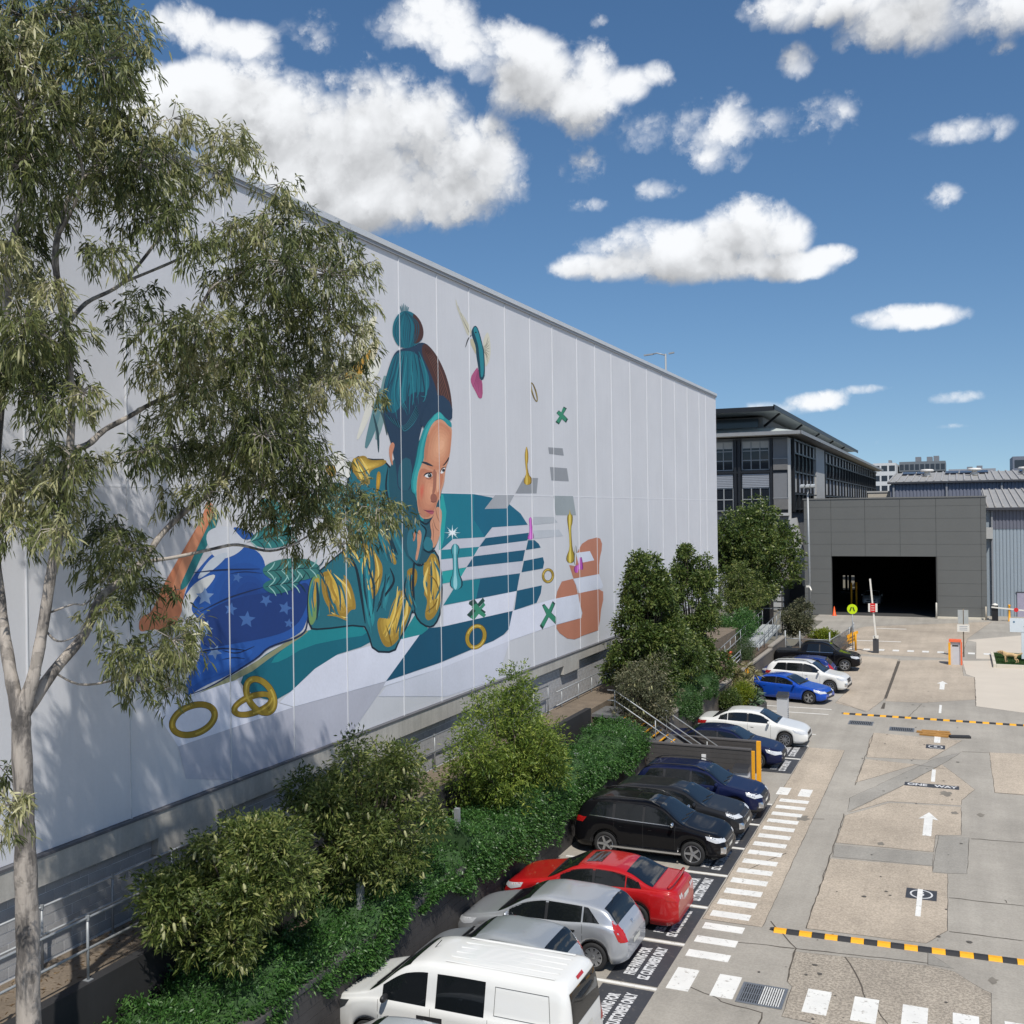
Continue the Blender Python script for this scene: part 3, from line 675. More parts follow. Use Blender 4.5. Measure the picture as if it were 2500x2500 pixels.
for pts, c in (([(1040, 850), (1090, 845), (1130, 930), (1170, 920), (1150, 850), (1200, 920), (1228, 1050), (1195, 1045), (1165, 1095), (1130, 1080), (1110, 1000), (1085, 1050), (1055, 1000), (1040, 940)], GOLD), ([(1250, 690), (1300, 720), (1335, 765), (1368, 830), (1345, 940), (1310, 1000), (1290, 980), (1265, 890), (1295, 820), (1275, 760)], GOLD),
               ([(1410, 1010), (1470, 930), (1530, 950), (1505, 1070), (1455, 1195), (1400, 1250), (1360, 1235), (1328, 1130), (1345, 1080), (1385, 1120)], GOLD), ([(1580, 775), (1640, 742), (1668, 860), (1670, 1000), (1640, 1080), (1600, 1112), (1578, 1080), (1600, 1000), (1570, 960), (1610, 900), (1570, 880)], GOLD),
               ([(1200, 260), (1268, 235), (1290, 268), (1388, 260), (1370, 292), (1285, 320), (1300, 400), (1250, 385), (1215, 340), (1195, 310)], (196, 164, 56)), ([(1350, 650), (1390, 700), (1440, 800), (1420, 820), (1370, 740)], GOLD), ([(1330, 320), (1355, 330), (1345, 420), (1325, 440)], (168, 128, 40)),
               ([(1240, 720), (1262, 735), (1290, 860), (1300, 1000), (1325, 1100), (1295, 1160), (1270, 1060), (1250, 900)], (44, 138, 146)), ([(1360, 900), (1395, 860), (1400, 960), (1370, 1060), (1350, 1000)], (46, 128, 138)), ([(1240, 470), (1300, 460), (1340, 600), (1300, 680), (1240, 640)], (40, 132, 142)),
               ([(1490, 830), (1545, 830), (1540, 920), (1500, 960), (1480, 900)], (150, 118, 40)), ([(1080, 870), (1100, 930), (1120, 1010), (1105, 1010), (1085, 940)], GOLDL), ([(1300, 760), (1340, 800), (1345, 850), (1310, 900), (1320, 840)], GOLDL), ([(1420, 1030), (1445, 980), (1440, 1080), (1420, 1180), (1405, 1150)], GOLDL), ([(1480, 980), (1500, 970), (1480, 1060), (1455, 1120)], GOLDL), ([(1610, 800), (1640, 790), (1650, 860), (1620, 860)], GOLDL), ([(1620, 950), (1650, 930), (1640, 1020), (1610, 1070)], GOLDL), ([(1225, 290), (1260, 300), (1285, 350), (1250, 350)], (225, 198, 100))):
    if c == GOLD or c == (196, 164, 56): g.soft('B', pts, (158, 126, 48), (224, 188, 86), 5)
    elif c == GOLDL: pass
    else: g.soft('B', pts, c, tuple(min(255, int(v * 1.25)) for v in c), 4)
for p_, q_, sp_, n_ in (((1065, 850), (1150, 1090), 150, 9), ((1300, 720), (1310, 980), 70, 7), ((1465, 960), (1395, 1235), 120, 11), ((1620, 770), (1622, 1090), 62, 8), ((1225, 260), (1290, 390), 70, 6), ((1160, 700), (1230, 840), 80, 5), ((1380, 680), (1430, 820), 40, 4), ((1080, 1070), (1200, 1105), 34, 3)):
    g.folds('B', p_, q_, sp_, n_, 13, [(230, 200, 108), JT, (168, 132, 50), (28, 84, 98), (210, 174, 70)])
for pts, w, c in (([(1270, 1120), (1250, 980), (1225, 840), (1190, 760)], 14, OUT), ([(1400, 830), (1420, 900), (1370, 980), (1330, 1060)], 12, OUT), ([(1530, 760), (1520, 900), (1530, 1050)], 14, OUT), ([(1310, 480), (1380, 620), (1440, 760)], 12, OUT), ([(1390, 300), (1380, 420), (1420, 560)], 10, OUT), ([(1060, 880), (1075, 980), (1120, 1080)], 7, GOLDD), ([(1380, 1130), (1400, 1200), (1410, 1240)], 7, GOLDD), ([(1435, 1090), (1425, 1180)], 7, GOLDD), ([(1600, 860), (1640, 900), (1660, 960)], 7, GOLDD), ([(1590, 1060), (1630, 1030), (1650, 990)], 7, GOLDD), ([(1210, 320), (1250, 330), (1290, 310)], 6, GOLDD), ([(1225, 360), (1260, 372), (1290, 390)], 6, GOLDD), ([(1300, 940), (1330, 900), (1350, 860)], 6, GOLDD)): g.line('B', pts, w, c)
for p_, q_, sp_, n_ in (((1200, 420), (1250, 680), 160, 9), ((1330, 560), (1440, 820), 110, 8), ((1500, 860), (1530, 1080), 60, 6), ((1270, 800), (1310, 1200), 50, 6), ((1010, 900), (1010, 1120), 60, 4), ((1390, 860), (1340, 1060), 60, 5)):
    g.folds('B', p_, q_, sp_, n_, 12, [(46, 128, 140), (16, 56, 70), (36, 106, 120)])
# wings
for pts, c in (([(640, 690), (760, 600), (850, 590), (905, 640), (880, 705), (760, 735)], (44, 118, 118)), ([(720, 835), (800, 785), (950, 775), (1045, 820), (1005, 885), (870, 905), (760, 885)], (52, 116, 112)), ([(730, 912), (800, 880), (940, 880), (900, 940), (800, 972), (740, 945)], (40, 108, 110)), ([(940, 300), (1000, 262), (1060, 350), (1085, 405), (1000, 395), (950, 345)], (224, 220, 208)), ([(1095, 232), (1150, 215), (1192, 305), (1192, 362), (1140, 352), (1095, 290)], (230, 228, 220)),
               ([(1020, 470), (1080, 375), (1185, 395), (1195, 470), (1170, 570), (1080, 570)], (48, 116, 122)), ([(900, 480), (960, 430), (1040, 470), (1060, 560), (960, 560)], (150, 190, 188)), ([(1050, 290), (1110, 290), (1120, 350), (1080, 350)], (176, 138, 60)), ([(700, 480), (780, 460), (860, 520), (900, 600), (780, 590)], (60, 128, 126)), ([(960, 600), (1060, 580), (1140, 620), (1100, 720), (1000, 720)], (206, 206, 204))): g.poly('B', pts, c)
for x0, y0, x1, y1, n in ((650, 695, 890, 650, 7), (735, 850, 1030, 830, 8), (745, 930, 930, 905, 6), (1040, 540, 1180, 420, 6), (710, 560, 880, 560, 6)):
    g.line('B', [(x0, y0), ((x0 + x1) / 2, (y0 + y1) / 2 - 6), (x1, y1)], 6, (14, 52, 58))
    for k in range(n):
        f = (k + .6) / n; x = x0 + (x1 - x0) * f; yy = y0 + (y1 - y0) * f
        for sgn in (-1, 1): g.line('B', [(x, yy), (x + 26, yy + sgn * 24), (x + 40, yy + sgn * 50)], 6, (16, 58, 64) if k % 2 else (150, 196, 190))
# head
g.poly('G', [(480, 620), (700, 500), (830, 400), (900, 190), (1060, 60), (1210, 150), (1140, 700), (1090, 1030), (1078, 1180), (1070, 1480), (1035, 1620), (980, 1690), (900, 1830), (720, 1800), (600, 1500), (480, 1000)], (30, 82, 98), 1)
g.poly('A', [(335, 295), (400, 285), (450, 255), (500, 300), (545, 380), (575, 470), (588, 560), (585, 628), (555, 600), (520, 560), (480, 580), (450, 640), (430, 720), (415, 800), (400, 880), (395, 962), (330, 966), (325, 870), (310, 790), (300, 740), (275, 660), (256, 560), (263, 470), (285, 390), (310, 320)], NAVY)
g.poly('A', [(318, 310), (400, 298), (452, 355), (482, 430), (475, 500), (400, 492), (350, 560), (300, 610), (262, 545), (270, 450), (290, 380)], HT)
g.poly('A', [(450, 258), (500, 300), (545, 380), (575, 470), (588, 560), (585, 626), (560, 592), (530, 556), (512, 480), (482, 400), (440, 315)], BRN)
g.poly('A', [(330, 860), (360, 800), (400, 820), (392, 960), (335, 964)], (34, 88, 104), 1)
for k in range(25):
    f = k / 24
    j = lambda a: random.uniform(-a, a)
    g.line('A', [(330 + 100 * f + j(8), 300 + 6 * f), (290 + 175 * f + j(10), 400 + 10 * f + j(12)), (268 + 200 * f + j(9), 520 - 15 * f + j(14)), (300 + 150 * f + j(14), 640 - 110 * f + j(30))], random.uniform(2.5, 7), random.choice(((22, 78, 96), (30, 112, 126), (26, 60, 82), (38, 124, 136))))
for k in range(9):
    f = k / 8; g.line('A', [(455 + 30 * f, 290 + 10 * f), (500 + 30 * f, 390), (535 + 30 * f, 500), (545 + 38 * f, 590)], 5, (40, 26, 30) if k % 2 else (108, 70, 58))
for k in range(9):
    f = k / 8; g.line('A', [(275 + 70 * f, 600 + 40 * f), (320 + 40 * f, 650 + 30 * f), (370 + 30 * f, 650), (420 + 10 * f, 560 + 40 * f)], 6, (14, 30, 50) if k % 2 else (42, 104, 120))
g.poly('A', [(304, 205), (312, 160), (335, 125), (365, 111), (400, 120), (432, 150), (452, 195), (452, 238), (430, 266), (395, 286), (360, 291), (330, 276), (312, 242)], HT)
g.poly('A', [(400, 120), (432, 150), (452, 195), (452, 238), (430, 264), (402, 272), (412, 220), (405, 168)], BRN)
for k in range(13): g.line('A', [(366, 114), (316 + 9 * k, 170), (310 + 9.6 * k, 230), (345 + 4.5 * k, 286)], random.uniform(2.5, 5.5), random.choice(((22, 76, 94), (30, 110, 124), (28, 62, 84))))
for k in range(6): g.line('A', [(350 + 5 * k, 120), (345 + 7 * k, 100), (342 + 8 * k, 78 + 6 * abs(k - 2))], 4, HT)
g.poly('A', [(430, 650), (465, 545), (530, 500), (589, 555), (587, 640), (530, 610), (470, 670)], NAVY, 1)
g.poly('G', [(1055, 15), (1100, 40), (1150, 105), (1218, 145), (1222, 218), (1190, 205), (1120, 140), (1060, 100), (1000, 150), (950, 300), (1000, 600), (900, 1330), (840, 1292), (800, 1010), (742, 960), (745, 800), (800, 600), (830, 400), (900, 190)], (34, 140, 146), 1)
g.poly('G', [(1055, 20), (930, 190), (860, 400), (830, 600), (770, 800), (765, 950), (800, 1000), (830, 780), (870, 620), (880, 430), (940, 240), (1060, 90), (1140, 120), (1110, 60)], (58, 166, 166), 1)
g.poly('G', [(1070, 108), (1000, 152), (942, 262), (907, 420), (892, 600), (862, 652), (822, 760), (806, 900), (810, 1080), (830, 1220), (870, 1282), (930, 1292), (990, 1272), (1015, 1220), (1035, 1150), (1050, 1092), (1087, 1030), (1096, 960), (1132, 870), (1142, 760), (1152, 680), (1197, 560), (1222, 320), (1224, 216), (1180, 192), (1130, 130)], SK, 1)
g.soft('G', [(1080, 130), (1000, 200), (950, 300), (915, 440), (900, 620), (960, 700), (1060, 720), (1150, 640), (1200, 520), (1215, 330), (1210, 230)], (198, 132, 100), (230, 172, 136), 6, 2, (40, -20), .2)
g.soft('G', [(860, 680), (820, 800), (812, 1000), (830, 1180), (880, 1270), (960, 1270), (1020, 1180), (1060, 1040), (1100, 900), (1130, 760), (1060, 740), (960, 720)], (190, 122, 94), (220, 158, 124), 6, 2, (30, 0), .2)
g.poly('G', [(1000, 690), (1040, 720), (1040, 900), (1020, 990), (985, 1000), (1005, 880)], SKD); g.poly('G', [(890, 500), (930, 300), (960, 280), (940, 520), (900, 640)], (186, 126, 98))
g.poly('G', [(975, 1000), (1010, 985), (1045, 1012), (1050, 1082), (1000, 1096), (968, 1062)], (150, 94, 78)); g.poly('G', [(1048, 720), (1072, 760), (1070, 950), (1050, 990), (1040, 900)], (226, 172, 138))
g.soft('G', [(845, 860), (910, 840), (900, 1000), (860, 1130), (830, 1000)], (200, 130, 100), (208, 104, 82), 4); g.poly('G', [(830, 1130), (880, 1170), (940, 1250), (900, 1285), (840, 1230)], (188, 128, 102))
g.poly('G', [(898, 778), (928, 756), (984, 748), (994, 786), (954, 804), (918, 798)], (226, 228, 228), 1); g.poly('G', star(962, 776, 25, 8, .95), (48, 62, 66), 1); g.poly('G', star(964, 777, 12, 8, .95), (12, 14, 18), 1); g.poly('G', star(955, 768, 5, 6, .9), (240, 240, 240), 1)
g.line('G', [(890, 784), (926, 752), (992, 742)], 17, (30, 24, 30)); g.line('G', [(915, 806), (955, 818), (995, 795)], 7, (110, 70, 62))
g.poly('G', [(1086, 748), (1108, 700), (1146, 680), (1128, 742), (1100, 756)], (226, 228, 228), 1); g.poly('G', star(1124, 716, 19, 8, .9), (30, 36, 42), 1); g.line('G', [(1085, 735), (1110, 690), (1155, 676)], 10, (26, 22, 28))
g.poly('G', [(852, 616), (905, 610), (972, 642), (1012, 672), (958, 662), (890, 636)], (38, 48, 60), 1); g.poly('G', [(1106, 668), (1150, 618), (1192, 545), (1186, 592), (1142, 652)], (40, 30, 34), 1)
g.poly('G', [(890, 1180), (950, 1186), (985, 1184), (1016, 1196), (1000, 1240), (962, 1230)], (172, 84, 100), 1); g.line('G', [(886, 1178), (940, 1200), (1018, 1200)], 8, (92, 40, 52)); g.line('G', [(970, 1075), (1000, 1092), (1040, 1085)], 8, (96, 56, 50))
g.poly('G', [(1035, 1138), (1092, 1160), (1107, 1230), (1097, 1350), (1082, 1480), (1042, 1590), (1002, 1642), (958, 1560), (990, 1480), (958, 1330), (1000, 1270)], SK)
for pts in ([(1030, 1160), (1050, 1260), (1080, 1330)], [(1000, 1290), (1030, 1390), (1070, 1430)], [(990, 1330), (1005, 1440), (1000, 1560)]): g.line('G', pts, 10, SKD)
g.poly('G', [(800, 1330), (880, 1340), (922, 1400), (882, 1560), (852, 1720), (822, 1832), (718, 1740), (688, 1600), (700, 1450), (750, 1380)], (44, 108, 124)); g.poly('G', [(840, 1400), (872, 1480), (842, 1650), (812, 1790), (788, 1760), (820, 1600), (808, 1480)], SK); g.poly('G', [(770, 1450), (800, 1430), (790, 1540), (760, 1560)], (190, 126, 98)); g.poly('G', [(900, 1500), (960, 1500), (1000, 1560), (1000, 1640), (940, 1680), (880, 1620)], (42, 116, 130))
for pts in ([(850, 1340), (920, 1420), (890, 1560)], [(720, 1730), (820, 1836), (900, 1820)], [(880, 1640), (960, 1680), (1010, 1640)], [(840, 1300), (920, 1345), (980, 1290)]): g.line('G', pts, 14, OUT)
g.poly('G', [(483, 440), (520, 376), (552, 410), (536, 470), (516, 540), (532, 664), (508, 640), (484, 530)], (196, 132, 104))
g.done('mural_girl', wh)
# hummingbird
h = Part()
h.poly('H', [(45, 288), (72, 400), (132, 480), (202, 600), (190, 645), (160, 655), (128, 570), (94, 480), (55, 380)], (196, 192, 172), 1)
for k in range(6): h.line('H', [(60 + 10 * k, 340 + 30 * k), (120 + 8 * k, 500 + 18 * k), (180, 630 + 2 * k)], 5, (92, 84, 62) if k % 2 else (226, 224, 214))
h.poly('H', [(185, 680), (225, 690), (240, 760), (240, 840), (215, 785), (190, 735)], (186, 178, 150), 1)
h.poly('H', [(305, 720), (330, 640), (355, 618), (375, 700), (379, 850), (345, 942), (318, 940), (315, 800)], (204, 200, 182), 1)
for k in range(8): h.line('H', [(308, 760 + 6 * k), (335, 740 + 14 * k), (355 + 14 * math.sin(k * .5), 670 + 34 * k)], 4, (100, 94, 72))
h.poly('H', [(260, 945), (275, 1080), (300, 1070), (305, 1240), (268, 1252), (240, 1190), (195, 1110), (188, 1050), (230, 980)], (172, 84, 124), 1)
for k in range(6): h.line('H', [(256 + 4 * k, 980), (232 + 11 * k, 1090), (212 + 17 * k, 1140 + 16 * k)], 4, (120, 44, 86))
h.poly('H', [(198, 605), (225, 558), (252, 570), (278, 640), (302, 740), (317, 800), (326, 950), (321, 1062), (275, 1082), (260, 940), (244, 850), (238, 760), (213, 690), (198, 640)], (18, 62, 78), 1)
h.poly('H', [(212, 600), (230, 568), (250, 582), (270, 650), (295, 740), (308, 810), (316, 950), (308, 1040), (285, 1050), (280, 930), (270, 840), (262, 750), (235, 660)], (34, 128, 140), 1)
h.line('H', [(200, 645), (165, 690), (140, 765)], 10, (40, 40, 44)); h.poly('H', star(238, 625, 8, 6, .9), (15, 20, 24), 0)
h.done('mural_hummingbird', wh)
# rings, crosses, chess pieces, terracotta board end
r = Part(); r.ring('H', (788, 1188), 22, 94, 9, -16, (120, 100, 30), (200, 176, 80)); r.done('painted_ring', wh)
r = Part(); r.ring('I', (340, 1180), 56, 68, 20, 5, (160, 132, 44)); r.done('painted_ring', wh)
r = Part(); r.ring('A', (699, 1650), 48, 60, 17, 20, (170, 140, 44)); r.done('painted_ring', wh)
r = Part(); r.ring('B', (370, 1625), 132, 88, 31, -22, (142, 118, 36), (182, 156, 62)); r.done('painted_ring', wh)
r = Part(); r.ring('B', (682, 1545), 118, 58, 30, -20, (142, 118, 36), (182, 156, 62)); r.done('painted_ring', wh)
r = Part(); r.ring('B', (720, 1500), 78, 112, 31, -32, (150, 126, 40), (188, 164, 70)); r.done('painted_ring', wh)
for cr, pts in (('H', [(1065, 1330), (1092, 1345), (1062, 1397), (1102, 1440), (1085, 1472), (1050, 1440), (1025, 1487), (996, 1465), (1030, 1415), (1004, 1387), (1024, 1363), (1045, 1380)]),
                ('I', [(290, 1465), (310, 1453), (347, 1502), (380, 1428), (402, 1450), (370, 1530), (427, 1590), (405, 1632), (347, 1570), (295, 1677), (271, 1645), (325, 1545)]),
                ('A', [(678, 1497), (700, 1485), (714, 1506), (736, 1479), (744, 1494), (720, 1520), (748, 1542), (737, 1557), (711, 1538), (686, 1570), (668, 1555), (697, 1522), (676, 1508)])):
    p = Part(); cx = sum(a for a, _ in pts) / 12; cy = sum(c for _, c in pts) / 12
    p.poly(cr, [(cx + (a - cx) * 1.12, cy + (c - cy) * 1.08) for a, c in pts], (24, 66, 58), 0); p.poly(cr, [(cx + (a - cx) * .94 - 2, cy + (c - cy) * .94 - 2) for a, c in pts], (52, 134, 104), 0); p.done('painted_cross', wh)
def piece(cr, pts, c, hi, dk):
    p = Part(); p.poly(cr, pts, dk, 1); cx = sum(a for a, _ in pts) / len(pts)
    p.poly(cr, [(cx + (a - cx) * .8 - 1, y) for a, y in pts], c, 1); p.poly(cr, [(cx + (a - cx) * .3 - 3, y) for a, y in pts], hi, 1); p.done('painted_chess_piece', wh)
piece('A', [(938, 748), (946, 780), (946, 820), (941, 842), (949, 888), (962, 900), (964, 926), (943, 937), (923, 926), (928, 900), (937, 880), (932, 842), (929, 800), (931, 775)], (176, 140, 40), (214, 184, 84), (104, 78, 20))
piece('I', [(545, 545), (553, 600), (574, 610), (572, 680), (559, 720), (561, 800), (571, 930), (592, 980), (595, 1030), (570, 1062), (530, 1060), (510, 1030), (518, 985), (543, 930), (539, 800), (529, 720), (520, 660), (522, 610), (540, 600)], (166, 142, 40), (226, 204, 100), (84, 66, 20))
piece('I', [(172, 623), (187, 640), (188, 690), (196, 760), (209, 810), (202, 837), (149, 840), (146, 815), (164, 780), (164, 700), (158, 650)], (190, 84, 182), (220, 130, 214), (130, 44, 124))
piece('I', [(595, 888), (610, 910), (614, 1000), (622, 1072), (583, 1077), (588, 980)], (150, 152, 148), (214, 214, 212), (70, 72, 70))
p = Part()
for pts in ([(620, 950), (660, 880), (720, 840), (800, 820), (832, 830), (850, 880), (846, 940), (831, 1000), (822, 1080), (822, 1165), (580, 1207), (540, 1080), (600, 1090), (612, 960)], [(470, 1235), (575, 1210), (602, 1270), (622, 1355), (414, 1396), (425, 1330)], [(625, 1342), (820, 1310), (860, 1330), (861, 1410), (841, 1500), (831, 1600), (812, 1696), (650, 1752), (640, 1762), (590, 1781), (520, 1772), (450, 1722), (412, 1667), (420, 1645), (655, 1580), (665, 1530), (640, 1440)]): p.poly('I', pts, (184, 122, 98), 0)
for pts in ([(605, 965), (735, 948), (776, 1035), (625, 1065)], [(580, 1210), (820, 1166), (860, 1272), (850, 1300), (635, 1345)], [(415, 1410), (615, 1356), (640, 1440), (660, 1540), (645, 1580), (420, 1641)]): p.poly('I', pts, (212, 216, 228), 0)
p.done('terracotta_patch', wh)
piece('I', [(652, 988), (668, 1050), (673, 1132), (640, 1112), (602, 1162), (583, 1130), (590, 1088), (632, 1078)], (182, 82, 176), (214, 126, 206), (122, 40, 116))
piece('A', [(583, 1225), (600, 1208), (622, 1225), (620, 1250), (613, 1270), (619, 1350), (637, 1385), (637, 1416), (610, 1432), (577, 1416), (576, 1385), (591, 1350), (589, 1270), (581, 1250)], (58, 148, 158), (150, 206, 212), (12, 60, 76))
p = Part(); p.poly('A', star(588, 1160, 40, 8, .22), (190, 222, 226), 0); p.poly('A', star(588, 1160, 24, 6, .35), (240, 244, 246), 0); p.done('painted_sparkle', wh)

print('MURAL LEVELS', max(l for _, l in LAY))
# ================================================================== retaining wall, garden bed, walkway, stairs
M_ret = mat('painted_wall_charcoal', (.050, .046, .045), .75, .16, 1.2, fine=.1, fscale=20, streak=.14, bump=.2)
M_soil = mat('soil_leaf_litter', (.10, .07, .048), .95, .3, 2.5, fine=.3, fscale=22, bump=.6, bscale=18)
M_galv = mat('galvanised', (.33, .34, .35), .45, .12, 9, metal=.7)
M_galvl = mat('galvanised_pale', (.33, .345, .355), .5, .12, 6, metal=.35)
M_dsteel = mat('dark_steel', (.035, .035, .037), .6, .1, 4)
bed = MB().box(-15.4, -11.45, -6, 69.4, -.02, 1.45).build('garden_bed', M_soil); tag(bed, kind='structure')
walk = MB().box(-14.99, -13.55, -6, 69.3, 1.2, 2.50).build('walkway', mat('walkway_litter', (.17, .135, .10), .95, .25, 1.6, fine=.22, fscale=14, bump=.3)); tag(walk, kind='structure')
rw = thing('retaining_wall', (-11.3, 10, 0), 'long charcoal-painted block retaining wall behind the parked cars', 'wall')
mb = MB()
for r in range(8):
    yy = -6 + (.2 if r % 2 else 0); z = .1 + r * .2
    y1 = 38.5
    mb.box(-11.42, -11.2 + random.uniform(0, .004), yy - .2, y1, z - .097, z + .097)
MB().box(-11.44, -11.206, -6.0, 38.52, 0, 1.58).build('wall_core', M_ret, rw)
mb.build('block_courses', M_ret, rw)
MB().box(-11.46, -11.18, -6.02, 38.55, 1.6, 1.70).build('coping', mat('coping_charcoal', (.075, .072, .072), .8, .12, 2), rw)
rw2 = thing('retaining_wall', (-11.3, 56, 0), 'plain grey-brown retaining wall beyond the stairs beside the far cars', 'wall')
M_ret2 = mat('wall_grey_brown', (.12, .105, .09), .85, .12, 1.0, streak=.12, fine=.06)
for k, (y0, y1, h) in enumerate(((42.3, 46.6, 1.75), (46.62, 50.9, 1.75), (50.92, 58.0, 1.3), (58.02, 68, 1.25), (68.02, 74, 1.4))):
    MB().box(-11.46, -11.2, y0, y1, 0, h).build('wall_panel', M_ret2, rw2)
    MB().box(-11.49, -11.17, y0, y1, h, h + .09).build('coping', mat('coping_pale', (.30, .27, .23), .85, .1, 2), rw2)
# concrete kerb along the walkway and the leaning concrete strip by the gum tree
kb = MB().box(-13.57, -13.35, -6, 38.4, 1.2, 2.66).build('walkway_kerb', mat('kerb_shaded', (.022, .022, .024), .85, .2, 1.5, streak=.1), org=(-13.4, 10, 0))  # near-black base colour carries the tree's shade on this kerb
tag(kb, 'weathered dark concrete kerb edging the raised walkway, blackened for tree shade', 'kerb')
st = MB().box(-13.3, -11.5, 10.9, 11.25, 2.0, 2.30).build('concrete_strip', mat('strip_pale', (.28, .29, .28), .85, .12, 2), org=(-12.4, 11, 2)); tag(st, 'pale concrete edge strip lying beside the gum tree trunk', 'kerb')
def rail(name, label, X, ys, z0, zt, zm, posts, post_lo=None):
    t = thing(name, (X, ys[0], z0), label, 'handrail', 'walkway handrails')
    for z in (zt, zm): MB().tube([(X, ys[0], z), (X, ys[-1], z)], .024, 8).build('rail', M_galvl, t, True)
    for y in posts:
        MB().tube([(X, y, z0), (X, y, zt)], .024, 8).build('post', M_galvl, t, True)
        MB().lathe((X, y, zt - .04), [(.036, 0), (.036, .08)], 8).build('fitting', M_galvl, t)
        MB().box(X - .06, X + .06, y - .06, y + .06, z0 - .002, z0 + .012).build('foot_plate', M_galvl, t)
rail('handrail', 'galvanised handrail along the outer edge of the raised walkway', -13.47, [5.0, 18.4], 2.66, 3.70, 3.18, [5.4, 7.2, 9.0, 11.2, 13.0, 14.7, 16.5, 18.3])
rail('handrail', 'galvanised handrail close against the grey block wall', -14.80, [5.0, 37.6], 2.50, 3.60, 3.11, [6, 8, 9.8, 11.5, 13.26, 14.9, 16.5, 18.2, 20, 22, 24, 26, 28, 30, 32, 34, 36, 37.5])
rail('handrail', 'galvanised handrail beside the block wall at the head of the stairs', -14.80, [38.4, 48.0], 2.2, 3.20, 2.66, [39, 41, 42.7, 45, 47.9])
t = thing('handrail_cage', (-13.2, 42.7, 2.2), 'tall galvanised rail frame at the stair landing in front of the block wall', 'handrail')
MB().tube([(-13.1, 42.8, 1.5), (-13.1, 42.8, 3.95), (-13.1, 46.0, 3.95), (-13.1, 46.0, 2.2)], .03, 8).build('rail', M_galvl, t, True)
# landing and stairs
t = thing('metal_stairs', (-10.6, 39.8, 0), 'galvanised steel stairs with yellow-edged treads between the two dark wing walls', 'stairs')
SY0, SY1 = 39.15, 40.75
sx0, sz0, sx1, sz1 = -12.6, 2.32, -8.95, 0.0
nst = 13
for k in range(nst):
    f = (k + .5) / nst; x = sx0 + (sx1 - sx0) * f; z = sz0 + (sz1 - sz0) * ((k + 1) / (nst + 1)) 
    tr = MB().box(x - .14, x + .13, SY0, SY1, z - .03, z).build('tread', M_galv, t)
    MB().box(x + .131, x + .185, SY0, SY1, z - .032, z + .004).build('nosing', M_yellow, tr)
for yy in (SY0 - .05, SY1 + .05): MB().bar((sx0, yy, sz0 - .05), (sx1, yy, sz1 + .06), .05, .26).build('stringer', M_galv, t)
MB().box(-15.05, sx0, SY0 - .1, SY1 + .1, 2.18, 2.30).build('landing', M_galv, t)
for yy in (SY0 - .03, SY1 + .03):
    for dz in (.95, .55): MB().tube([(sx0 - .3, yy, sz0 + dz), (sx0, yy, sz0 + dz), (sx1 + .3, yy, sz1 + dz - .1)], .026, 8).build('handrail', M_galvl, t, True)
    for f in (0, .45, .9):
        x = sx0 + (sx1 - sx0) * f; z = sz0 + (sz1 - sz0) * f; MB().tube([(x, yy, z), (x, yy, z + .92)], .024, 8).build('post', M_galvl, t, True)
M_wing = mat('wing_wall_charcoal', (.060, .056, .055), .8, .12, 1.5, streak=.08, fine=.05, bump=.15)
def wing(y, h, x0, x1, label):
    t = thing('wing_wall', ((x0 + x1) / 2, y, 0), label, 'wall', 'charcoal wing walls by the stairs')
    n = int(h / .2)
    for r in range(n + 1):
        z0 = r * h / (n + 1); z1 = (r + 1) * h / (n + 1)
        MB().box(x0, x1, y - .1 + (.002 if r % 2 else 0), y + .1, z0 + .004, z1 - .004).build('course', M_wing, t)
    MB().box(x0 + .01, x1 - .01, y - .09, y + .09, 0, h - .01).build('wall_core', M_dsteel, t)
    MB().box(x0 - .02, x1 + .02, y - .12, y + .12, h, h + .05).build('coping', mat('wing_coping', (.085, .08, .08), .8), t)
    return t
w1 = wing(38.7, 1.42, -11.2, -7.20, 'nearer charcoal wing wall with a wall lamp and yellow end')
MB().box(-9.02, -8.86, 38.53, 38.598, .78, 1.16).build('wall_lamp', mat('lamp_white', (.75, .75, .75), .4), w1)
MB().box(-9.0, -8.88, 38.50, 38.597, .72, .779).build('lamp_visor', M_dsteel, w1)
MB().box(-9.0, -8.88, 38.521, 38.529, .86, .93).build('lamp_slot', M_dsteel, w1)
wing(41.05, 1.22, -11.2, -7.42, 'farther charcoal wing wall in front of the navy sedan')
t = thing('guard_post', (-7.05, 39.5, 0), 'tall orange-yellow steel guard post at the end of the wing walls', 'post')
MB().box(-7.13, -6.98, 39.42, 39.57, 0, 1.60).build('post', M_yellow, t)
t = thing('guard_post', (-7.26, 39.1, 0), 'short orange-yellow panel post beside the ticket machine', 'post')
MB().box(-7.40, -7.14, 39.06, 39.16, .0, 1.30).build('post', M_yellow, t)
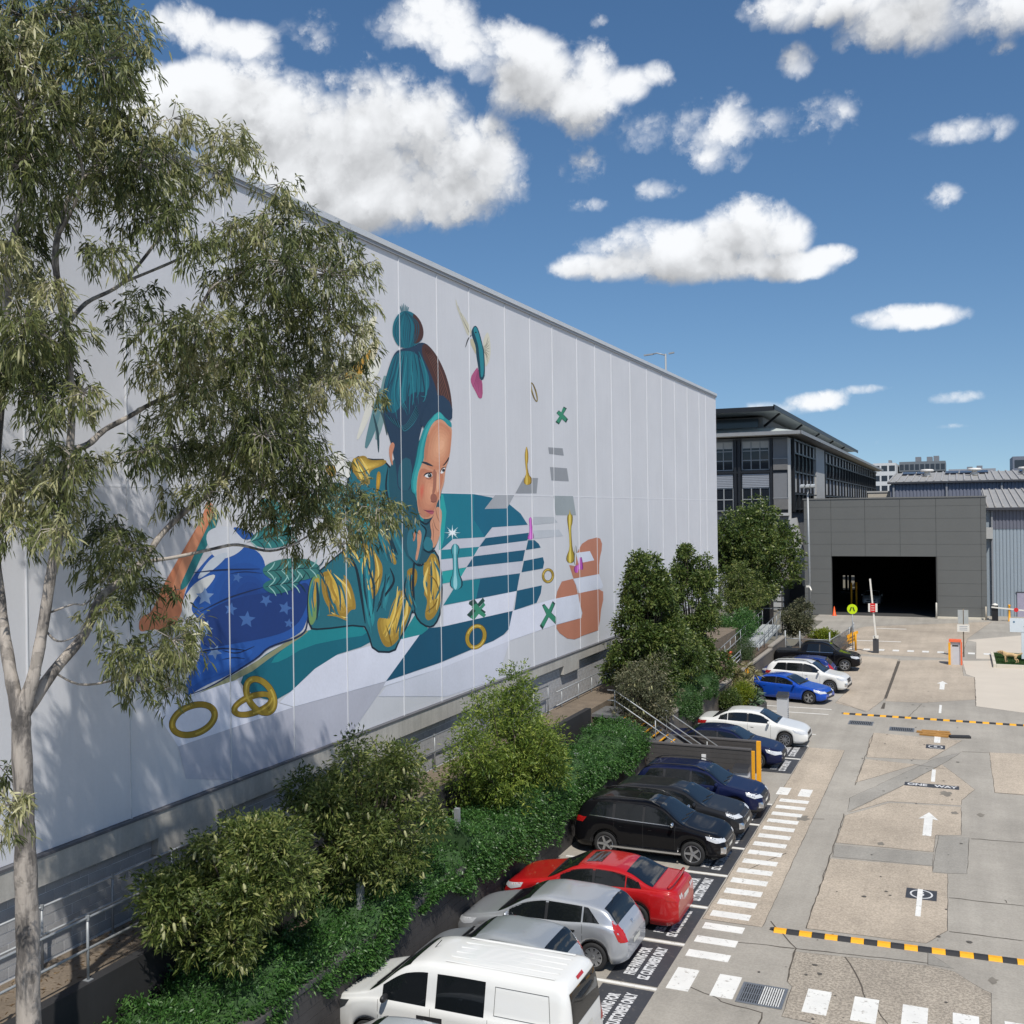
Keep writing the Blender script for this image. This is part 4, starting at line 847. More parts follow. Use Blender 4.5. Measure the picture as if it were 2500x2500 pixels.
def machine(x, y, h, w, label, hood=True):
    t = thing('pay_machine', (x, y, 0), label, 'ticket machine', 'grey ticket machines')
    g = mat('machine_grey', (.52, .53, .55), .45, .05, 3); d = mat('machine_dark', (.03, .03, .033), .4)
    MB().box(x - w / 2, x + w / 2, y - w / 2, y + w / 2, 0, h).build('cabinet', g, t)
    MB().add([(x - w / 2 - .04, y - w / 2 - .06, h + .0), (x + w / 2 + .04, y - w / 2 - .06, h), (x + w / 2 + .04, y + w / 2 + .05, h), (x - w / 2 - .04, y + w / 2 + .05, h), (x - w / 2 - .02, y - w / 2, h + .13), (x + w / 2 + .02, y - w / 2, h + .13), (x + w / 2 + .02, y + w / 2 + .03, h + .2), (x - w / 2 - .02, y + w / 2 + .03, h + .2)],
             [(0, 3, 2, 1), (4, 5, 6, 7), (0, 1, 5, 4), (1, 2, 6, 5), (2, 3, 7, 6), (3, 0, 4, 7)]).build('hood', d, t)
    for k in range(5): MB().box(x + w / 2, x + w / 2 + .006, y - .1, y + .1, .12 + k * .1, .17 + k * .1).build('vent', d, t)
    return t
machine(-7.42, 38.05, .80, .52, 'low grey machine with a dark hood in front of the near wing wall')
machine(-8.05, 51.8, 1.15, .50, 'grey box cabinet with a dark top beside the white sedan')
p = MB().box(-11.19, -11.0, 58.7, 59.2, .55, 1.35).build('yellow_box', M_yellow, org=(-11.1, 59, .6)); tag(p, 'small ribbed yellow metal box on the wall behind the blue sedan', 'box')
# bollard-height square posts standing in the hedge
for k, (y, z0, z1, lb) in enumerate(((18.7, 1.45, 2.6, 'second square galvanised post in the hedge, beside the second bottlebrush'), (23.3, 1.45, 2.95, 'third square galvanised post, between hedge clumps'), (32.1, 1.45, 2.40, 'square galvanised post standing alone in the low hedge by the dark SUVs'), (27.0, 1.45, 2.4, 'square galvanised post under the brightest green bottlebrush'))):
    o = MB().box(-11.76, -11.64, y - .06, y + .06, z0, z1).build('tree_post', M_galvl, org=(-11.7, y, z0)); tag(o, lb, 'post', 'square posts in the hedge')
# far steel ramp
t = thing('steel_ramp', (-12.3, 66, 0), 'grey steel access ramp with handrails behind the far parked cars', 'ramp')
ya, za, yb, zb_ = 59.5, .95, 76.0, 2.0
MB().add([(-13.2, ya, za), (-11.9, ya, za), (-11.9, yb, zb_), (-13.2, yb, zb_), (-13.2, ya, za - .18), (-11.9, ya, za - .18), (-11.9, yb, zb_ - .18), (-13.2, yb, zb_ - .18)], [(0, 1, 2, 3), (4, 7, 6, 5), (0, 4, 5, 1), (1, 5, 6, 2), (2, 6, 7, 3), (3, 7, 4, 0)]).build('deck', mat('deck_grey', (.36, .38, .38), .7, .08, 2), t)
for X in (-11.92, -13.18):
    for dz in (1.0, .52): MB().tube([(X, ya - (2.2 if dz > .9 else 0), za + dz), (X, ya, za + dz), (X, yb, zb_ + dz)], .028, 6).build('rail', M_galvl, t, True)
    for k in range(11):
        f = k / 10; MB().tube([(X, ya + (yb - ya) * f, za + (zb_ - za) * f), (X, ya + (yb - ya) * f, za + (zb_ - za) * f + 1.0)], .024, 6).build('post', M_galvl, t, True)
for f in (.1, .5, .9):
    yy = ya + (yb - ya) * f; MB().box(-11.98, -11.86, yy - .06, yy + .06, .9, za + (zb_ - za) * f - .19).build('support', M_galvl, t)
for y in (58.2, 66.0):
    t = thing('handrail', (-11.3, y, 1.3), 'short galvanised hoop rail on the wall %s' % ('by the round bush' if y < 60 else 'below the steel ramp'), 'handrail')
    MB().tube([(-11.6, y - .6, 1.3), (-11.6, y - .6, 1.95), (-11.6, y + 1.4, 2.05), (-11.6, y + 1.4, 1.3)], .035, 8).build('rail', M_galvl, t, True)
t = thing('handrail', (-11.8, 47, 1.8), 'galvanised hoop rail above the creeper between the stairs and the yucca', 'handrail')
MB().tube([(-12.0, 44.0, 1.6), (-12.0, 44.0, 2.75), (-12.0, 49.4, 2.75), (-12.0, 49.4, 2.0)], .035, 8).build('rail', M_galvl, t, True)
# dark plant enclosure and steel portal at the ramp head
t = thing('equipment_enclosure', (-15.2, 88, 0), 'black boxed enclosure at the head of the steel ramp', 'enclosure')
MB().box(-15.85, -14.65, 88, 90, .3, 3.1).build('box', mat('enclosure_black', (.012, .012, .014), .5), t)
MB().box(-15.95, -14.55, 87.9, 90.1, 3.1, 3.2).build('lid', M_dsteel, t)
t = thing('steel_portal', (-13.6, 82, 0), 'tall dark steel door frame between the ramp and the small bush', 'frame')
MB().tube([(-14.2, 82, .2), (-14.2, 82, 3.9), (-12.7, 82, 3.9), (-12.7, 82, .2)], .07, 4).build('portal', M_dsteel, t)
MB().tube([(-14.15, 82, 2.6), (-12.75, 82, 2.6)], .05, 4).build('cross_bar', M_galvl, t)
# chain-wire fence round the small bush
t = thing('wire_fence', (-10, 74.5, 0), 'low galvanised wire fence and gate around the small grey bush', 'fence')
fp = [(-11.2, 73.5), (-10.2, 73.4), (-8.2, 73.3), (-7.6, 80.5), (-7.6, 84.0)]
for x, y in fp: MB().tube([(x, y, 0), (x, y, 1.9 if y < 79 else 1.5)], .05, 8).build('post', M_galvl, t, True)
for a, b in zip(fp[:-1], fp[1:]): MB().tube([(*a, 1.35), (*b, 1.35)], .03, 6).build('rail', M_galvl, t, True)
mb = MB()
for a, b in zip(fp[:-1], fp[1:]):
    a, b = Vector((*a, 0)), Vector((*b, 0)); n = int((b - a).length / .11)
    for k in range(n):
        p0 = a + (b - a) * (k / n)
        for dd in (-1, 1):
            q = a + (b - a) * min(1, max(0, (k + dd * 11) / n)); mb.tube([p0 + Vector((0, 0, .1)), q + Vector((0, 0, 1.3))], .006, 3, False)
tag(mb.build('chain_wire', M_galv, t), kind='stuff')
t = thing('yellow_barrier', (-7.3, 80.8, 0), 'folded yellow plastic barrier at the fence corner by the crossing', 'barrier')
for k in range(3): MB().bar((-7.9 + .1 * k, 79.6, .3 + .28 * k), (-7.3 + .1 * k, 81.5, .45 + .28 * k), .1, .2).build('board', M_yellow, t)
for yy in (79.8, 81.3): MB().bar((-7.9, yy, 0), (-7.4, yy, 1.15), .08, .08).build('leg', M_yellow, t)
bd2 = MB().box(-11.19, -7.7, 73.6, 84, 0, .35).build('garden_bed', M_soil); tag(bd2, kind='structure')
bd3 = MB().prism([(-11.19, 50.4), (-9.5, 51.4), (-9.25, 53.9), (-10.2, 57.2), (-11.19, 57.6)], 0, .30).build('garden_bed', M_soil); tag(bd3, kind='structure')
t = thing('planter_kerb', (-9.6, 53.5, 0), 'low dark kerb around the planted corner by the blue sedan', 'kerb')
pp = [(-9.5, 51.4), (-9.25, 53.9), (-10.2, 57.2)]
for a, b in zip(pp[:-1], pp[1:]): MB().bar((*a, .2), (*b, .2), .14, .4).build('kerb_piece', M_wing, t)
# ================================================================== buildings at the far end
gar = thing('garage_building', (-5.6, 104, 0), 'dark grey panelled building with a wide open vehicle entrance', 'building')
M_gp = mat('cladding_dark_grey', (.128, .131, .126), .6, .04, .6, fine=.015, fscale=8)
M_gs = mat('cladding_joint', (.05, .05, .05), .8)
xs = [-13.9, -11.36, -8.25, -5.11, -1.97, 1.84, 2.30]; zs = [0, 1.0, 2.06, 3.22, 4.46, 5.71, 6.86, 8.04, 9.27, 10.44, 11.2]
for i in range(len(xs) - 1):
    for j in range(len(zs) - 1):
        if 1 <= i <= 3 and j < 5: continue
        MB().box(xs[i] + .012, xs[i + 1] - .012, 103.96, 104.06, zs[j] + .008, zs[j + 1] - .008).build('cladding_panel', M_gp, gar)
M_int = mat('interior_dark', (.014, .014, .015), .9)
MB().box(-13.88, -11.34, 104.065, 104.4, 0, 11.15).build('wall', M_gs, gar); MB().box(-1.98, 2.28, 104.065, 104.4, 0, 11.15).build('wall', M_gs, gar); MB().box(-11.34, -1.98, 104.065, 104.4, 5.72, 11.15).build('wall', M_gs, gar)
MB().box(-14.0, 2.36, 103.9, 104.5, 11.2, 11.32).build('parapet_cap', mat('cap_grey', (.16, .16, .155), .5), gar)
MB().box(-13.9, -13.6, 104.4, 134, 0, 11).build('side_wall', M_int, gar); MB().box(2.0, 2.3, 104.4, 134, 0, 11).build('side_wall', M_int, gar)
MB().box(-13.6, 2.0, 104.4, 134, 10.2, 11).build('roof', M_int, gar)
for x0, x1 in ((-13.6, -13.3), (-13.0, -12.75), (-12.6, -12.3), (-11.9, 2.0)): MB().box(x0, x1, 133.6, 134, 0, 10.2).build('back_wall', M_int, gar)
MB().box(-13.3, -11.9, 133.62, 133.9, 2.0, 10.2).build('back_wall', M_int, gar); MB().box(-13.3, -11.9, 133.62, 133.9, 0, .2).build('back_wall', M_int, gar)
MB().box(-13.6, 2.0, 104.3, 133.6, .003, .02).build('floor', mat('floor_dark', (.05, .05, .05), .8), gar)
for z in (.0,): MB().box(-2.0, -1.9, 103.7, 103.95, 0, 5.7).build('door_guide', M_gs, gar)
apron = MB().add([(-12.6, 98.5, .004), (-2.2, 98.5, .004), (-1.6, 103.95, .03), (-12.6, 103.95, .03)], [(0, 1, 2, 3)]).build('driveway_apron', M_grey); tag(apron, kind='structure')
kerb = MB().box(-1.95, 2.4, 103.3, 103.93, 0, .14).build('kerb', mat('kerb_pale', (.62, .57, .47), .85, .06, 1)); tag(kerb, kind='structure')
for x, lb in ((-2.0, 'white bollard at the right side of the garage entrance'),):
    o = MB().lathe((x, 103.0, 0), [(.075, 0), (.075, 1.45), (.04, 1.5)], 10).build('bollard', mat('bollard_cream', (.70, .66, .58), .5), None, True, (x, 103, 0)); tag(o, lb, 'bollard')
c = thing('traffic_cone', (-11.1, 103.6, 0), 'orange traffic cone at the left edge of the garage entrance', 'cone')
MB().lathe((-11.1, 103.4, 0), [(.2, .04), (.17, .06), (.03, .9)], 12).build('cone', mat('cone_orange', lin(240, 90, 30), .5), c, True); MB().box(-11.33, -10.87, 103.17, 103.63, 0, .04).build('base', mat('cone_orange', lin(240, 90, 30)), c)
for k, (x, y) in enumerate(((-10.3, 112), (-9.9, 113))):
    o = MB().lathe((x, y, 0), [(.1, 0), (.1, 2.6)], 8).build('bollard', M_yellow, None, True, (x, y, 0)); tag(o, '%s of two tall yellow posts standing inside the dark garage' % ('left' if k == 0 else 'right'), 'post')
# corrugated sheds
def corrug(mb, x0, x1, y, z0, z1, pitch, depth):
    n = int((x1 - x0) / pitch)
    for k in range(n):
        a = x0 + k * pitch; vs = []
        for xx, dy in ((0, 0), (.30, 0), (.42, -depth), (.88, -depth), (1, 0)):
            vs += [(a + xx * pitch, y + dy, z0), (a + xx * pitch, y + dy, z1)]
        mb.add(vs, [(2 * i, 2 * i + 2, 2 * i + 3, 2 * i + 1) for i in range(4)])
    return mb
M_corg = mat('corrugated_blue_grey', lin(118, 122, 136), .5, .04, .3); M_corl = mat('corrugated_pale_blue', lin(150, 161, 170), .5, .04, .3); M_cord = mat('corrugated_mid_grey', lin(108, 110, 122), .5, .04, .3)
M_roofm = mat('roof_metal_pale', (.33, .32, .30), .5, .1, .4); M_trim = mat('trim_dark', (.05, .052, .06), .5); M_down = mat('downpipe_grey', (.26, .27, .29), .5)
sh = thing('shed', (20, 107, 0), 'pale blue corrugated shed with a ribbed roof at the right edge', 'building')
corrug(MB(), 2.75, 40, 107, 0, 8.2, .30, .05).build('wall_cladding', M_corl, sh); corrug(MB(), 2.75, 40, 106.96, 8.2, 9.95, .30, .05).build('upper_cladding', M_cord, sh)
MB().box(2.35, 40, 107.02, 130, 0, 9.9).build('shed_core', M_corl, sh); MB().box(2.35, 40, 106.4, 106.95, 9.96, 10.2).build('gutter', M_trim, sh)
mb = MB()
for k in range(60):
    a = 2.4 + k * .62; mb.box(a, a + .30, 106.5, 128, 10.3, 10.36)
MB().add([(2.33, 106.4, 10.21), (40, 106.4, 10.21), (40, 128, 12.2), (2.33, 128, 12.2)], [(0, 1, 2, 3)]).build('roof', M_roofm, sh)
for k in range(55):
    a = 2.45 + k * .66; MB().add([(a, 106.4, 10.215), (a + .12, 106.4, 10.215), (a + .12, 106.4, 10.33), (a, 106.4, 10.33), (a, 128, 12.21), (a + .12, 128, 12.21), (a + .12, 128, 12.33), (a, 128, 12.33)], [(0, 1, 2, 3), (0, 4, 5, 1), (1, 5, 6, 2), (2, 6, 7, 3), (3, 7, 4, 0)]).build('roof_rib', mat('roof_rib', (.38, .355, .32), .5), sh)
MB().box(2.78, 2.92, 106.75, 106.9, 0, 9.9).build('downpipe', M_down, sh); MB().box(2.3, 2.9, 106.2, 106.7, 7.3, 8.35).build('rainwater_head', mat('rainhead', (.45, .45, .44), .6), sh)
MB().box(4.9, 9.5, 106.88, 106.93, 0, 2.25).build('door', mat('door_mauve', lin(165, 160, 178), .5), sh); MB().box(4.8, 9.6, 106.86, 106.94, 2.25, 2.33).build('door_head', M_trim, sh)
s1 = thing('shed', (5, 135, 0), 'large blue-grey corrugated shed with roof vents and solar panels behind the garage', 'building')
corrug(MB(), -7.6, 45, 135, 9, 13.2, .4, .07).build('wall_cladding', M_corg, s1); MB().box(-7.7, 45, 135.02, 165, 0, 13.1).build('shed_core', M_corg, s1)
MB().box(-8.0, 45, 134.5, 134.98, 13.2, 13.42).build('gutter', M_trim, s1)
MB().add([(-8.0, 134.5, 13.43), (45, 134.5, 13.43), (45, 152, 15.0), (-8, 152, 15.0)], [(0, 1, 2, 3)]).build('roof', M_roofm, s1)
for k in range(62):
    a = -7.9 + k * .85; MB().add([(a, 134.5, 13.44), (a + .18, 134.5, 13.44), (a + .18, 134.5, 13.56), (a, 134.5, 13.56), (a, 152, 15.01), (a + .18, 152, 15.01), (a + .18, 152, 15.13), (a, 152, 15.13)], [(0, 1, 2, 3), (0, 4, 5, 1), (1, 5, 6, 2), (2, 6, 7, 3), (3, 7, 4, 0)]).build('roof_rib', mat('roof_rib_grey', (.36, .35, .34), .5), s1)
for x in (-7.3, -1.3, 4.7, 10.7): MB().box(x - .1, x + .1, 134.75, 134.92, 9, 13.2).build('downpipe', M_down, s1)
for k in range(14):
    x = -6.8 + k * 1.75
    if k in (2, 6, 7): continue
    MB().add([(x, 146.5, 14.75), (x + 1.6, 146.5, 14.75), (x + 1.6, 149.5, 15.1), (x, 149.5, 15.1), (x, 146.5, 14.6), (x + 1.6, 146.5, 14.6), (x + 1.6, 149.5, 14.9), (x, 149.5, 14.9)], [(0, 1, 2, 3), (0, 4, 5, 1), (1, 5, 6, 2), (2, 6, 7, 3), (3, 7, 4, 0)]).build('solar_panel', mat('solar_black', (.015, .017, .03), .25), s1)
M_vent = mat('vent_white', (.70, .68, .64), .5)
for x in (-3.7, 1.9, 7.7):
    v = MB().lathe((x, 144, 14.3), [(.55, 0), (.3, .45), (.3, .55)], 12).build('roof_vent', M_vent, s1, True); MB().lathe((x, 144, 14.85), [(.25, 0), (.8, .05), (.85, .22), (.7, .34), (.1, .38)], 14).build('vent_cap', M_vent, v, True)

# office block with deep eaves
of = thing('office_building', (-17, 116, 0), 'grey office block with wide eaves and banks of windows above the round tree', 'building')
M_ow = mat('render_grey', (.19, .195, .205), .7, .05, .5); M_od = mat('frame_black', (.012, .013, .016), .45); M_og = mat('office_glass', (.012, .015, .02), .06, .02); M_ol = mat('render_pale_grey', (.44, .44, .43), .7, .06, .5)
M_lv = mat('louvre_blue_grey', (.29, .31, .35), .5, .05, 2); M_sof = mat('soffit_cream', (.55, .53, .49), .7); M_or = mat('roof_pale_metal', (.55, .60, .58), .4, .05, .3); M_ofr = mat('frame_silver', (.30, .31, .32), .4)
MB().box(-45, -17.2, 116.4, 246, 0, 18.3).build('wall', M_ow, of)
def win(x0, x1, z0, z1, nx, nz, blinds=True):
    w = MB().box(x0, x1, 116.28, 116.39, z0, z1).build('window', M_og, of)
    for k in range(nx + 1): xx = x0 + (x1 - x0) * k / nx; MB().box(xx - .05, xx + .05, 116.18, 116.275, z0, z1).build('mullion', M_ofr, w)
    for k in range(nz + 1): zz = z0 + (z1 - z0) * k / nz; MB().box(x0, x1, 116.20, 116.277, zz - .05, zz + .05).build('transom', M_ofr, w)
    if blinds: MB().box(x0 + .05, x1 - .05, 116.24, 116.278, z1 - .75, z1 - .05).build('blind', M_ol, w)
win(-27.4, -23.2, 14.75, 17.9, 4, 3); win(-22.15, -19.2, 14.75, 17.9, 3, 3); win(-32.4, -28.4, 14.75, 17.9, 4, 3)
win(-27.4, -23.2, 10.2, 12.7, 4, 2, False); win(-22.15, -19.2, 10.2, 12.7, 3, 2, False); win(-32.4, -28.4, 10.2, 12.7, 4, 2, False)
for x0, x1 in ((-27.4, -23.2), (-22.15, -19.2), (-32.4, -28.4)):
    for k in range(8): MB().box(x0, x1, 116.12, 116.3, 12.78 + k * .19, 12.93 + k * .19).build('louvre_slat', M_lv, of)
for x in (-28.0, -22.9, -22.45, -18.95): MB().box(x - .14, x + .14, 115.95, 116.3, 0, 18.2).build('column', M_od, of)
for z in (14.5, 10.0): MB().box(-45, -17.0, 116.0, 116.38, z - .15, z + .1).build('spandrel', M_od, of)
MB().box(-18.75, -17.1, 116.05, 116.38, 10.2, 18.0).build('grey_panel', M_ow, of)
for z in (14.65, 10.3):
    MB().box(-18.7, -17.15, 115.85, 116.0, z, z + 1.2).build('balcony_panel', mat('balcony_grey', (.16, .155, .15), .6), of); MB().box(-18.75, -17.1, 115.82, 115.9, z + 1.2, z + 1.28).build('balcony_rail', M_ofr, of)
MB().box(-17.15, -16.85, 115.9, 116.3, 6, 18.1).build('corner_post', M_ol, of)
MB().box(-20, -17.0, 115.7, 116.3, 9.6, 9.9).build('floor_slab', M_ol, of)
MB().bar((-16.6, 115.5, 9.3), (-15.2, 115.5, 2), .8, .8).build('raking_column', M_ol, of)
for y0, y1 in ((137.0, 146.0),): MB().box(-17.19, -16.7, y0, y1, 0, 18.2).build('concrete_core', M_ol, of)
def bank(y0, y1, n):
    MB().box(-17.19, -16.95, y0, y1, 10, 18.1).build('window_band', M_og, of)
    for k in range(n):
        a = y0 + (y1 - y0) * k / n; w = (y1 - y0) / n
        for z0, z1, mm in ((16.6, 17.95, M_ol), (12.2, 14.4, M_lv if k % 3 else M_ol)): MB().box(-16.94, -16.86, a + .12, a + w - .12, z0, z1).build('screen_panel', mm, of)
        if k % 2 == 0: MB().box(-16.94, -16.88, a + w * .3, a + w * .7, 14.6, 16.5).build('pale_blind', M_ol, of)
        MB().box(-16.93, -16.60, a - .12, a + .12, 10, 18.15).build('fin', M_od, of)
    for z in (10.3, 12.0, 14.45, 16.55, 18.0): MB().box(-16.93, -16.62, y0, y1, z - .08, z + .08).build('fin_rail', M_od, of)
bank(117.5, 136.5, 6); bank(146.5, 244, 22)
# eaves: pale soffit, hipped lower roof, floating upper roof
MB().add([(-45, 114.2, 18.45), (-15.5, 114.2, 18.45), (-15.5, 246, 18.45), (-45, 246, 18.45), (-45, 114.2, 18.62), (-15.5, 114.2, 18.62), (-15.5, 246, 18.62), (-45, 246, 18.62)], [(0, 3, 2, 1), (4, 5, 6, 7), (0, 1, 5, 4), (1, 2, 6, 5)]).build('soffit', M_sof, of)
MB().box(-45, -15.44, 114.1, 114.19, 18.42, 18.80).build('fascia', mat('fascia_grey', (.28, .285, .29), .5), of); MB().box(-15.49, -15.40, 114.1, 246, 18.42, 18.80).build('fascia', mat('fascia_grey', (.16, .165, .17)), of)
MB().add([(-45, 114.2, 18.7), (-15.5, 114.2, 18.7), (-20, 120, 19.7), (-45, 120, 19.7), (-15.5, 246, 18.7), (-20, 246, 19.7)], [(0, 1, 2, 3), (1, 4, 5, 2)]).build('lower_roof', M_or, of)
MB().box(-45, -20.5, 120.2, 244, 19.3, 20.9).build('clerestory_wall', M_ow, of); MB().box(-45, -21, 120.0, 120.18, 19.75, 20.75).build('clerestory_glass', mat('clerestory_glass', (.03, .045, .06), .1), of)
MB().add([(-45, 113.4, 20.9), (-18.2, 113.4, 21.15), (-18.2, 214, 21.35), (-45, 214, 21.2), (-45, 113.4, 21.12), (-18.2, 113.4, 21.37), (-18.2, 214, 21.55), (-45, 214, 21.42)], [(0, 3, 2, 1), (4, 5, 6, 7), (0, 1, 5, 4), (1, 2, 6, 5)]).build('upper_roof', mat('upper_roof_grey', (.30, .32, .32), .6, .04, .4), of)
MB().box(-45, -18.1, 113.25, 113.39, 20.95, 21.45).build('roof_edge', M_od, of); MB().box(-18.19, -18.05, 113.25, 214, 21.1, 21.6).build('roof_edge', M_od, of)
for k in range(5): MB().bar((-20.5, 121 + k * 18, 19.9), (-18.4, 119 + k * 18, 21.1), .15, .25).build('roof_strut', M_od, of)
MB().box(-45, -17.2, 108, 116, 0, 5.2).build('podium', M_ol, of)
for k in range(8): MB().box(-30, -16.5, 107.9, 107.99, .3 + k * .6, .75 + k * .6).build('podium_slat', M_ol, of)

# skyline
def skyline(name, x0, x1, y, z0, z1, label, wall, rows, cols, roofstuff=0, band=False):
    t = thing(name, ((x0 + x1) / 2, y, 0), label, 'building', 'skyline buildings')
    MB().box(x0, x1, y, y + 18, 0, z1).build('wall', wall, t)
    gl = mat('skyline_glass', (.035, .045, .06), .2)
    for r in range(rows):
        a = z0 + (z1 - z0) * (r + .2) / rows; b2 = z0 + (z1 - z0) * (r + .75) / rows
        for c_ in range(cols):
            xa = x0 + (x1 - x0) * (c_ + .12) / cols; xb = x0 + (x1 - x0) * (c_ + .88) / cols
            MB().box(xa, xb, y - .05, y - .001, a, b2).build('window', gl, t)
            if not band: MB().box(xa - .15, xb + .15, y - 1.0, y - .06, a - .35, a - .05).build('balcony', wall, t)
    for k in range(roofstuff): 
        xa = x0 + (x1 - x0) * random.uniform(.1, .8); MB().box(xa, xa + (x1 - x0) * .12, y + 3, y + 8, z1, z1 + random.uniform(.5, 1.6)).build('roof_plant', mat('roof_plant', (.2, .21, .23), .6), t)
W1 = mat('skyline_white', (.62, .63, .64), .6); W2 = mat('skyline_grey', (.16, .18, .20), .6); W3 = mat('skyline_blue', (.17, .19, .24), .6); W4 = mat('skyline_pale', (.34, .36, .40), .6)
skyline('apartment_block', -21.5, -15.6, 300, 6, 22.4, 'white banded apartment block beside the end of the office roof', W1, 6, 3, 1, True)
skyline('apartment_block', -15.2, -3.2, 310, 14, 23.0, 'long dark balcony apartment block on the skyline', W2, 3, 9, 3)
skyline('apartment_block', -2.6, 10.0, 330, 12, 21.2, 'low pale grey block right of the dark balcony apartments', W4, 2, 6, 2, True)
skyline('tower_block', 14.0, 26.0, 320, 8, 24.0, 'blue-grey tower at the right edge of the skyline', W3, 4, 3, 2, True)
skyline('apartment_block', 8.5, 14.5, 360, 10, 21.0, 'short dark block just left of the blue-grey tower', W2, 2, 3, 1, True)
o = MB().box(-11.5, -8.2, 150.5, 156, 0, 12.4).build('beige_block', mat('beige_wall', (.50, .46, .39), .8), org=(-10, 152, 0)); tag(o, 'small beige wall between the office and the large shed', 'building')
MB().box(-11.6, -8.1, 150.4, 156.1, 12.4, 12.6).build('roof_edge', M_ol, o)
# ================================================================== cars
M_glass = mat('car_glass', (.008, .010, .012), .04, .02, 1, spec=.6)
M_tyre = mat('tyre', (.018, .018, .019), .8, .1, 10); M_chrome = mat('chrome', (.62, .63, .65), .15, .02, 1, metal=.95); M_alloy = mat('alloy', (.42, .43, .45), .3, .05, 4, metal=.8)
M_plastic = mat('car_plastic', (.02, .02, .022), .5, .05, 4); M_lamp = mat('lamp_clear', (.55, .57, .60), .08, .05, 20, spec=.8); M_red = mat('lamp_red', (.42, .012, .012), .12, .1, 8, spec=.8); M_seam = mat('seam', (.02, .02, .02), .7)
M_plate = mat('number_plate', (.65, .64, .58), .4); M_lampd = mat('lamp_dark', (.05, .055, .06), .08, .05, 20, spec=.8)
def carpaint(name, c, metal=.0, rough=.28): return mat('car_paint_' + name, c, rough, .015, 1.0, metal=metal, coat=.85 if max(c) > .06 else .5, spec=.1 if max(c) > .06 else .02)
def interp(tab, x):
    xs = [a for a, _ in tab]; ys = [b for _, b in tab]
    if x <= xs[0]: return ys[0]
    if x >= xs[-1]: return ys[-1]
    for i in range(len(xs) - 1):
        if x <= xs[i + 1]:
            h = xs[i + 1] - xs[i]; t = (x - xs[i]) / h
            d = [(ys[k + 1] - ys[k]) / (xs[k + 1] - xs[k]) for k in range(len(xs) - 1)]
            def sl(k):
                if k == 0: return d[0]
                if k == len(xs) - 1: return d[-1]
                a, b = d[k - 1], d[k]
                return 0 if a * b <= 0 else 2 * a * b / (a + b)
            m0, m1 = sl(i), sl(i + 1)
            return (2 * t**3 - 3 * t**2 + 1) * ys[i] + (t**3 - 2 * t**2 + t) * h * m0 + (-2 * t**3 + 3 * t**2) * ys[i + 1] + (t**3 - t**2) * h * m1
WHEELS = {}
def wheel_meshes(r, w, style):
    k = (round(r, 3), style)
    if k in WHEELS: return WHEELS[k]
    rr = r * .69
    ty = MB().lathe((0, 0, 0), [(rr, -w / 2 + .01), (r * .93, -w / 2), (r, -w / 2 + .035), (r, w / 2 - .035), (r * .93, w / 2), (rr, w / 2 - .004), (rr * .97, w / 2 - .03)], 28, 'y', False).mesh('wheel', smooth=True)
    ty.materials.append(M_tyre)
    mb = MB().lathe((0, 0, 0), [(rr * .98, w / 2 - .012), (rr * 1.0, w / 2 - .002), (rr * .93, w / 2 + .001), (rr * .90, w / 2 - .02)], 28, 'y', False)
    n, wd, tw = {'five': (5, .075, 0), 'ten': (10, .04, 0), 'twin': (5, .05, 1), 'hub': (9, .07, 0), 'six': (6, .08, 0)}[style]
    for i in range(n):
        a0 = 2 * PI * i / n
        for da in ((-.14, .14) if tw else (0,)):
            a = a0 + da; c, s_ = math.cos(a), math.sin(a); px, pz = -s_, c
            r0, r1 = rr * .12, rr * .95; y = w / 2
            vs = []
            for (rad, ww, yy) in ((r0, wd * 1.0, y - .012), (r1, wd * (.75 if style != 'hub' else 1.2), y - .006)):
                for sg in (-1, 1): vs += [(rad * c + sg * ww * px / 2, yy, rad * s_ + sg * ww * pz / 2), (rad * c + sg * ww * px / 2, yy - .03, rad * s_ + sg * ww * pz / 2)]
            mb.add(vs, [(0, 2, 6, 4), (0, 4, 5, 1), (2, 3, 7, 6)])
    mb.lathe((0, 0, 0), [(rr * .24, w / 2 - .02), (rr * .22, w / 2 - .003), (rr * .1, w / 2 + .002)], 12, 'y')
    rim = mb.mesh('rim'); rim.materials.append(M_alloy)
    dk = MB().lathe((0, 0, 0), [(rr * .93, w / 2 - .045), (.01, w / 2 - .05)], 20, 'y').mesh('brake_disc'); dk.materials.append(M_plastic if style != 'hub' else M_plastic)
    WHEELS[k] = (ty, rim, dk); return WHEELS[k]
def densify(poly, step):
    bm = bmesh.new(); vs = [bm.verts.new((x, y, 0)) for x, y in poly]; bm.faces.new(vs)
    bmesh.ops.triangulate(bm, faces=bm.faces[:])
    for _ in range(5):
        e = [e for e in bm.edges if e.calc_length() > step]
        if not e: break
        bmesh.ops.subdivide_edges(bm, edges=e, cuts=1); bmesh.ops.triangulate(bm, faces=[f for f in bm.faces if len(f.verts) > 3])
    v = [(q.co.x, q.co.y) for q in bm.verts]; bm.verts.index_update(); f = [tuple(q.index for q in fc.verts) for fc in bm.faces]; bm.free(); return v, f
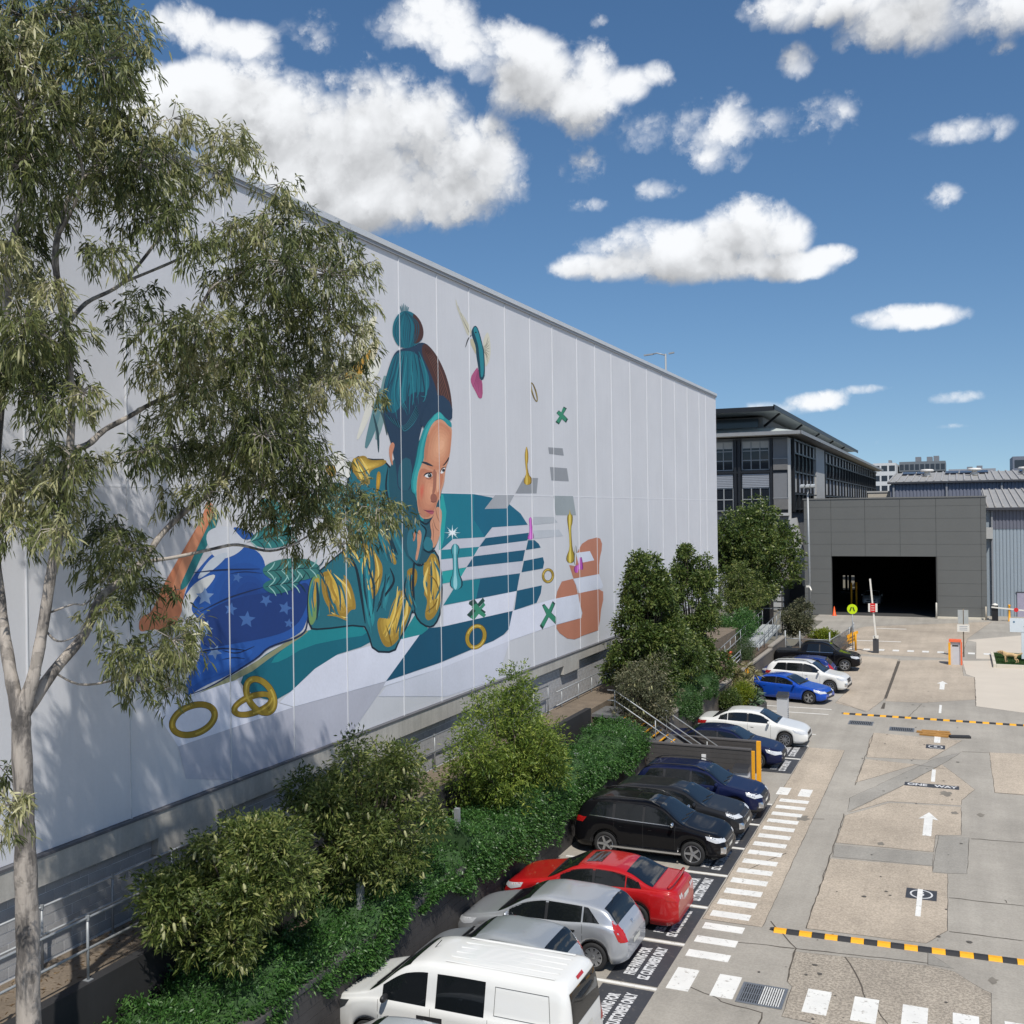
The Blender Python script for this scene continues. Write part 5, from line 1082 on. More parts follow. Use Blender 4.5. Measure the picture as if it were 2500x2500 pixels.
def make_car(name, label, s, loc, rz):
    t = thing(name, (*loc, 0), label, s['cat'], 'cars parked along the retaining wall', rz)
    L, W = s['L'], s['W']; r, ww = s.get('r', .33), s.get('tw', .21)
    axles = (s['fo'], s['fo'] + s['wb']); zc = s.get('clear', .20)
    top, belt = s['top'], s['belt']; paintm = s['paint']
    tum = s.get('tum', .30)
    ws0, ws1, rr1, rr0 = s['cab']     # windscreen foot, windscreen head, rear glass head, rear glass foot
    def sec(x):
        d = min(x, L - x); ef = s.get('round', (.60, .24)) if x < L / 2 else s.get('roundr', (.5, .16))
        plan = 1 - ef[1] * (1 - min(d / ef[0], 1)) ** 2.3
        w = W / 2 * plan; zt = interp(top, x); zs = min(interp(belt, x), zt - .02); H = zt - zs
        zb = zc + .10 * (1 - min(d / .25, 1)) ** 1.5
        for xa in axles:
            ra = r + .045
            if abs(x - xa) < ra: zb = max(zb, r + math.sqrt(ra * ra - (x - xa) ** 2) - .0)
        zb = min(zb, zs - .06)
        inset = .045 + tum * H; wb = w * .975; wr = max(wb - inset, .2)
        h = zs - zb; Z = lambda f: zb + f * h
        hm = max(.02, min(.62 - zb, h))    # widest about knee height
        P = [(0, zb), (w * .82, zb), (w * .955, zb + .012), (w * .98, Z(.22)), (w, Z(.48)), (w * .996, Z(.66)), (w * .99, Z(.84)), (wb, zs)]
        P += [(wb - .018, zs + min(.012, H * .1))]
        for f in (.2, .4, .6, .78): P.append((wb - .018 - (inset - .018) * f / .78 * .86, zs + H * f))
        P += [(wr * .97, zs + H * .885), (wr * .90, zs + H * .95), (wr * .76, zs + H * .982), (wr * .5, zs + H * .996), (wr * .25, zt), (0, zt)]
        return P, (w, wb, wr, zs, zt, H, zb)
    st = sorted(set([0, .008, .025, .05, .085, .13] + [L, L - .008, L - .025, L - .05, L - .085, L - .13] + list(np.arange(.18, L - .15, .05)) + [xa + dx for xa in axles for dx in np.linspace(-(r + .045), r + .045, 19)]))
    st2 = [st[0]]
    for x in st[1:]:
        if x - st2[-1] > .012 or x < .03 or x > L - .03: st2.append(x)
    st = st2
    mb = MB(); K = len(sec(1.0)[0]); ring = 2 * K - 2
    for x in st:
        P, _ = sec(x); full = [(L / 2 - x, y, z) for y, z in P] + [(L / 2 - x, -y, z) for y, z in P[-2:0:-1]]
        mb.v += full
    for i in range(len(st) - 1):
        for k in range(ring):
            k2 = (k + 1) % ring; mb.f.append((i * ring + k, i * ring + k2, (i + 1) * ring + k2, (i + 1) * ring + k))
    mb.f.append(tuple(range(ring - 1, -1, -1))); mb.f.append(tuple((len(st) - 1) * ring + k for k in range(ring)))
    me = mb.mesh('body', smooth=True)
    bm = bmesh.new(); bm.from_mesh(me); bmesh.ops.recalc_face_normals(bm, faces=bm.faces); bm.to_mesh(me); bvh = BVHTree.FromBMesh(bm); bm.free()
    for p in me.polygons:
        if p.loop_total > 4 or all(me.vertices[v].co.z < zc + .02 for v in p.vertices): p.use_smooth = False
    body = link('body', me, paintm, t)
    if s.get('clad'):
        me.materials.append(M_plastic)
        for p in me.polygons:
            if p.center.z < s['clad'] and abs(p.normal.z) < .9: p.material_index = 1
    def patch(nm, m, poly, axis, off=.005, parent=t, step=.14):
        vs, fs = densify(poly, step); out = []; ok = []
        for a, b in vs:
            if axis == 's+': o, d = Vector((L / 2 - a, 3, b)), Vector((0, -1, 0))
            elif axis == 's-': o, d = Vector((L / 2 - a, -3, b)), Vector((0, 1, 0))
            elif axis == 't': o, d = Vector((L / 2 - a, b, 4)), Vector((0, 0, -1))
            elif axis == 'f': o, d = Vector((6, a, b)), Vector((-1, 0, 0))
            else: o, d = Vector((-6, a, b)), Vector((1, 0, 0))
            hit, nn, _, _ = bvh.ray_cast(o, d)
            if hit is None: out.append((0, 0, 0)); ok.append(False)
            else:
                if nn.dot(d) > 0: nn = -nn
                out.append(tuple(hit + nn * off)); ok.append(True)
        fs = [f for f in fs if all(ok[i] for i in f)]
        if not fs: return None
        o = MB().add(out, fs); mesh = o.mesh(nm, smooth=True)
        bm = bmesh.new(); bm.from_mesh(mesh); bmesh.ops.delete(bm, geom=[v for v in bm.verts if not v.link_faces], context='VERTS'); bmesh.ops.recalc_face_normals(bm, faces=bm.faces)
        dv = {'s+': Vector((0, 1, 0)), 's-': Vector((0, -1, 0)), 't': Vector((0, 0, 1)), 'f': Vector((1, 0, 0)), 'r': Vector((-1, 0, 0))}[axis]
        if sum((f.normal.dot(dv) for f in bm.faces)) < 0: bmesh.ops.reverse_faces(bm, faces=bm.faces[:])
        bm.to_mesh(mesh); bm.free(); return link(nm, mesh, m, parent)
    # side glass
    def wtop(x): P, q = sec(x); return q[3] + q[5] * s.get('wtop', .80)
    def wbot(x): P, q = sec(x); return q[3] + s.get('wbot', .035)
    for sd in ('s+', 's-'):
        for (xa, xb, fr, re) in s['win']:
            n = 10; xs_ = [xa + (xb - xa) * i / n for i in range(n + 1)]
            up = [(x, wtop(x)) for x in xs_]; lo = [(x, wbot(x)) for x in xs_]
            if re: up = [(x, max(z, wbot(x) + .03) if i < n - 1 else max(wbot(x) + .03, z)) for i, (x, z) in enumerate(up)]
            pts = [(x, max(z, wbot(x) + .012)) for x, z in up]
            if fr: pts[0] = (xa + fr, pts[0][1])
            if re: pts = [(x if x < xb - re * ((z - wbot(x)) / max(.05, wtop((xa + xb) / 2) - wbot((xa + xb) / 2))) else xb - re * ((z - wbot(x)) / max(.05, wtop((xa + xb) / 2) - wbot((xa + xb) / 2))), z) for x, z in pts]
            poly = pts + lo[::-1]
            clean = []
            for p in poly:
                if not clean or (abs(p[0] - clean[-1][0]) + abs(p[1] - clean[-1][1])) > 1e-3: clean.append(p)
            patch('side_window', M_glass, clean, sd, .004)
        if s.get('pillar'):
            for (xa, xb) in s['pillar']: patch('pillar_trim', M_plastic, [(xa, wtop(xa)), (xb, wtop(xb)), (xb, wbot(xb)), (xa, wbot(xa))], sd, .003)
        if s.get('chrome'):
            a, b_ = s['win'][0][0], s['win'][-1][1]; xs_ = [a + (b_ - a) * i / 12 for i in range(13)]
            patch('window_trim', M_chrome, [(x, wbot(x) - .002) for x in xs_] + [(x, wbot(x) - .022) for x in xs_[::-1]], sd, .006)
        for xd in s.get('seams', []):
            q = sec(xd)[1]; patch('door_seam', M_seam, [(xd - .004, q[3] - .0), (xd + .004, q[3] - .0), (xd + .004, zc + .12), (xd - .004, zc + .12)], sd, .0015)
        for xd in s.get('handles', []):
            q = sec(xd)[1]; patch('door_handle', s.get('handlem', paintm), [(xd - .085, q[3] - .13), (xd + .085, q[3] - .12), (xd + .085, q[3] - .155), (xd - .085, q[3] - .165)], sd, .016)
            patch('handle_recess', M_seam, [(xd - .05, q[3] - .155), (xd + .05, q[3] - .15), (xd + .05, q[3] - .185), (xd - .05, q[3] - .19)], sd, .002)
        for (nm, m_, poly) in s.get('side', []): patch(nm, m_, poly, sd, .006, step=.05)
        sg = 1 if sd == 's+' else -1
        # mirrors
        xm = s['mir']; q = sec(xm)[1]; ym = sg * (q[1] + .02); zm = q[3] + .06
        mm = MB(); mm.lathe((0, 0, 0), [(.02, -.1), (.075, -.085), (.088, -.02), (.082, .05), (.06, .09), (.01, .10)], 12, 'y')
        mo = mm.mesh('mirror', smooth=True); o = link('mirror', mo, s.get('mirm', paintm), t, (L / 2 - xm, ym + sg * .09, zm + .04)); o.scale = (.62, 1.05, .82)
        if s.get('rails'):
            a, b_ = s['rails']; pts = []
            for k in range(9):
                x = a + (b_ - a) * k / 8; P, q = sec(x); pts.append((L / 2 - x, sg * q[2] * .93, q[4] + (.045 if 0 < k < 8 else -.01)))
            MB().tube(pts, .02, 8).build('roof_rail', s.get('railm', M_plastic), t, True, local=True)
        for xa in axles:
            ty, rim, dk = wheel_meshes(r, ww, s.get('wheel', 'five'))
            o = link('wheel', ty, None, t, (L / 2 - xa, sg * (W / 2 - ww / 2 - .012), r)); 
            if sg < 0: o.rotation_euler = (0, 0, PI)
            link('rim', rim, None, o); link('brake_disc', dk, None, o)
            # arch liner
            ra = r + .042; n = 14; ml = MB()
            vs = []
            for k in range(n + 1):
                a = PI * k / n; vs += [(L / 2 - xa + ra * math.cos(a), sg * (W / 2 - .015) * .99, r + ra * math.sin(a)), (L / 2 - xa + ra * math.cos(a), sg * (W / 2 - .5), r + ra * math.sin(a))]
            ml.add(vs, [(2 * k, 2 * k + 1, 2 * k + 3, 2 * k + 2) for k in range(n)]); ml.build('arch_liner', M_plastic, t, local=True)
            if s.get('archtrim'):
                pl = [(xa + (ra + .005) * math.cos(a), r + (ra + .005) * math.sin(a)) for a in np.linspace(.05, PI - .05, 13)] + [(xa + (ra + .07) * math.cos(a), r + (ra + .07) * math.sin(a)) for a in np.linspace(PI - .05, .05, 13)]
                patch('arch_trim', M_plastic, [(a, min(z, sec(a)[1][3] - .02)) for a, z in pl], sd, .006, step=.2)
    MB().box(-L / 2 + .35, L / 2 - .35, -W / 2 + .22, W / 2 - .22, zc - .02, r + .35).build('underbody', M_plastic, t, local=True)
    # windscreen and rear glass
    def glass(nm, xa, xb, ka, kb):
        n = 8; left = []
        for i in range(n + 1):
            x = xa + (xb - xa) * i / n; q = sec(x)[1]; left.append((x, q[2] * (ka + (kb - ka) * i / n)))
        patch(nm, M_glass, left + [(x, -y) for x, y in left[::-1]], 't', .008, step=.09)
    glass('windscreen', ws0 + .02, ws1 - .03, .97, .90)
    if s.get('rearglass', True): glass('rear_window', rr1 + .04, rr0 - .02, .88, .92)
    if s.get('reargl_r'):
        z0, z1, y0, y1 = s['reargl_r']; patch('rear_window', M_glass, [(-y0, z0), (y0, z0), (y1, z1), (-y1, z1)], 'r', .012, step=.05)
    for (nm, m_, poly, ax) in s.get('patches', []):
        patch(nm, m_, poly, ax, .008, step=.04)
        if ax in ('f', 'r') and nm in ('headlight', 'tail_light', 'fog_light'): patch(nm, m_, [(-a, b) for a, b in poly], ax, .008, step=.04)
    if s.get('antenna'): x = s['antenna']; z = sec(x)[1][4]; MB().tube([(L / 2 - x, 0, z - .01), (L / 2 - x - .16, 0, z + .17)], .008, 5).build('antenna', M_plastic, t, local=True)
    if s.get('wiper', True):
        for yy in (-.25, .3):
            z = sec(ws0 + .08)[1][4]; MB().bar((L / 2 - ws0 - .05, yy + .3, z + .0), (L / 2 - ws0 - .12, yy - .25, z + .045), .02, .02).build('wiper', M_plastic, t, local=True)
    return t, sec, patch
WHITE = carpaint('white', (.72, .72, .70)); SILVER = carpaint('silver', (.50, .52, .55), .55, .32); RED = carpaint('red', (.40, .010, .012)); BLACK = carpaint('black', (.006, .006, .0075)); NAVYP = carpaint('navy', (.008, .012, .045)); BLUE = carpaint('blue', (.010, .075, .46), .25); DGREY = carpaint('dark_grey', (.018, .019, .022)); DBLUE = carpaint('dark_blue', (.012, .03, .16))
def lampsF(y0, y1, z0, z1): return ('headlight', M_lamp, [(y0, z0), (y1, z0 + .03), (y1, z1), (y0 + .05, z1 - .02)], 'f')
sedan = dict(cat='car', L=4.80, W=1.82, wb=2.775, fo=.95, r=.325, top=[(0, .52), (.05, .66), (.3, .80), (.9, .93), (1.25, 1.00), (2.05, 1.40), (2.6, 1.465), (3.1, 1.45), (3.5, 1.38), (4.15, 1.09), (4.5, 1.07), (4.74, 1.03), (4.8, .85)],
  belt=[(0, .50), (.3, .70), (.9, .86), (1.4, .93), (3.0, .97), (4.0, 1.0), (4.6, .98), (4.8, .80)], cab=(1.25, 2.08, 3.42, 4.14), win=[(1.62, 2.52, 0, 0), (2.59, 3.42, 0, 0), (3.45, 3.85, 0, .12)], pillar=[(2.52, 2.59)], seams=(1.55, 2.55, 3.5), handles=(2.35, 3.3), mir=1.62,
  wheel='ten', side=[('headlight', M_lamp, [(.05, .60), (.12, .70), (.62, .80), (.55, .68), (.25, .58)]), ('tail_light', M_red, [(4.76, .80), (4.74, .95), (4.35, .97), (4.42, .83)])],
  patches=[('grille', M_plastic, [(-.42, .52), (.42, .52), (.5, .63), (-.5, .63)], 'f'), lampsF(.45, .78, .57, .70), ('intake', M_plastic, [(-.6, .28), (.6, .28), (.55, .40), (-.55, .40)], 'f'), ('number_plate', M_plate, [(-.2, .42), (.2, .42), (.2, .51), (-.2, .51)], 'f'), ('tail_light', M_red, [(.45, .80), (.80, .80), (.80, .95), (.5, .93)], 'r'), ('number_plate', M_plate, [(-.22, .72), (.22, .72), (.22, .83), (-.22, .83)], 'r')])
suv = dict(cat='car', L=4.62, W=1.82, wb=2.67, fo=.93, r=.36, clear=.24, top=[(0, .58), (.05, .78), (.3, .95), (.95, 1.08), (1.2, 1.14), (1.95, 1.60), (2.5, 1.70), (3.4, 1.69), (4.1, 1.62), (4.35, 1.45), (4.56, 1.05), (4.62, .80)],
  belt=[(0, .56), (.3, .86), (.9, 1.0), (1.4, 1.07), (3.0, 1.11), (4.1, 1.15), (4.5, 1.0), (4.62, .75)], cab=(1.2, 1.98, 4.05, 4.5), win=[(1.52, 2.38, 0, 0), (2.45, 3.3, 0, 0), (3.38, 4.1, 0, .26)], pillar=[(2.38, 2.45), (3.3, 3.38)], seams=(1.45, 2.42, 3.32), handles=(2.2, 3.1), mir=1.5, rearglass=False, reargl_r=(1.12, 1.52, .64, .56), roundr=(.5, .2),
  rails=(1.95, 4.05), wheel='twin', side=[('headlight', M_lamp, [(.06, .74), (.10, .84), (.55, .93), (.5, .82), (.25, .73)]), ('tail_light', M_red, [(4.55, .95), (4.45, 1.10), (4.18, 1.12), (4.3, .96)])],
  patches=[('grille', M_plastic, [(-.38, .60), (.38, .60), (.44, .80), (-.44, .80)], 'f'), ('grille_trim', M_chrome, [(-.40, .69), (.40, .69), (.40, .715), (-.40, .715)], 'f'), lampsF(.46, .80, .72, .84), ('intake', M_plastic, [(-.7, .33), (.7, .33), (.62, .47), (-.62, .47)], 'f'), ('fog_light', M_chrome, [(.58, .42), (.78, .42), (.78, .60), (.66, .60)], 'f'), ('number_plate', M_plate, [(-.2, .49), (.2, .49), (.2, .58), (-.2, .58)], 'f'), ('tail_light', M_red, [(.5, .95), (.82, .95), (.82, 1.12), (.55, 1.05)], 'r'), ('number_plate', M_plate, [(-.2, .82), (.2, .82), (.2, .93), (-.2, .93)], 'r')])
hatch = dict(cat='car', L=4.28, W=1.78, wb=2.65, fo=.86, r=.315, top=[(0, .52), (.05, .66), (.3, .80), (.85, .93), (1.1, .99), (1.9, 1.38), (2.4, 1.475), (3.1, 1.46), (3.6, 1.40), (3.78, 1.34), (4.05, 1.05), (4.2, .90), (4.28, .72)],
  belt=[(0, .50), (.3, .70), (.85, .86), (1.3, .92), (2.8, .98), (3.6, 1.04), (3.95, 1.0), (4.28, .68)], cab=(1.1, 1.93, 3.68, 4.06), win=[(1.42, 2.32, 0, 0), (2.39, 3.22, 0, 0), (3.26, 3.66, 0, .28)], pillar=[(2.32, 2.39)], seams=(1.35, 2.36, 3.25), handles=(2.15, 3.0), handlem=M_plastic, mir=1.42, rearglass=True, wheel='hub', antenna=3.7, roundr=(.55, .2), round=(.65, .26),
  side=[('headlight', M_lamp, [(.05, .60), (.12, .70), (.62, .80), (.5, .66), (.25, .58)]), ('tail_light', M_red, [(4.26, .70), (4.21, .86), (4.05, 1.10), (3.93, 1.15), (3.99, .96), (4.10, .72)])],
  patches=[('grille', M_plastic, [(-.4, .48), (.4, .48), (.45, .6), (-.45, .6)], 'f'), lampsF(.45, .76, .57, .70), ('tail_light', M_red, [(.66, .70), (.80, .70), (.76, 1.06), (.67, 1.06)], 'r'), ('number_plate', M_plate, [(-.26, .52), (.26, .52), (.26, .63), (-.26, .63)], 'r'), ('badge', M_chrome, [(-.06, .90), (.06, .90), (.06, .96), (-.06, .96)], 'r')])
van = dict(cat='van', L=5.12, W=1.92, wb=3.2, fo=.95, r=.33, clear=.22, tum=.17, top=[(0, .60), (.04, .82), (.2, .98), (.75, 1.16), (.95, 1.22), (1.8, 1.82), (2.2, 1.90), (3.2, 1.93), (4.75, 1.92), (4.95, 1.86), (5.04, 1.62), (5.10, 1.10), (5.12, .85)],
  belt=[(0, .58), (.2, .90), (.75, 1.05), (1.2, 1.12), (4.9, 1.14), (5.12, .80)], cab=(.95, 1.83, 4.9, 5.0), win=[(1.28, 2.22, 0, 0), (2.42, 3.42, 0, 0)], wtop=.78, wbot=.02, seams=(1.2, 2.32, 3.5), handles=(), mir=1.4, rearglass=False, reargl_r=(1.16, 1.74, .72, .66), wheel='hub', mirm=M_plastic, antenna=1.95, roundr=(.28, .12), round=(.8, .25),
  side=[('headlight', M_lampd, [(.06, .72), (.12, .90), (.55, 1.0), (.45, .86), (.2, .70)]), ('tail_light', M_red, [(5.08, .72), (5.06, 1.12), (4.96, 1.14), (4.94, .74)]), ('door_handle', M_plastic, [(2.04, .86), (2.58, .88), (2.58, 1.0), (2.04, .98)]), ('slide_rail', M_seam, [(3.5, 1.06), (4.75, 1.07), (4.75, 1.045), (3.5, 1.035)]),
        ('panel_crease', M_seam, [(3.62, 1.22), (4.72, 1.22), (4.72, 1.229), (3.62, 1.229)]), ('panel_crease', M_seam, [(3.62, 1.70), (4.66, 1.70), (4.66, 1.709), (3.62, 1.709)]), ('panel_crease', M_seam, [(3.615, 1.22), (3.624, 1.22), (3.624, 1.71), (3.615, 1.71)]), ('panel_crease', M_seam, [(4.72, 1.22), (4.729, 1.22), (4.669, 1.71), (4.66, 1.71)])],
  patches=[lampsF(.5, .85, .72, .9), ('grille', M_plastic, [(-.4, .62), (.4, .62), (.4, .74), (-.4, .74)], 'f'), ('tail_light', M_red, [(.72, .70), (.88, .70), (.88, 1.08), (.76, 1.08)], 'r'), ('number_plate', M_plate, [(-.26, .82), (.26, .82), (.26, .94), (-.26, .94)], 'r'), ('brake_light', M_red, [(-.16, 1.80), (.16, 1.80), (.16, 1.85), (-.16, 1.85)], 'r')])
ute = dict(cat='pickup', L=5.3, W=1.86, wb=3.2, fo=.9, r=.38, clear=.30, top=[(0, .66), (.05, .86), (.3, 1.04), (1.0, 1.16), (1.25, 1.22), (1.95, 1.70), (2.4, 1.79), (3.1, 1.77), (3.5, 1.66), (3.72, 1.22), (3.8, 1.17), (5.2, 1.16), (5.3, 1.0)],
  belt=[(0, .64), (.3, .95), (.9, 1.06), (1.4, 1.12), (3.7, 1.15), (5.2, 1.14), (5.3, .95)], cab=(1.25, 1.98, 3.45, 3.7), win=[(1.55, 2.4, 0, 0), (2.48, 3.25, 0, .1)], pillar=[(2.4, 2.48)], seams=(1.5, 2.44, 3.4), handles=(2.25, 3.1), mir=1.55, wheel='six', chrome=True, roundr=(.3, .1),
  side=[('headlight', M_lamp, [(.06, .82), (.12, .95), (.55, 1.0), (.5, .88), (.2, .80)])], patches=[('grille', M_chrome, [(-.5, .70), (.5, .70), (.5, .92), (-.5, .92)], 'f'), lampsF(.55, .85, .80, .95), ('tonneau', M_plastic, [(3.85, -.72), (3.85, .72), (5.2, .72), (5.2, -.72)], 't'), ('number_plate', M_plate, [(-.2, .5), (.2, .5), (.2, .6), (-.2, .6)], 'f')])
def V(base, **k): d = dict(base); d.update(k); return d
# nearest first; nose towards the wall is rz = pi
make_car('parked_car', 'pale silver sedan cut off by the bottom edge, nearest the camera', V(sedan, paint=carpaint('pale_silver', (.60, .64, .68), .35)), (-9.15, 15.45), PI)
vt, vsec, vp = make_car('parked_van', 'white delivery van with dark side windows and a ribbed roof', V(van, paint=WHITE), (-8.95, 17.98), PI)
for k in range(6):
    yy = -.55 + k * .22; MB().add([(2.56 - x, yy + dy, vsec(x)[1][4] + dz) for x in (2.5, 4.7) for dy, dz in ((-.035, .001), (-.015, .012), (.015, .012), (.035, .001))], [(0, 1, 5, 4), (1, 2, 6, 5), (2, 3, 7, 6)]).build('roof_rib', WHITE, vt, local=True)
oh, _, _ = make_car('parked_car', 'older silver hatchback between the white van and the larger silver hatchback', V(hatch, paint=carpaint('old_silver', (.40, .43, .46), .5, .38), wheel='ten', antenna=None), (-9.36, 20.45), PI)
oh.scale = (.865, .94, 1.0)
make_car('parked_car', 'bright silver hatchback with long red tail lights beside the red sedan', V(hatch, paint=SILVER), (-9.08, 22.95), PI)
rt, rsec, rp = make_car('parked_car', 'red sedan with a sunroof and boot spoiler', V(sedan, paint=RED, L=4.69, wheel='ten', fo=.95, wb=2.675, top=[(0, .52), (.05, .66), (.3, .80), (.9, .92), (1.25, .99), (2.05, 1.36), (2.6, 1.43), (3.0, 1.415), (3.4, 1.34), (4.05, 1.08), (4.4, 1.06), (4.63, 1.02), (4.69, .82)], belt=[(0, .50), (.3, .70), (.9, .86), (1.4, .92), (3.0, .97), (4.0, 1.0), (4.5, .96), (4.69, .78)], cab=(1.25, 2.08, 3.3, 4.06), win=[(1.62, 2.48, 0, 0), (2.55, 3.35, 0, 0), (3.38, 3.78, 0, .12)], pillar=[(2.48, 2.55)], seams=(1.55, 2.52, 3.42)), (-8.75, 25.50), PI)
rp('sunroof', M_glass, [(2.2, -.42), (2.2, .42), (2.62, .42), (2.62, -.42)], 't', .006)
MB().tube([(2.345 - 4.42, -.74, 1.09), (2.345 - 4.48, -.6, 1.155), (2.345 - 4.5, 0, 1.17), (2.345 - 4.48, .6, 1.155), (2.345 - 4.42, .74, 1.09)], [.03, .045, .045, .045, .03], 8).build('spoiler', RED, rt, True, local=True)
for yy in (.58, -.58, .44, -.44): rp('lamp_lens', M_lamp, [(yy - .05, .82), (yy + .05, .82), (yy + .05, .91), (yy - .05, .91)], 'r', .009)
bt, bsec, bp = make_car('parked_car', 'glossy black SUV with chrome mirrors and side step, next to the empty bay', V(suv, paint=BLACK, archtrim=True, chrome=True, mirm=M_chrome, railm=mat('rail_black', (.03, .03, .03), .3), wheel='five'), (-8.62, 30.52), 0)
bp('sunroof', M_glass, [(2.15, -.45), (2.15, .45), (2.75, .45), (2.75, -.45)], 't', .006)
for sg in (1, -1): MB().bar((-1.1, sg * .93, .34), (1.05, sg * .93, .34), .09, .05).build('side_step', M_chrome, bt, local=True)
make_car('parked_car', 'dark charcoal hatchback parked between the black SUV and the navy crossover', V(suv, paint=DGREY, L=4.5, r=.33, clear=.2, reargl_r=(1.0, 1.34, .62, .54), top=[(0, .55), (.05, .70), (.3, .86), (.95, .99), (1.2, 1.04), (1.95, 1.42), (2.5, 1.51), (3.4, 1.50), (4.0, 1.42), (4.3, 1.22), (4.45, .95), (4.5, .75)], belt=[(0, .53), (.3, .78), (.9, .92), (1.4, .98), (3.0, 1.02), (4.0, 1.05), (4.4, .92), (4.5, .7)], cab=(1.2, 1.98, 4.0, 4.36), rails=None), (-8.52, 33.05), 0)
make_car('parked_car', 'navy crossover with roof rails parked before the charcoal wing wall', V(suv, paint=NAVYP, L=4.48, fo=.92, wb=2.665, archtrim=True, clad=.42, r=.345, reargl_r=(1.04, 1.42, .62, .54), top=[(0, .56), (.05, .74), (.3, .90), (.95, 1.02), (1.2, 1.07), (1.95, 1.50), (2.5, 1.58), (3.3, 1.57), (3.95, 1.49), (4.25, 1.25), (4.43, .98), (4.48, .78)], belt=[(0, .54), (.3, .82), (.9, .95), (1.4, 1.01), (3.0, 1.05), (4.0, 1.08), (4.35, .95), (4.48, .72)], cab=(1.2, 1.98, 3.95, 4.34)), (-8.35, 35.55), 0)
make_car('parked_car', 'navy sedan half hidden behind the charcoal wing wall and guard post', V(sedan, paint=NAVYP, chrome=True), (-8.98, 42.6), 0)
make_car('parked_car', 'white sedan parked just past the stairs', V(sedan, paint=WHITE, chrome=False), (-8.52, 46.75), 0)
make_car('parked_car', 'vivid blue fastback sedan parked at an angle', V(sedan, paint=BLUE, wheel='twin', L=4.83, wb=2.9, fo=.85, r=.345, top=[(0, .50), (.05, .62), (.3, .76), (.95, .90), (1.35, .97), (2.2, 1.34), (2.7, 1.40), (3.2, 1.37), (3.7, 1.25), (4.4, 1.06), (4.65, 1.03), (4.8, .96), (4.83, .82)], belt=[(0, .48), (.3, .66), (.9, .83), (1.5, .90), (3.0, .95), (4.0, .99), (4.6, .97), (4.83, .78)], cab=(1.35, 2.2, 3.4, 4.3), win=[(1.75, 2.65, 0, 0), (2.72, 3.55, 0, .1)], pillar=[(2.65, 2.72)], seams=(1.6, 2.7, 3.6)), (-8.75, 57.55), math.radians(-12))
make_car('parked_car', 'white SUV with roof rails between the blue cars', V(suv, paint=WHITE, archtrim=False, wheel='ten'), (-8.05, 61.0), math.radians(-5))
make_car('parked_car', 'deep blue hatchback mostly hidden behind the white SUV', V(hatch, paint=DBLUE), (-9.0, 64.3), PI)
make_car('parked_pickup', 'black dual-cab pickup at the far end of the row', V(ute, paint=BLACK), (-8.5, 69.3), 0)

make_car('parked_car', 'white car standing deep inside the dark garage', V(sedan, paint=WHITE), (-8.6, 117), -PI / 2)
# ================================================================== vegetation
def unit(a): return a / np.maximum(np.linalg.norm(a, axis=1, keepdims=True), 1e-6)
def leaf_mesh(name, P, D, Ln, Wd, m, parent, org, bend=.25, six=False, shade=None):
    N = len(P); D = unit(D); R = unit(rng.normal(size=(N, 3))); Sd = unit(np.cross(D, R)); Nn = np.cross(Sd, D)
    Ln = Ln[:, None]; Wd = Wd[:, None]; g = np.zeros((N, 3)); g[:, 2] = -1
    P = P - np.array(org)
    if six:
        a = P + D * Ln * .33 + g * Ln * bend * .1; b = P + D * Ln * .70 + g * Ln * bend * .45; tp = P + D * Ln * .98 + g * Ln * bend
        V = np.stack([P, a + Sd * Wd / 2, a - Sd * Wd / 2, b + Sd * Wd * .38, b - Sd * Wd * .38, tp], 1).reshape(-1, 3); nv = 6
        idx = np.array([0, 1, 2, 1, 3, 4, 2, 3, 5, 4]); tot = np.array([3, 4, 3])
    else:
        a = P + D * Ln * .5 + g * Ln * bend * .2 + Nn * Wd * .12; tp = P + D * Ln + g * Ln * bend
        V = np.stack([P, a + Sd * Wd / 2, tp, a - Sd * Wd / 2], 1).reshape(-1, 3); nv = 4
        idx = np.array([0, 1, 2, 3]); tot = np.array([4])
    loops = (np.arange(N)[:, None] * nv + idx[None]).ravel().astype(np.int32)
    totals = np.tile(tot, N).astype(np.int32); starts = np.concatenate([[0], np.cumsum(totals)[:-1]]).astype(np.int32)
    me = bpy.data.meshes.new(name); me.vertices.add(len(V)); me.vertices.foreach_set('co', V.astype(np.float32).ravel())
    me.loops.add(len(loops)); me.loops.foreach_set('vertex_index', loops); me.polygons.add(len(totals))
    me.polygons.foreach_set('loop_start', starts); me.polygons.foreach_set('loop_total', totals); me.update(calc_edges=True)
    at = me.attributes.new('rnd', 'FLOAT', 'POINT'); rv = rng.random(N) if shade is None else np.clip(shade + rng.normal(0, .16, N), 0, 1)
    at.data.foreach_set('value', np.repeat(rv, nv).astype(np.float32))
    return link(name, me, m, parent)
def sphere_pts(n, lo=.5):
    d = unit(rng.normal(size=(n, 3))); return d, d * (lo + (1 - lo) * rng.random((n, 1)) ** .6)
L_gum = leafmat('leaf_gum', (.055, .074, .022), (.20, .225, .078), (.50, .475, .26), .40, .36)
L_bb = leafmat('leaf_bottlebrush', (.036, .066, .014), (.125, .170, .036), (.37, .38, .13), .48, .36)
L_bbl = leafmat('leaf_bottlebrush_bright', (.045, .09, .014), (.16, .235, .034), (.40, .46, .09), .5, .38)
L_hedge = leafmat('leaf_hedge', (.020, .062, .014), (.066, .165, .036), (.165, .31, .085), .4, .3)
L_dark = leafmat('leaf_dark_green', (.024, .054, .012), (.076, .125, .026), (.22, .255, .07), .42, .28)
L_mid = leafmat('leaf_mid_green', (.028, .058, .012), (.092, .14, .030), (.25, .28, .08), .42, .3)
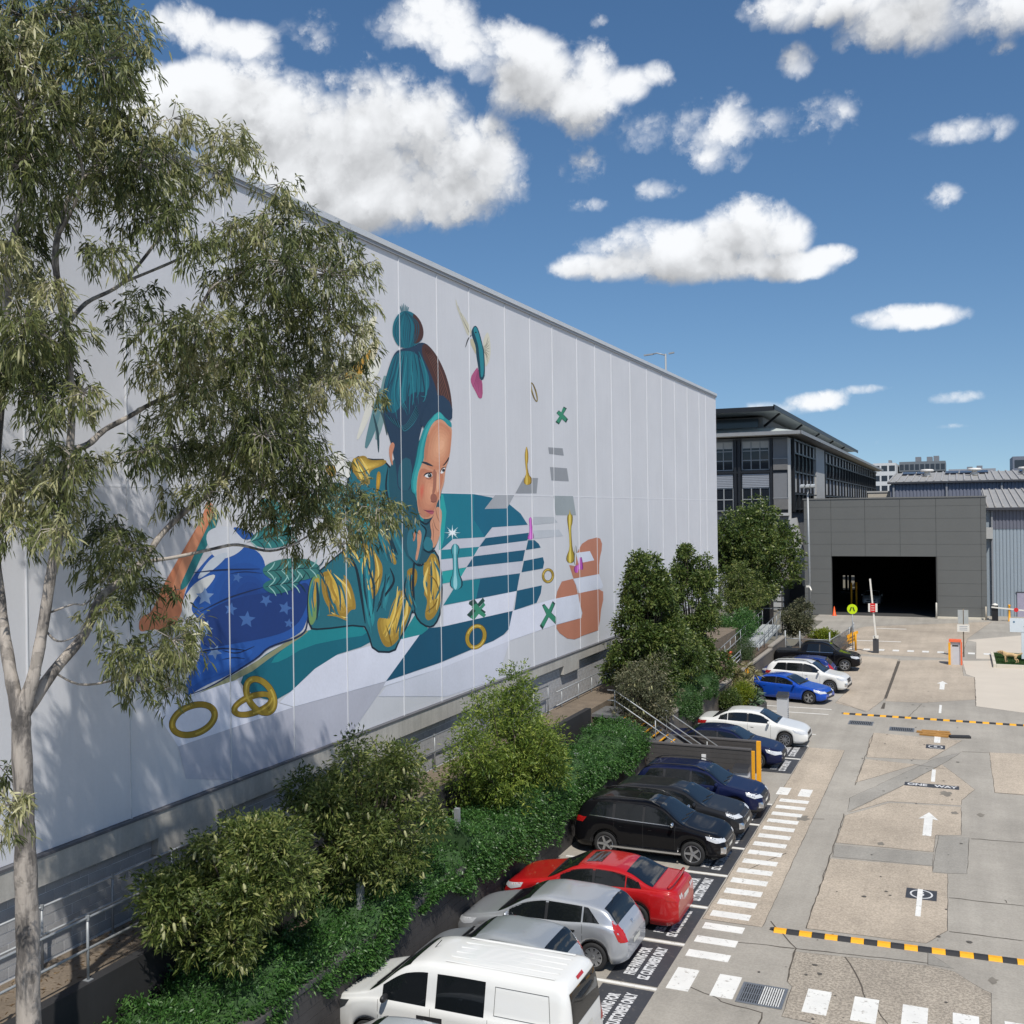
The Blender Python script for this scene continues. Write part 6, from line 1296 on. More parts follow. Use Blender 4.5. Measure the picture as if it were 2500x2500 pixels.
L_olive = leafmat('leaf_olive_grey', (.045, .055, .025), (.12, .13, .065), (.30, .27, .17), .55, .25)
L_lime = leafmat('leaf_lime', (.08, .14, .01), (.22, .28, .02), (.42, .42, .04), .5, .35)
L_yuc = leafmat('leaf_yucca', (.10, .11, .035), (.24, .22, .09), (.42, .37, .19), .5, .2)
L_agave = leafmat('leaf_agave', (.05, .09, .05), (.10, .16, .09), (.2, .27, .17), .5, .15)
def barkmat(name, c, c2, sc):
    m = bpy.data.materials.new(name); m.use_nodes = True; nt = m.node_tree; b = nt.nodes['Principled BSDF']; b.inputs['Roughness'].default_value = .85
    o = nt.nodes.new('ShaderNodeTexCoord').outputs['Object']; mp = nt.nodes.new('ShaderNodeMapping'); nt.links.new(o, mp.inputs[0]); mp.inputs['Scale'].default_value = (sc, sc, sc * .22)
    n1 = noise(nt, mp.outputs[0], 1.0, 6, .65, .4).ramp(.44, .60); n2 = ((noise(nt, mp.outputs[0], 4, 5, .7) - .5) * .7 + 1) * ((noise(nt, o, sc * 1.4, 3, .6).ramp(.52, .60)) * (-.32) + 1.08)
    mx = nt.nodes.new('ShaderNodeMix'); mx.data_type = 'RGBA'; nt.links.new(n1.k, mx.inputs[0]); mx.inputs[6].default_value = (*c, 1); mx.inputs[7].default_value = (*c2, 1)
    vm = nt.nodes.new('ShaderNodeVectorMath'); vm.operation = 'SCALE'; nt.links.new(mx.outputs[2], vm.inputs[0]); nt.links.new(n2.k, vm.inputs['Scale'])
    nt.links.new(vm.outputs[0], b.inputs['Base Color'])
    bn = nt.nodes.new('ShaderNodeBump'); bn.inputs['Strength'].default_value = .5; bn.inputs['Distance'].default_value = .02; nt.links.new(n2.k, bn.inputs['Height']); nt.links.new(bn.outputs[0], b.inputs['Normal'])
    MATS[name] = m; return m
B_gum = barkmat('bark_gum', (.37, .33, .29), (.105, .095, .088), 3.4); B_dark = barkmat('bark_dark', (.10, .08, .06), (.05, .04, .03), 9)
# ---- the big gum tree in the foreground
def gd(px, py):  # distance at which this part of the crown stands: the limbs run away along the wall
    return 14.4 + max(0, px - 60) / 830 * 4.6
gum = thing('gum_tree', tuple(at_depth(78, 2480, 14.4).xy) + (1.45,), 'tall eucalyptus with a pale trunk and drooping grey-green foliage at the left', 'tree')
gb = at_depth(78, 2480, 14.4)
def G(px, py, dd=0): return at_depth(px, py, gd(px, py) + dd)
LIMBS = [
 ([Vector((gb.x + .02, gb.y, 1.4)), G(70, 2500), G(68, 2300), G(62, 2100), G(58, 1950), G(52, 1800), G(54, 1735), G(68, 1690), G(84, 1645, -.1)], [.25, .20, .185, .175, .165, .158, .145, .11, .08], 14),
 ([G(50, 1760), G(25, 1640, .1), G(5, 1500, .3), G(-15, 1300, .5), G(-5, 1050, .6), G(15, 850, .6), G(20, 650, .5), G(60, 450, .3), G(75, 250, .3), G(70, 80, .2)], [.13, .105, .09, .085, .078, .07, .06, .045, .03, .015], 10),
 ([G(52, 1755), G(82, 1650, -.1), G(105, 1530, -.1), G(125, 1400, -.2), G(150, 1270, -.2), G(165, 1150, 0), G(175, 1000, .1), G(160, 800, .2), G(135, 640, .2), G(150, 540, .1), G(175, 470, 0), G(245, 380, 0), G(290, 250, 0), G(300, 120, 0)], [.12, .10, .092, .086, .08, .072, .065, .06, .056, .05, .04, .03, .02, .012], 10),
 ([G(55, 1750), G(130, 1640, .1), G(205, 1550, .2), G(240, 1470, .2), G(290, 1420, .2), G(350, 1370, .3), G(390, 1310, .4), G(450, 1250, .4), G(510, 1205, .3), G(580, 1120, 0), G(680, 1030, -.3), G(760, 960, -.4)], [.115, .098, .088, .08, .072, .066, .06, .055, .05, .04, .028, .014], 10),
 ([G(350, 1372, .3), G(430, 1360, .2), G(520, 1340, 0), G(580, 1330, 0), G(660, 1345, 0), G(730, 1322, 0), G(800, 1270, -.1)], [.04, .035, .032, .03, .026, .02, .012], 8),
 ([G(170, 1100, .1), G(215, 1085, .2), G(255, 1050, .3), G(310, 1020, .3), G(370, 985, .3), G(430, 960, .2), G(520, 900, .2), G(640, 830, 0), G(720, 740, 0)], [.06, .06, .055, .05, .045, .04, .03, .022, .012], 8),
 ([G(160, 800, .2), G(210, 740, .4), G(300, 690, .5), G(390, 580, .6), G(430, 530, .6), G(490, 460, .5), G(560, 400, .4), G(590, 350, .4)], [.045, .04, .036, .03, .028, .024, .016, .008], 8),
 ([G(300, 690, .5), G(420, 640, .3), G(520, 590, .2), G(640, 520, .2), G(690, 440, .2)], [.03, .028, .024, .018, .008], 7),
 ([G(430, 960, .2), G(500, 730, -.2), G(560, 680, -.3), G(650, 640, -.4), G(800, 600, -.5)], [.03, .028, .024, .018, .009], 7),
 ([G(145, 570, .1), G(190, 480, -.3), G(200, 400, -.4), G(150, 300, -.5)], [.035, .03, .022, .01], 7),
 ([G(130, 1640, .1), G(190, 1670, 0), G(260, 1665, 0), G(330, 1640, -.2), G(400, 1600, -.3)], [.02, .022, .02, .015, .008], 6),
 ([G(110, 1500, 0), G(150, 1485, -.2), G(180, 1475, -.2), G(215, 1470, -.3), G(270, 1400, -.3)], [.02, .018, .016, .014, .008], 6),
 ([G(-15, 1300, .5), G(40, 1200, .2), G(110, 1120, 0)], [.04, .03, .012], 6), ([G(105, 1530, 0), G(140, 1565, -.2), G(190, 1550, -.2), G(240, 1500, -.2)], [.02, .018, .014, .008], 6),
 ([G(58, 1980), G(20, 1960, -.2), G(5, 1930, -.3)], [.03, .015, .008], 6)]
mb = MB()
for pts, rad, n in LIMBS:
    sp = spline(pts, 5); rr = [rad[min(i // 5, len(rad) - 2)] * (1 - (i % 5) / 5) + rad[min(i // 5 + 1, len(rad) - 1)] * ((i % 5) / 5) for i in range(len(sp))]
    mb.tube(sp, [r_ * random.uniform(.93, 1.07) * .82 for r_ in rr], n)
CL = [(60,40,90),(170,30,100),(290,50,80),(330,130,50),(40,140,90),(140,190,45),(240,150,90),(300,220,70),(60,280,100),(180,290,95),(300,320,80),(50,400,90),(150,420,85),(260,420,80),(340,400,60),(420,290,50),(400,380,70),(460,430,55),(540,340,55),(590,350,42),(520,410,55),(90,520,65),(330,500,75),(400,520,60),(30,600,60),
 (680,450,52),(700,540,65),(640,560,55),(760,570,65),(840,590,52),(880,650,42),(560,560,50),(600,640,75),(700,640,85),(800,670,85),(880,730,42),(480,600,50),(530,690,45),(650,730,85),(750,760,85),(850,800,62),(885,860,34),(700,840,92),(800,860,75),(600,820,75),(500,800,72),(420,790,55),(310,760,48),(350,720,40),(540,880,85),(640,920,85),(740,940,85),(820,930,52),(880,945,44),(925,962,26),
 (440,880,70),(360,890,45),(480,960,72),(580,1000,85),(680,1020,85),(400,1010,48),(40,700,75),(130,690,42),(60,800,85),(150,800,62),(40,880,80),(130,900,72),(200,960,48),(90,960,62),
 (100,1130,65),(180,1120,62),(60,1200,65),(150,1210,62),(30,1280,52),(140,1290,40),(260,1290,65),(300,1340,58),(230,1370,45),(290,1430,62),(350,1440,42),(250,1490,34),(350,1100,50),(420,1090,62),(480,1100,72),(560,1090,75),(640,1060,85),(700,1080,85),(760,1130,72),(500,1200,50),(400,1200,36),(600,1170,72),(680,1180,85),(760,1200,58),
 (850,1220,72),(920,1240,52),(962,1252,34),(800,1270,60),(740,1240,55),(880,1290,44),(830,1330,34),(720,1310,40),(640,1260,45),(300,1600,52),(360,1590,55),(420,1560,55),(450,1520,44),(430,1620,46),(330,1660,42),(400,1680,34),(470,1600,26),(280,1560,24),(15,1890,40),(25,1965,42),(8,2030,22),(440,1440,18),(120,1040,30),(-40,300,90),(-50,600,90),(-60,900,90),(-50,1150,80),(-30,100,80),(210,610,35),(270,610,40),(250,1120,25),(420,1230,24),(340,830,28)]
P, D, SH = [], [], []
tw = MB()
for (cx, cy, cr_) in CL:
    d0 = gd(cx, cy) + rng.normal(0, .75); c = np.array(at_depth(cx, cy, d0)); R = cr_ / FPX * d0 * 1.02
    shc = .45 + .22 * rng.normal()
    nsp = max(4, int(68 * (cr_ / 75) ** 2))
    for _ in range(nsp):
        dv = unit(rng.normal(size=(1, 3)))[0]; q = c + dv * R * np.array([1, 1, 1]) * rng.random() ** .55 * np.array([1.2, 1.2, .95])
        out = dv * .5 + np.array([0, 0, .1]); tip = q + (dv * .12 + np.array([0, 0, -.16]))
        nl = rng.integers(7, 20)
        f = rng.random(nl)[:, None]; base = q + (tip - q) * f + rng.normal(0, .035, (nl, 3))
        dr = dv * .6 + rng.normal(0, .62, (nl, 3)) + np.array([0, 0, -.75])
        P.append(base); D.append(dr); SH.append(np.full(nl, shc + .20 * rng.normal()))
        if rng.random() < .35: tw.tube([c + dv * R * .1, q, tip], [.009, .006, .003], 3, False)
P = np.concatenate(P); D = np.concatenate(D); SH = np.clip(np.concatenate(SH), 0, 1)
tr = mb.build('trunk', B_gum, gum, True); tw.build('twigs', B_gum, gum)
leaf_mesh('crown', P, D, rng.uniform(.09, .19, len(P)), rng.uniform(.017, .032, len(P)), L_gum, gum, ORG[gum.name], .32, True, SH)
# ---- ordinary trees and shrubs made of leafy clumps
def tree(name, label, base, blobs, m, n, leaf, wid, bark=B_dark, trunk_r=.09, up=.25, out=.7, droop=.1, cat='tree', group=None, flowers=0, lean=(0, 0), per=10, spread=1.0, thick=True):
    t = thing(name, tuple(base), label, cat, group); mb = MB(); base = Vector(base)
    cen = sum((Vector(b[:3]) for b in blobs), Vector()) / len(blobs); low = min(b[2] - b[3] for b in blobs)
    fork = Vector((base.x + lean[0] + (cen.x - base.x) * .4, base.y + lean[1] + (cen.y - base.y) * .4, base.z + (low - base.z) * .9 + .25))
    mb.tube(spline([base + Vector((0, 0, -.1)), base + (fork - base) * .5 + Vector((.04, .05, 0)), fork], 5), [trunk_r * (1.15 - .03 * i) for i in range(11)], 8)
    for b in blobs: c = Vector(b[:3]); mb.tube(spline([fork, fork + (c - fork) * .5 + Vector((0, 0, .1)), c], 4), [trunk_r * .55, trunk_r * .5, trunk_r * .45, trunk_r * .4, trunk_r * .33, trunk_r * .28, trunk_r * .22, trunk_r * .15, trunk_r * .08], 6)
    mb.build('trunk' if cat == 'tree' else 'stem', bark, t, True)
    A = np.array([b[3] ** 2 for b in blobs]); A = A / A.sum(); P, D, SH = [], [], []
    for b, a in zip(blobs, A):
        k = max(3, int(n * a / per)); R = np.array([b[3], b[3], b[3] * (b[4] if len(b) > 4 else 1)])
        d, q = sphere_pts(k, .55); q = q * (1 + .12 * rng.normal(size=(k, 1))); cs = np.array(b[:3]) + q * R
        sh = .46 + rng.normal(0, .2, k)
        for i in range(k):
            P.append(cs[i] + rng.normal(0, .05 * spread, (per, 3)) * (1 + leaf * 4)); D.append(d[i] * out + rng.normal(0, .55, (per, 3)) + np.array([0, 0, up - droop])); SH.append(np.full(per, sh[i]))
    P, D, SH = np.concatenate(P), np.concatenate(D), np.clip(np.concatenate(SH), 0, 1)
    leaf_mesh('crown' if cat == 'tree' else 'foliage', P, D, rng.uniform(leaf * .7, leaf * 1.3, len(P)), rng.uniform(wid * .7, wid * 1.3, len(P)), m, t, base, .2, False, SH)
    if flowers:
        fm = MB()
        for _ in range(flowers):
            b = blobs[rng.integers(len(blobs))]; d = unit(rng.normal(size=(1, 3)) + np.array([[.5, -.6, -.05]]))[0]; p = np.array(b[:3]) + d * b[3] * rng.uniform(.9, 1.12)
            q = p + np.array([d[0] * .05, d[1] * .05, -.15]); rr = [.010, .027, .030, .026, .01]
            fm.tube([Vector(p + (q - p) * f) for f in (0, .15, .5, .85, 1)], rr, 6)
        tag(fm.build('flower_spikes', mat('flower_cream', (.34, .34, .17), .8, .15, 30), t, True), kind='stuff')
    return t
def blobset(cx, cy, cz, rx, ry, rz, n, r0, r1, flat=1.0):
    out = []
    for _ in range(n):
        d, q = sphere_pts(1, .25); q = q[0]; out.append((cx + q[0] * rx, cy + q[1] * ry, cz + q[2] * rz, rng.uniform(r0, r1), flat))
    return out
def wallX(px, py, X): p = on_x(px, py, X); return p
for (px, py, wpx, hpx, X, m, nl, lb, fl, bz) in (
    (580, 2150, 262, 170, -12.35, L_bb, 26000, 'bottlebrush tree nearest the gum trunk, with many cream flower spikes', 120, 1.45),
    (885, 1985, 232, 218, -12.3, L_bb, 26000, 'darker bottlebrush tree second along the bed, above the silver hatchbacks', 60, 1.45),
    (1238, 1835, 248, 190, -12.3, L_bbl, 26000, 'bright yellow-green bottlebrush tree in the middle of the hedge', 10, 1.45),
    (1565, 1690, 128, 100, -12.0, L_olive, 15000, 'pale olive bottlebrush tree at the head of the metal stairs', 30, 1.45)):
    c = wallX(px, py, X); dep = (c - Vector((0, 0, CAMH))).dot(cF); rx = wpx / FPX * dep; rz = hpx / FPX * dep
    bl_ = blobset(c.x, c.y, c.z, min(rx, 1.35), rx * .92, rz * .88, 62, rx * .10, rx * .25)
    tree('bottlebrush_tree', lb, (c.x, c.y - .15, bz), bl_, m, int(nl * 1.15), .135, .036, flowers=fl, group='bottlebrush trees in the raised bed', trunk_r=.07, lean=(.1, .1))
for (px, pyt, pyb, X, r, lb) in ((1578, 1352, 1640, -12.5, 2.1, 'nearer of two tall dark shrubs rising above the stairs'), (1690, 1335, 1650, -12.6, 2.2, 'farther of two tall dark shrubs, beside the yucca')):
    a, b = wallX(px, pyt, X), wallX(px, pyb, X); bl_ = []
    for k in range(46):
        f = rng.random() ** .8; rr = r * (1 - .72 * f ** 1.6); an = rng.uniform(0, 2 * PI)
        bl_.append((X + math.cos(an) * rr * .72, a.y + math.sin(an) * rr * .72, 2.4 + (a.z - 2.6) * f, .28 + .42 * (1 - f)))
    tree('tall_shrub', lb, (X, a.y, 1.45), bl_, L_mid, 34000, .17, .07, cat='tree', group='tall dark shrubs', trunk_r=.08)
tree('round_tree', 'dense rounded dark green tree in front of the office building', (-15.6, 84, 0), blobset(-15.2, 83.5, 6.9, 3.3, 3.5, 3.6, 64, 1.0, 1.6), L_mid, 46000, .24, .12, trunk_r=.2, up=.35)
tree('broad_shrub', 'dull olive shrub below and left of the rounded tree', (-14.6, 75, .5), blobset(-14.6, 75.5, 4.2, 1.8, 2.4, 1.7, 20, .6, .95), L_bb, 14000, .18, .06, cat='tree', trunk_r=.1)
tree('broad_shrub', 'mid-green feathery shrub above the steel ramp', (-13.6, 70, .9), blobset(-13.9, 70.5, 2.6, 1.3, 3.0, .9, 16, .5, .8), L_hedge, 11000, .16, .05, cat='shrub', trunk_r=.06)
tree('round_bush', 'round fine-leaved green bush on the wall below the steel ramp', (-11.7, 61.8, 1.0), blobset(-11.75, 61.8, 1.9, .55, .75, .5, 12, .35, .5), leafmat('leaf_fine_green', (.03, .06, .02), (.07, .115, .04), (.14, .19, .08)), 9000, .12, .02, cat='shrub', trunk_r=.05)
tree('small_tree', 'sparse grey-olive young tree inside the wire fence', (-10.7, 77.5, .3), blobset(-10.7, 77.5, 2.3, .95, .95, 1.35, 20, .35, .6), L_olive, 9000, .17, .07, cat='tree', trunk_r=.05)
tree('low_shrub', 'lime-green low shrub beside the young fenced tree', (-9.3, 79.5, .3), blobset(-9.3, 79.8, .95, .9, .9, .35, 9, .3, .45), L_lime, 4500, .14, .06, cat='shrub', trunk_r=.03)
tree('clipped_shrub', 'clipped round green shrub in the corner bed', (-10.7, 51.9, .3), blobset(-10.7, 51.9, .80, .25, .25, .25, 10, .40, .5), L_dark, 8000, .07, .035, cat='shrub', trunk_r=.03)
tree('clipped_shrub', 'clipped round golden-yellow shrub in the corner bed', (-10.35, 53.5, .3), blobset(-10.35, 53.5, .90, .25, .25, .25, 10, .40, .5), L_lime, 8000, .07, .035, cat='shrub', trunk_r=.03)
def spiky(name, label, base, heads, m, nl, ln, wd):
    t = thing(name, base, label, 'plant'); mb = MB(); P, D = [], []
    for h in heads:
        mb.tube([Vector(base), Vector(h)], [.05, .035], 6); d = unit(rng.normal(size=(nl, 3)) + np.array([0, 0, .55])); P.append(np.array(h) + d * .03); D.append(d)
    mb.build('stem', B_dark, t); P, D = np.concatenate(P), np.concatenate(D)
    leaf_mesh('leaves', P, D, rng.uniform(ln * .8, ln * 1.15, len(P)), np.full(len(P), wd), m, t, base, .3, True)
spiky('yucca_plant', 'cream-striped spiky yucca clump in the corner bed', (-10.9, 55.6, .3), [(-10.9 + rng.normal(0, .45), 55.6 + rng.normal(0, .7), rng.uniform(.7, 2.1)) for _ in range(17)], L_yuc, 60, .50, .05)
for k, (x, y, lb) in enumerate(((-9.75, 53.6, 'grey-green agave at the tip of the corner bed'), (-10.1, 55.9, 'grey-green agave between the yucca and the blue sedan'))): spiky('agave_plant', lb, (x, y, .3), [(x, y, .42)], L_agave, 70, .62, .10)
tree('tall_shrub', 'leafy green shrub filling the gap between the two tall dark shrubs', (-12.4, 47.6, 1.45), blobset(-12.5, 47.6, 3.6, 1.0, 1.8, 1.5, 26, .4, .75), L_mid, 16000, .16, .065, cat='tree', group='tall dark shrubs', trunk_r=.07)
# ---- creeper hedges spilling over the retaining wall
def hedge(label, y0, y1, x0, x1, zt, zb, n, m=L_hedge, ph=0.0):
    t = thing('hedge', ((x0 + x1) / 2, (y0 + y1) / 2, 1.45), label, 'hedge', 'creeper hedges on the retaining wall')
    def H(y): return zt + .20 * np.sin(y * 1.3 + ph) + .13 * np.sin(y * 2.9 + 1.3 * ph) + .07 * np.sin(y * 6.1)
    def F(y): return x1 + .10 * np.sin(y * 1.7 + ph) + .06 * np.sin(y * 4.3)
    def B(y): return zb + .22 * np.sin(y * 1.1 + ph * 2) + .12 * np.sin(y * 3.3)
    k = n // 7
    u = rng.random(k); y = y0 + (y1 - y0) * rng.random(k)
    top = u < .52
    x = np.where(top, x0 + (F(y) - x0) * rng.random(k), F(y) + rng.normal(0, .035, k)); s_ = rng.random(k)
    edge = np.clip((F(y) - x) / .35, 0, 1)
    z = np.where(top, H(y) - .22 * (1 - edge) ** 2 + rng.normal(0, .05, k), B(y) + (H(y) - .2 - B(y)) * s_)
    nv = np.stack([np.where(top, .15, 1.0), rng.normal(0, .1, k), np.where(top, 1.0, .25)], 1)
    C = np.stack([x, y, z], 1)
    P = np.repeat(C, 7, 0) + rng.normal(0, .045, (k * 7, 3)); D = np.repeat(nv, 7, 0) * .7 + rng.normal(0, .6, (k * 7, 3)) + np.array([.15, -.1, -.05])
    SH = np.repeat(np.clip(.45 + rng.normal(0, .18, k), 0, 1), 7)
    leaf_mesh('foliage', P, D, rng.uniform(.07, .125, len(P)), rng.uniform(.024, .04, len(P)), m, t, ORG[t.name], .2, False, SH)
    mb = MB(); ys = np.arange(y0 + .1, y1 - .05, .25); vs = []
    for yy in ys:
        h, f, b = float(H(yy)), float(F(yy)), float(B(yy)); vs += [(x0 + .05, yy, 1.3), (x0 + .1, yy, h - .12), (f - .3, yy, h - .14), (f - .10, yy, h - .34), (f - .08, yy, b + .12), (f - .2, yy, b + .12)]
    q = 6; mb.add(vs, [(i * q + j, i * q + j + 1, (i + 1) * q + j + 1, (i + 1) * q + j) for i in range(len(ys) - 1) for j in range(5)] + [tuple(range(5, -1, -1)), tuple((len(ys) - 1) * q + j for j in range(6))])
    mb.build('inner_fill', mat('hedge_inside', (.030, .070, .020), .9, .3, 14), t)  # solid dark green filler shell that blocks the view through the leaves
hedge('low dark creeper hedge at the near end below the first bottlebrush', 7.5, 16.6, -13.32, -11.36, 2.0, 1.55, 30000, ph=.4)
hedge('creeper hedge spilling over the wall behind the silver cars', 16.5, 23.7, -12.8, -11.16, 2.0, 1.38, 21000, ph=1.9)
hedge('tall creeper hedge draping far down the wall behind the red sedan', 22.9, 30.8, -12.8, -11.02, 2.25, .95, 25000, ph=3.1)
hedge('creeper hedge draping over the wall behind the black SUV', 30.2, 38.2, -12.8, -11.05, 2.2, 1.12, 25000, ph=4.4)
hedge('light green creeper mat on the wall between the stairs and the yucca', 43.6, 51.2, -13.0, -11.1, 2.15, 1.25, 18000, leafmat('leaf_creeper_light', (.02, .055, .012), (.055, .125, .03), (.12, .22, .07)), 5.2)
# fallen leaves on the walkway
n = 900; yy = rng.uniform(8, 24, n); Pw = np.stack([rng.uniform(-14.9, -13.6, n), yy, np.full(n, 2.508)], 1)
lit_ = leaf_mesh('leaf_litter', Pw, np.stack([rng.normal(size=n), rng.normal(size=n), np.zeros(n)], 1), rng.uniform(.06, .14, n), rng.uniform(.015, .03, n), leafmat('leaf_dry', (.10, .06, .03), (.2, .13, .07), (.33, .24, .14)), None, (0, 0, 0), 0)
tag(lit_, 'dry brown leaves scattered over the raised walkway', 'leaf litter', kind='stuff')
# ================================================================== street furniture, signs, dog
t = thing('crossing_sign', (-7.2, 78.8, 0), 'round fluorescent yellow pedestrian crossing sign on a thin pole', 'sign')
MB().tube([(-7.2, 78.8, 0), (-7.2, 78.8, 3.1)], .035, 8).build('pole', M_galvl, t, True)
sgn = MB().lathe((-7.2, 78.74, 3.0), [(.36, 0), (.36, .02)], 28, 'y').build('sign_disc', mat('fluoro_yellow', lin(205, 235, 20), .5, .03), t)
for sx in (-1, 1): MB().bar((-7.2 + sx * .05, 78.725, 3.15), (-7.2 + sx * .16, 78.725, 2.86), .012, .075).build('leg_symbol', mat('symbol_black', (.01, .01, .01), .6), sgn)
o = MB().lathe((-6.98, 78.6, 0), [(.075, 0), (.075, 1.2), (.05, 1.24)], 10).build('bollard', M_yellow, None, True, (-6.98, 78.6, 0)); tag(o, 'yellow bollard beside the pedestrian crossing sign', 'bollard')
M_boom = mat('boom_white', (.78, .75, .68), .5, .04, 4); M_bred = mat('boom_red', lin(215, 40, 40), .5)
t = thing('boom_gate', (-5.53, 77.86, 0), 'raised boom gate with a red and white square sign on its arm', 'boom gate')
MB().box(-5.73, -5.35, 77.66, 78.06, 0, 1.02).build('housing', mat('housing_dark', (.06, .06, .066), .5), t); MB().box(-5.72, -5.36, 77.68, 78.04, 1.021, 1.22).build('cap', M_boom, t)
MB().bar((-5.5, 77.6, 1.1), (-5.86, 77.6, 5.3), .11, .07).build('boom_arm', M_boom, t)
pl = MB().box(-6.0, -5.38, 77.50, 77.55, 2.95, 3.55).build('arm_sign', M_boom, t); MB().box(-5.86, -5.52, 77.485, 77.498, 2.93, 3.57).build('red_panel', M_bred, pl)
for z in (3.08, 3.24, 3.40): MB().box(-5.80, -5.58, 77.478, 77.484, z - .02, z + .02).build('sign_mark', M_boom, pl)
t = thing('boom_gate', (2.92, 103, 0), 'lowered boom gate with a black housing by the pale blue shed', 'boom gate')
MB().box(2.65, 3.15, 102.6, 103.2, 0, 1.35).build('housing', mat('housing_black', (.012, .012, .014), .45), t); MB().lathe((2.9, 102.9, 1.36), [(.26, 0), (.24, .12), (.05, .2)], 12).build('cap', M_boom, t, True)
MB().bar((2.6, 102.5, 1.25), (9.5, 102.5, .62), .08, .12).build('boom_arm', M_boom, t); MB().lathe((4.6, 102.42, 1.05), [(.2, 0), (.2, .02)], 8, 'y').build('stop_disc', M_bred, t)
o = MB().lathe((4.05, 102.6, 0), [(.14, 0), (.14, .03), (.09, .05), (.09, 1.35), (.11, 1.37), (.11, 1.46), (.05, 1.5)], 12).build('bollard', M_yellow, None, True, (4.05, 102.6, 0)); tag(o, 'yellow bollard in front of the pale blue shed by the lowered boom', 'bollard')
o = MB().lathe((2.15, 102.9, 0), [(.07, 0), (.07, 1.25)], 10).build('bollard', mat('bollard_tan', (.45, .40, .32), .6), None, True, (2.15, 102.9, 0)); tag(o, 'dull tan bollard at the right corner of the dark grey building', 'bollard')
t = thing('ticket_machine', (-.3, 73.6, 0), 'orange-framed ticket machine on the island by the far arrow', 'ticket machine')
M_or_ = mat('orange_frame', lin(235, 110, 70), .5); 
MB().box(-.62, -.02, 73.55, 74.0, 0, 1.5).build('cabinet', mat('machine_pale', (.55, .55, .58), .45), t)
for a in ((-.70, .06, 73.45, 74.05, 1.5, 1.64), (.0, .10, 73.45, 73.56, 0, 1.5)): MB().box(*a).build('frame', M_or_, t)
MB().box(-.74, -.60, 73.38, 73.56, 0, 1.45).build('guard_post', M_yellow, t); MB().box(-.5, -.12, 73.54, 73.549, 1.2, 1.3).build('slot', M_dsteel, t)
t = thing('sign_post', (.2, 77.5, 0), 'post with two white and grey sign plates behind the ticket machine', 'sign')
MB().tube([(.2, 77.5, 0), (.2, 77.5, 3.3)], .04, 8).build('pole', mat('pole_brown', (.22, .17, .12), .7), t, True)
MB().box(-.15, .17, 77.42, 77.45, 2.3, 3.25).build('sign_plate', mat('plate_grey', (.42, .44, .43), .5), t); MB().box(.23, .52, 77.42, 77.45, 2.3, 3.25).build('sign_plate', mat('plate_grey', (.42, .44, .43)), t)
pl = MB().box(-.2, .58, 77.38, 77.415, 1.75, 2.25).build('sign_plate', M_boom, t)
for k in range(3): MB().box(-.05, .45, 77.374, 77.379, 1.86 + k * .12, 1.90 + k * .12).build('print_line', mat('print_grey', (.35, .37, .42), .6), pl)
# white T-shaped sign board at the edge of the picture
t = thing('notice_sign', (4.4, 75.5, 0), 'large white T-shaped notice board at the right edge above the grass', 'sign')
M_nb = mat('notice_white', (.66, .72, .76), .5, .02)
bd_ = MB().box(3.0, 7.2, 75.5, 75.62, 2.05, 2.95).build('board', M_nb, t); MB().box(3.68, 6.4, 75.52, 75.64, .3, 2.05).build('base_panel', M_nb, t)
for z, a, b_ in ((2.78, 3.95, 4.9), (2.65, 4.0, 4.75), (2.42, 3.8, 4.95), (2.29, 3.85, 4.85)):
    for k in range(5): MB().box(a + k * (b_ - a) / 5, a + (k + .8) * (b_ - a) / 5, 75.492, 75.499, z - .025, z + .025).build('print_line', mat('print_pale', (.38, .42, .46), .6), bd_)
MB().lathe((3.25, 75.485, 2.72), [(.06, 0), (.06, .01)], 10, 'y').build('print_dot', mat('print_blue', (.1, .2, .3), .6), bd_)
bed4 = MB().box(2.1, 9, 73.2, 79.2, 0, .12).build('lawn_bed', mat('lawn_soil', (.03, .07, .02), .9)); tag(bed4, kind='structure')
t = thing('lawn_kerb', (2.0, 76, 0), 'pale concrete kerb around the small lawn', 'kerb')
for a in ((1.92, 2.09, 73.0, 79.3), (2.1, 9, 73.0, 73.19), (2.1, 9, 79.21, 79.4)): MB().box(*a, 0, .22).build('kerb_piece', mat('kerb_pale', (.62, .57, .47)), t)
n = 26000; Pg = np.stack([rng.uniform(2.1, 9, n), rng.uniform(73.2, 79.2, n), np.full(n, .12)], 1)
gr_ = leaf_mesh('grass', Pg, np.stack([rng.normal(0, .3, n), rng.normal(0, .3, n), np.ones(n)], 1), rng.uniform(.06, .12, n), rng.uniform(.015, .025, n), leafmat('leaf_grass', (.025, .07, .012), (.05, .115, .025), (.10, .18, .05)), None, (0, 0, 0), .1)
tag(gr_, 'short green lawn under the notice board', 'grass', kind='stuff')
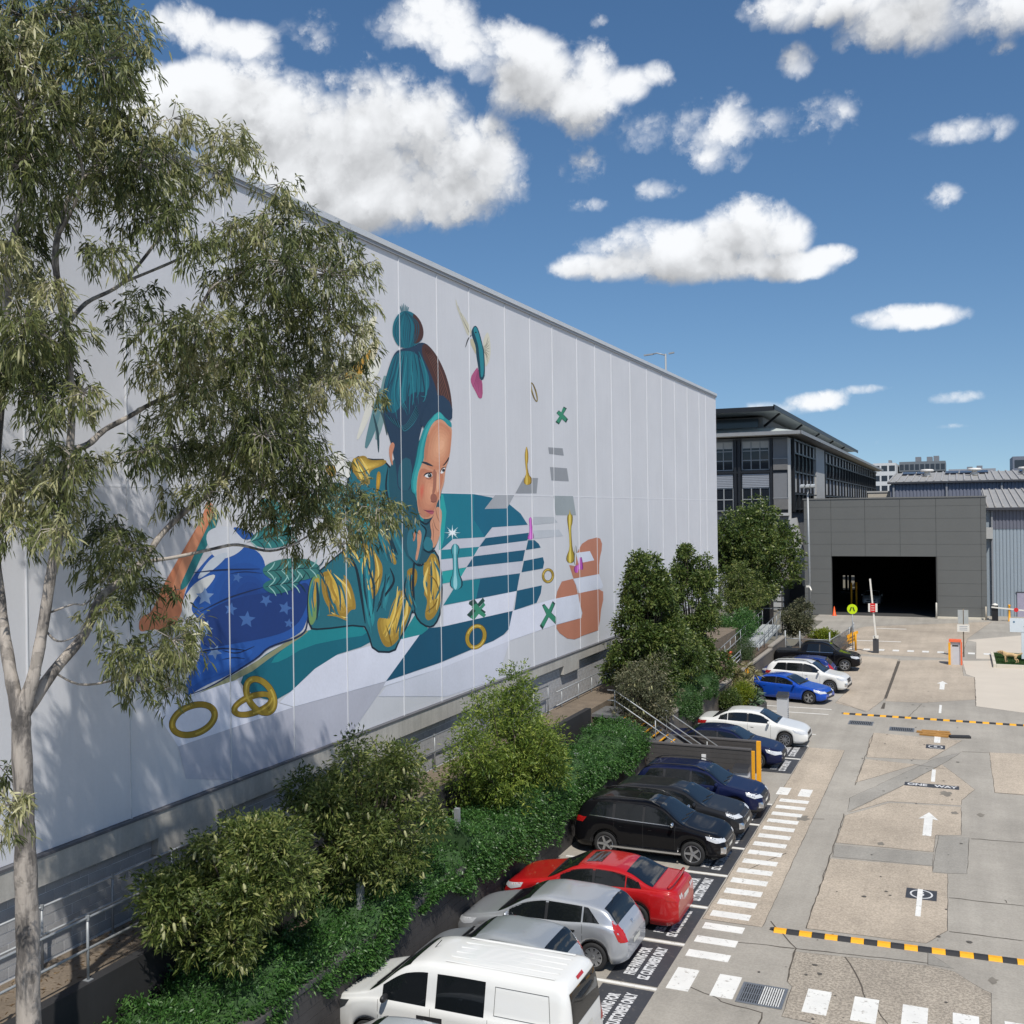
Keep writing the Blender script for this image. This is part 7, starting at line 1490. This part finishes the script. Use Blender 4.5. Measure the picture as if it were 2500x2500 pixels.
# dog: one skinned body
def skin_body(name, verts, edges, radii, m, loc, rz, parent=None, sub=2):
    me = bpy.data.meshes.new(name); me.from_pydata(verts, edges, []); o = bpy.data.objects.new(name, me); COL.objects.link(o)
    sk = o.modifiers.new('skin', 'SKIN'); sk.use_smooth_shade = True; sk.branch_smoothing = .4
    o.modifiers.new('sub', 'SUBSURF').levels = sub
    for v, r_ in zip(me.skin_vertices[0].data, radii): v.radius = (r_, r_)
    me.skin_vertices[0].data[0].use_root = True
    bpy.context.view_layer.update(); nm = bpy.data.meshes.new_from_object(o.evaluated_get(bpy.context.evaluated_depsgraph_get())); bpy.data.objects.remove(o)
    nm.materials.clear(); x = link(name, nm, m, parent); x.location = loc; x.rotation_euler = (0, 0, rz); return x
dv = [(0, 0, .52), (.25, 0, .53), (.42, 0, .62), (.55, 0, .70), (.68, 0, .68), (.78, 0, .64), (-.28, 0, .50), (-.45, 0, .52), (-.60, 0, .56), (-.72, 0, .68),
      (.27, .09, .40), (.29, .09, .22), (.25, .09, .05), (.31, .09, .02), (.27, -.09, .40), (.22, -.09, .22), (.18, -.09, .05), (.24, -.09, .02),
      (-.33, .10, .38), (-.26, .10, .26), (-.38, .10, .16), (-.38, .10, .03), (-.31, .10, .02), (-.33, -.10, .38), (-.30, -.10, .26), (-.46, -.10, .17), (-.47, -.10, .03), (-.40, -.10, .02), (.52, .08, .74), (.50, .10, .62), (.52, -.08, .74), (.50, -.10, .62)]
de = [(0, 1), (1, 2), (2, 3), (3, 4), (4, 5), (0, 6), (6, 7), (7, 8), (8, 9), (1, 10), (10, 11), (11, 12), (12, 13), (1, 14), (14, 15), (15, 16), (16, 17), (6, 18), (18, 19), (19, 20), (20, 21), (21, 22), (6, 23), (23, 24), (24, 25), (25, 26), (26, 27), (3, 28), (28, 29), (3, 30), (30, 31)]
dr = [.14, .17, .12, .105, .075, .05, .13, .06, .06, .05, .075, .048, .036, .035, .075, .048, .036, .035, .095, .065, .042, .036, .035, .095, .065, .042, .036, .035, .035, .04, .035, .04]
dog = skin_body('dog', dv, de, dr, mat('dog_fur', (.52, .36, .18), .85, .12, 12), (2.95, 74.3, .19), math.radians(172))
tag(dog, 'golden dog standing on the lawn, facing left', 'dog')
MB().tube([(.44 + .02 * math.cos(a), .125 * math.sin(a), .63 + .125 * math.cos(a)) for a in np.linspace(0, 2 * PI, 13)], .014, 6).build('collar', M_dsteel, dog, True, local=True)
MB().lathe((.81, 0, .65), [(.01, -.02), (.025, 0), (.01, .02)], 8).build('nose', M_dsteel, dog, True, local=True)
# lamp posts
t = thing('light_pole', (-12.9, 100, 0), 'tall pale light pole with twin flood lamps in front of the dark grey building', 'light pole')
MB().tube([(-12.9, 100, 0), (-12.95, 100, 6), (-13.0, 100, 12.3)], [.14, .11, .085], 10).build('pole', M_galvl, t, True)
MB().box(-13.6, -12.3, 99.9, 100.1, 12.25, 12.35).build('cross_arm', M_galvl, t)
for x in (-13.45, -12.95, -12.5): MB().bar((x, 100.3, 12.55), (x, 99.4, 12.42), .34, .18).build('lamp_head', mat('lamp_head', (.5, .52, .52), .4), t)
MB().bar((-12.9, 99.8, 3.0), (-12.7, 99.3, 2.7), .12, .12).build('camera', M_boom, t); MB().bar((-13.2, 99.8, 3.05), (-12.9, 99.8, 3.05), .2, .16).build('bracket', M_boom, t)
t = thing('light_pole', (-19.8, 75, 0), 'thin street lamp standing behind the warehouse parapet', 'light pole')
MB().tube([(-19.8, 75, 0), (-19.85, 75, 22.0)], [.12, .07], 8).build('pole', M_galvl, t, True); MB().tube([(-19.85, 75, 21.9), (-20.5, 75, 22.1), (-20.9, 75, 22.05)], .05, 6).build('arm', M_galvl, t, True)
MB().bar((-20.8, 75, 22.05), (-21.5, 75, 22.0), .22, .1).build('lamp_head', M_galvl, t); MB().bar((-19.6, 75, 22.0), (-19.2, 75, 22.05), .2, .1).build('lamp_head', M_galvl, t)
o = MB().lathe((-12.6, 61.5, 1.25), [(.16, 0), (.14, .05), (.13, .6), (.15, .66), (.06, .7)], 10).build('orange_drum', mat('drum_orange', lin(215, 100, 70), .6), None, True, (-12.6, 61.5, 1.25)); tag(o, 'small orange plastic drum at the foot of the steel ramp', 'drum')
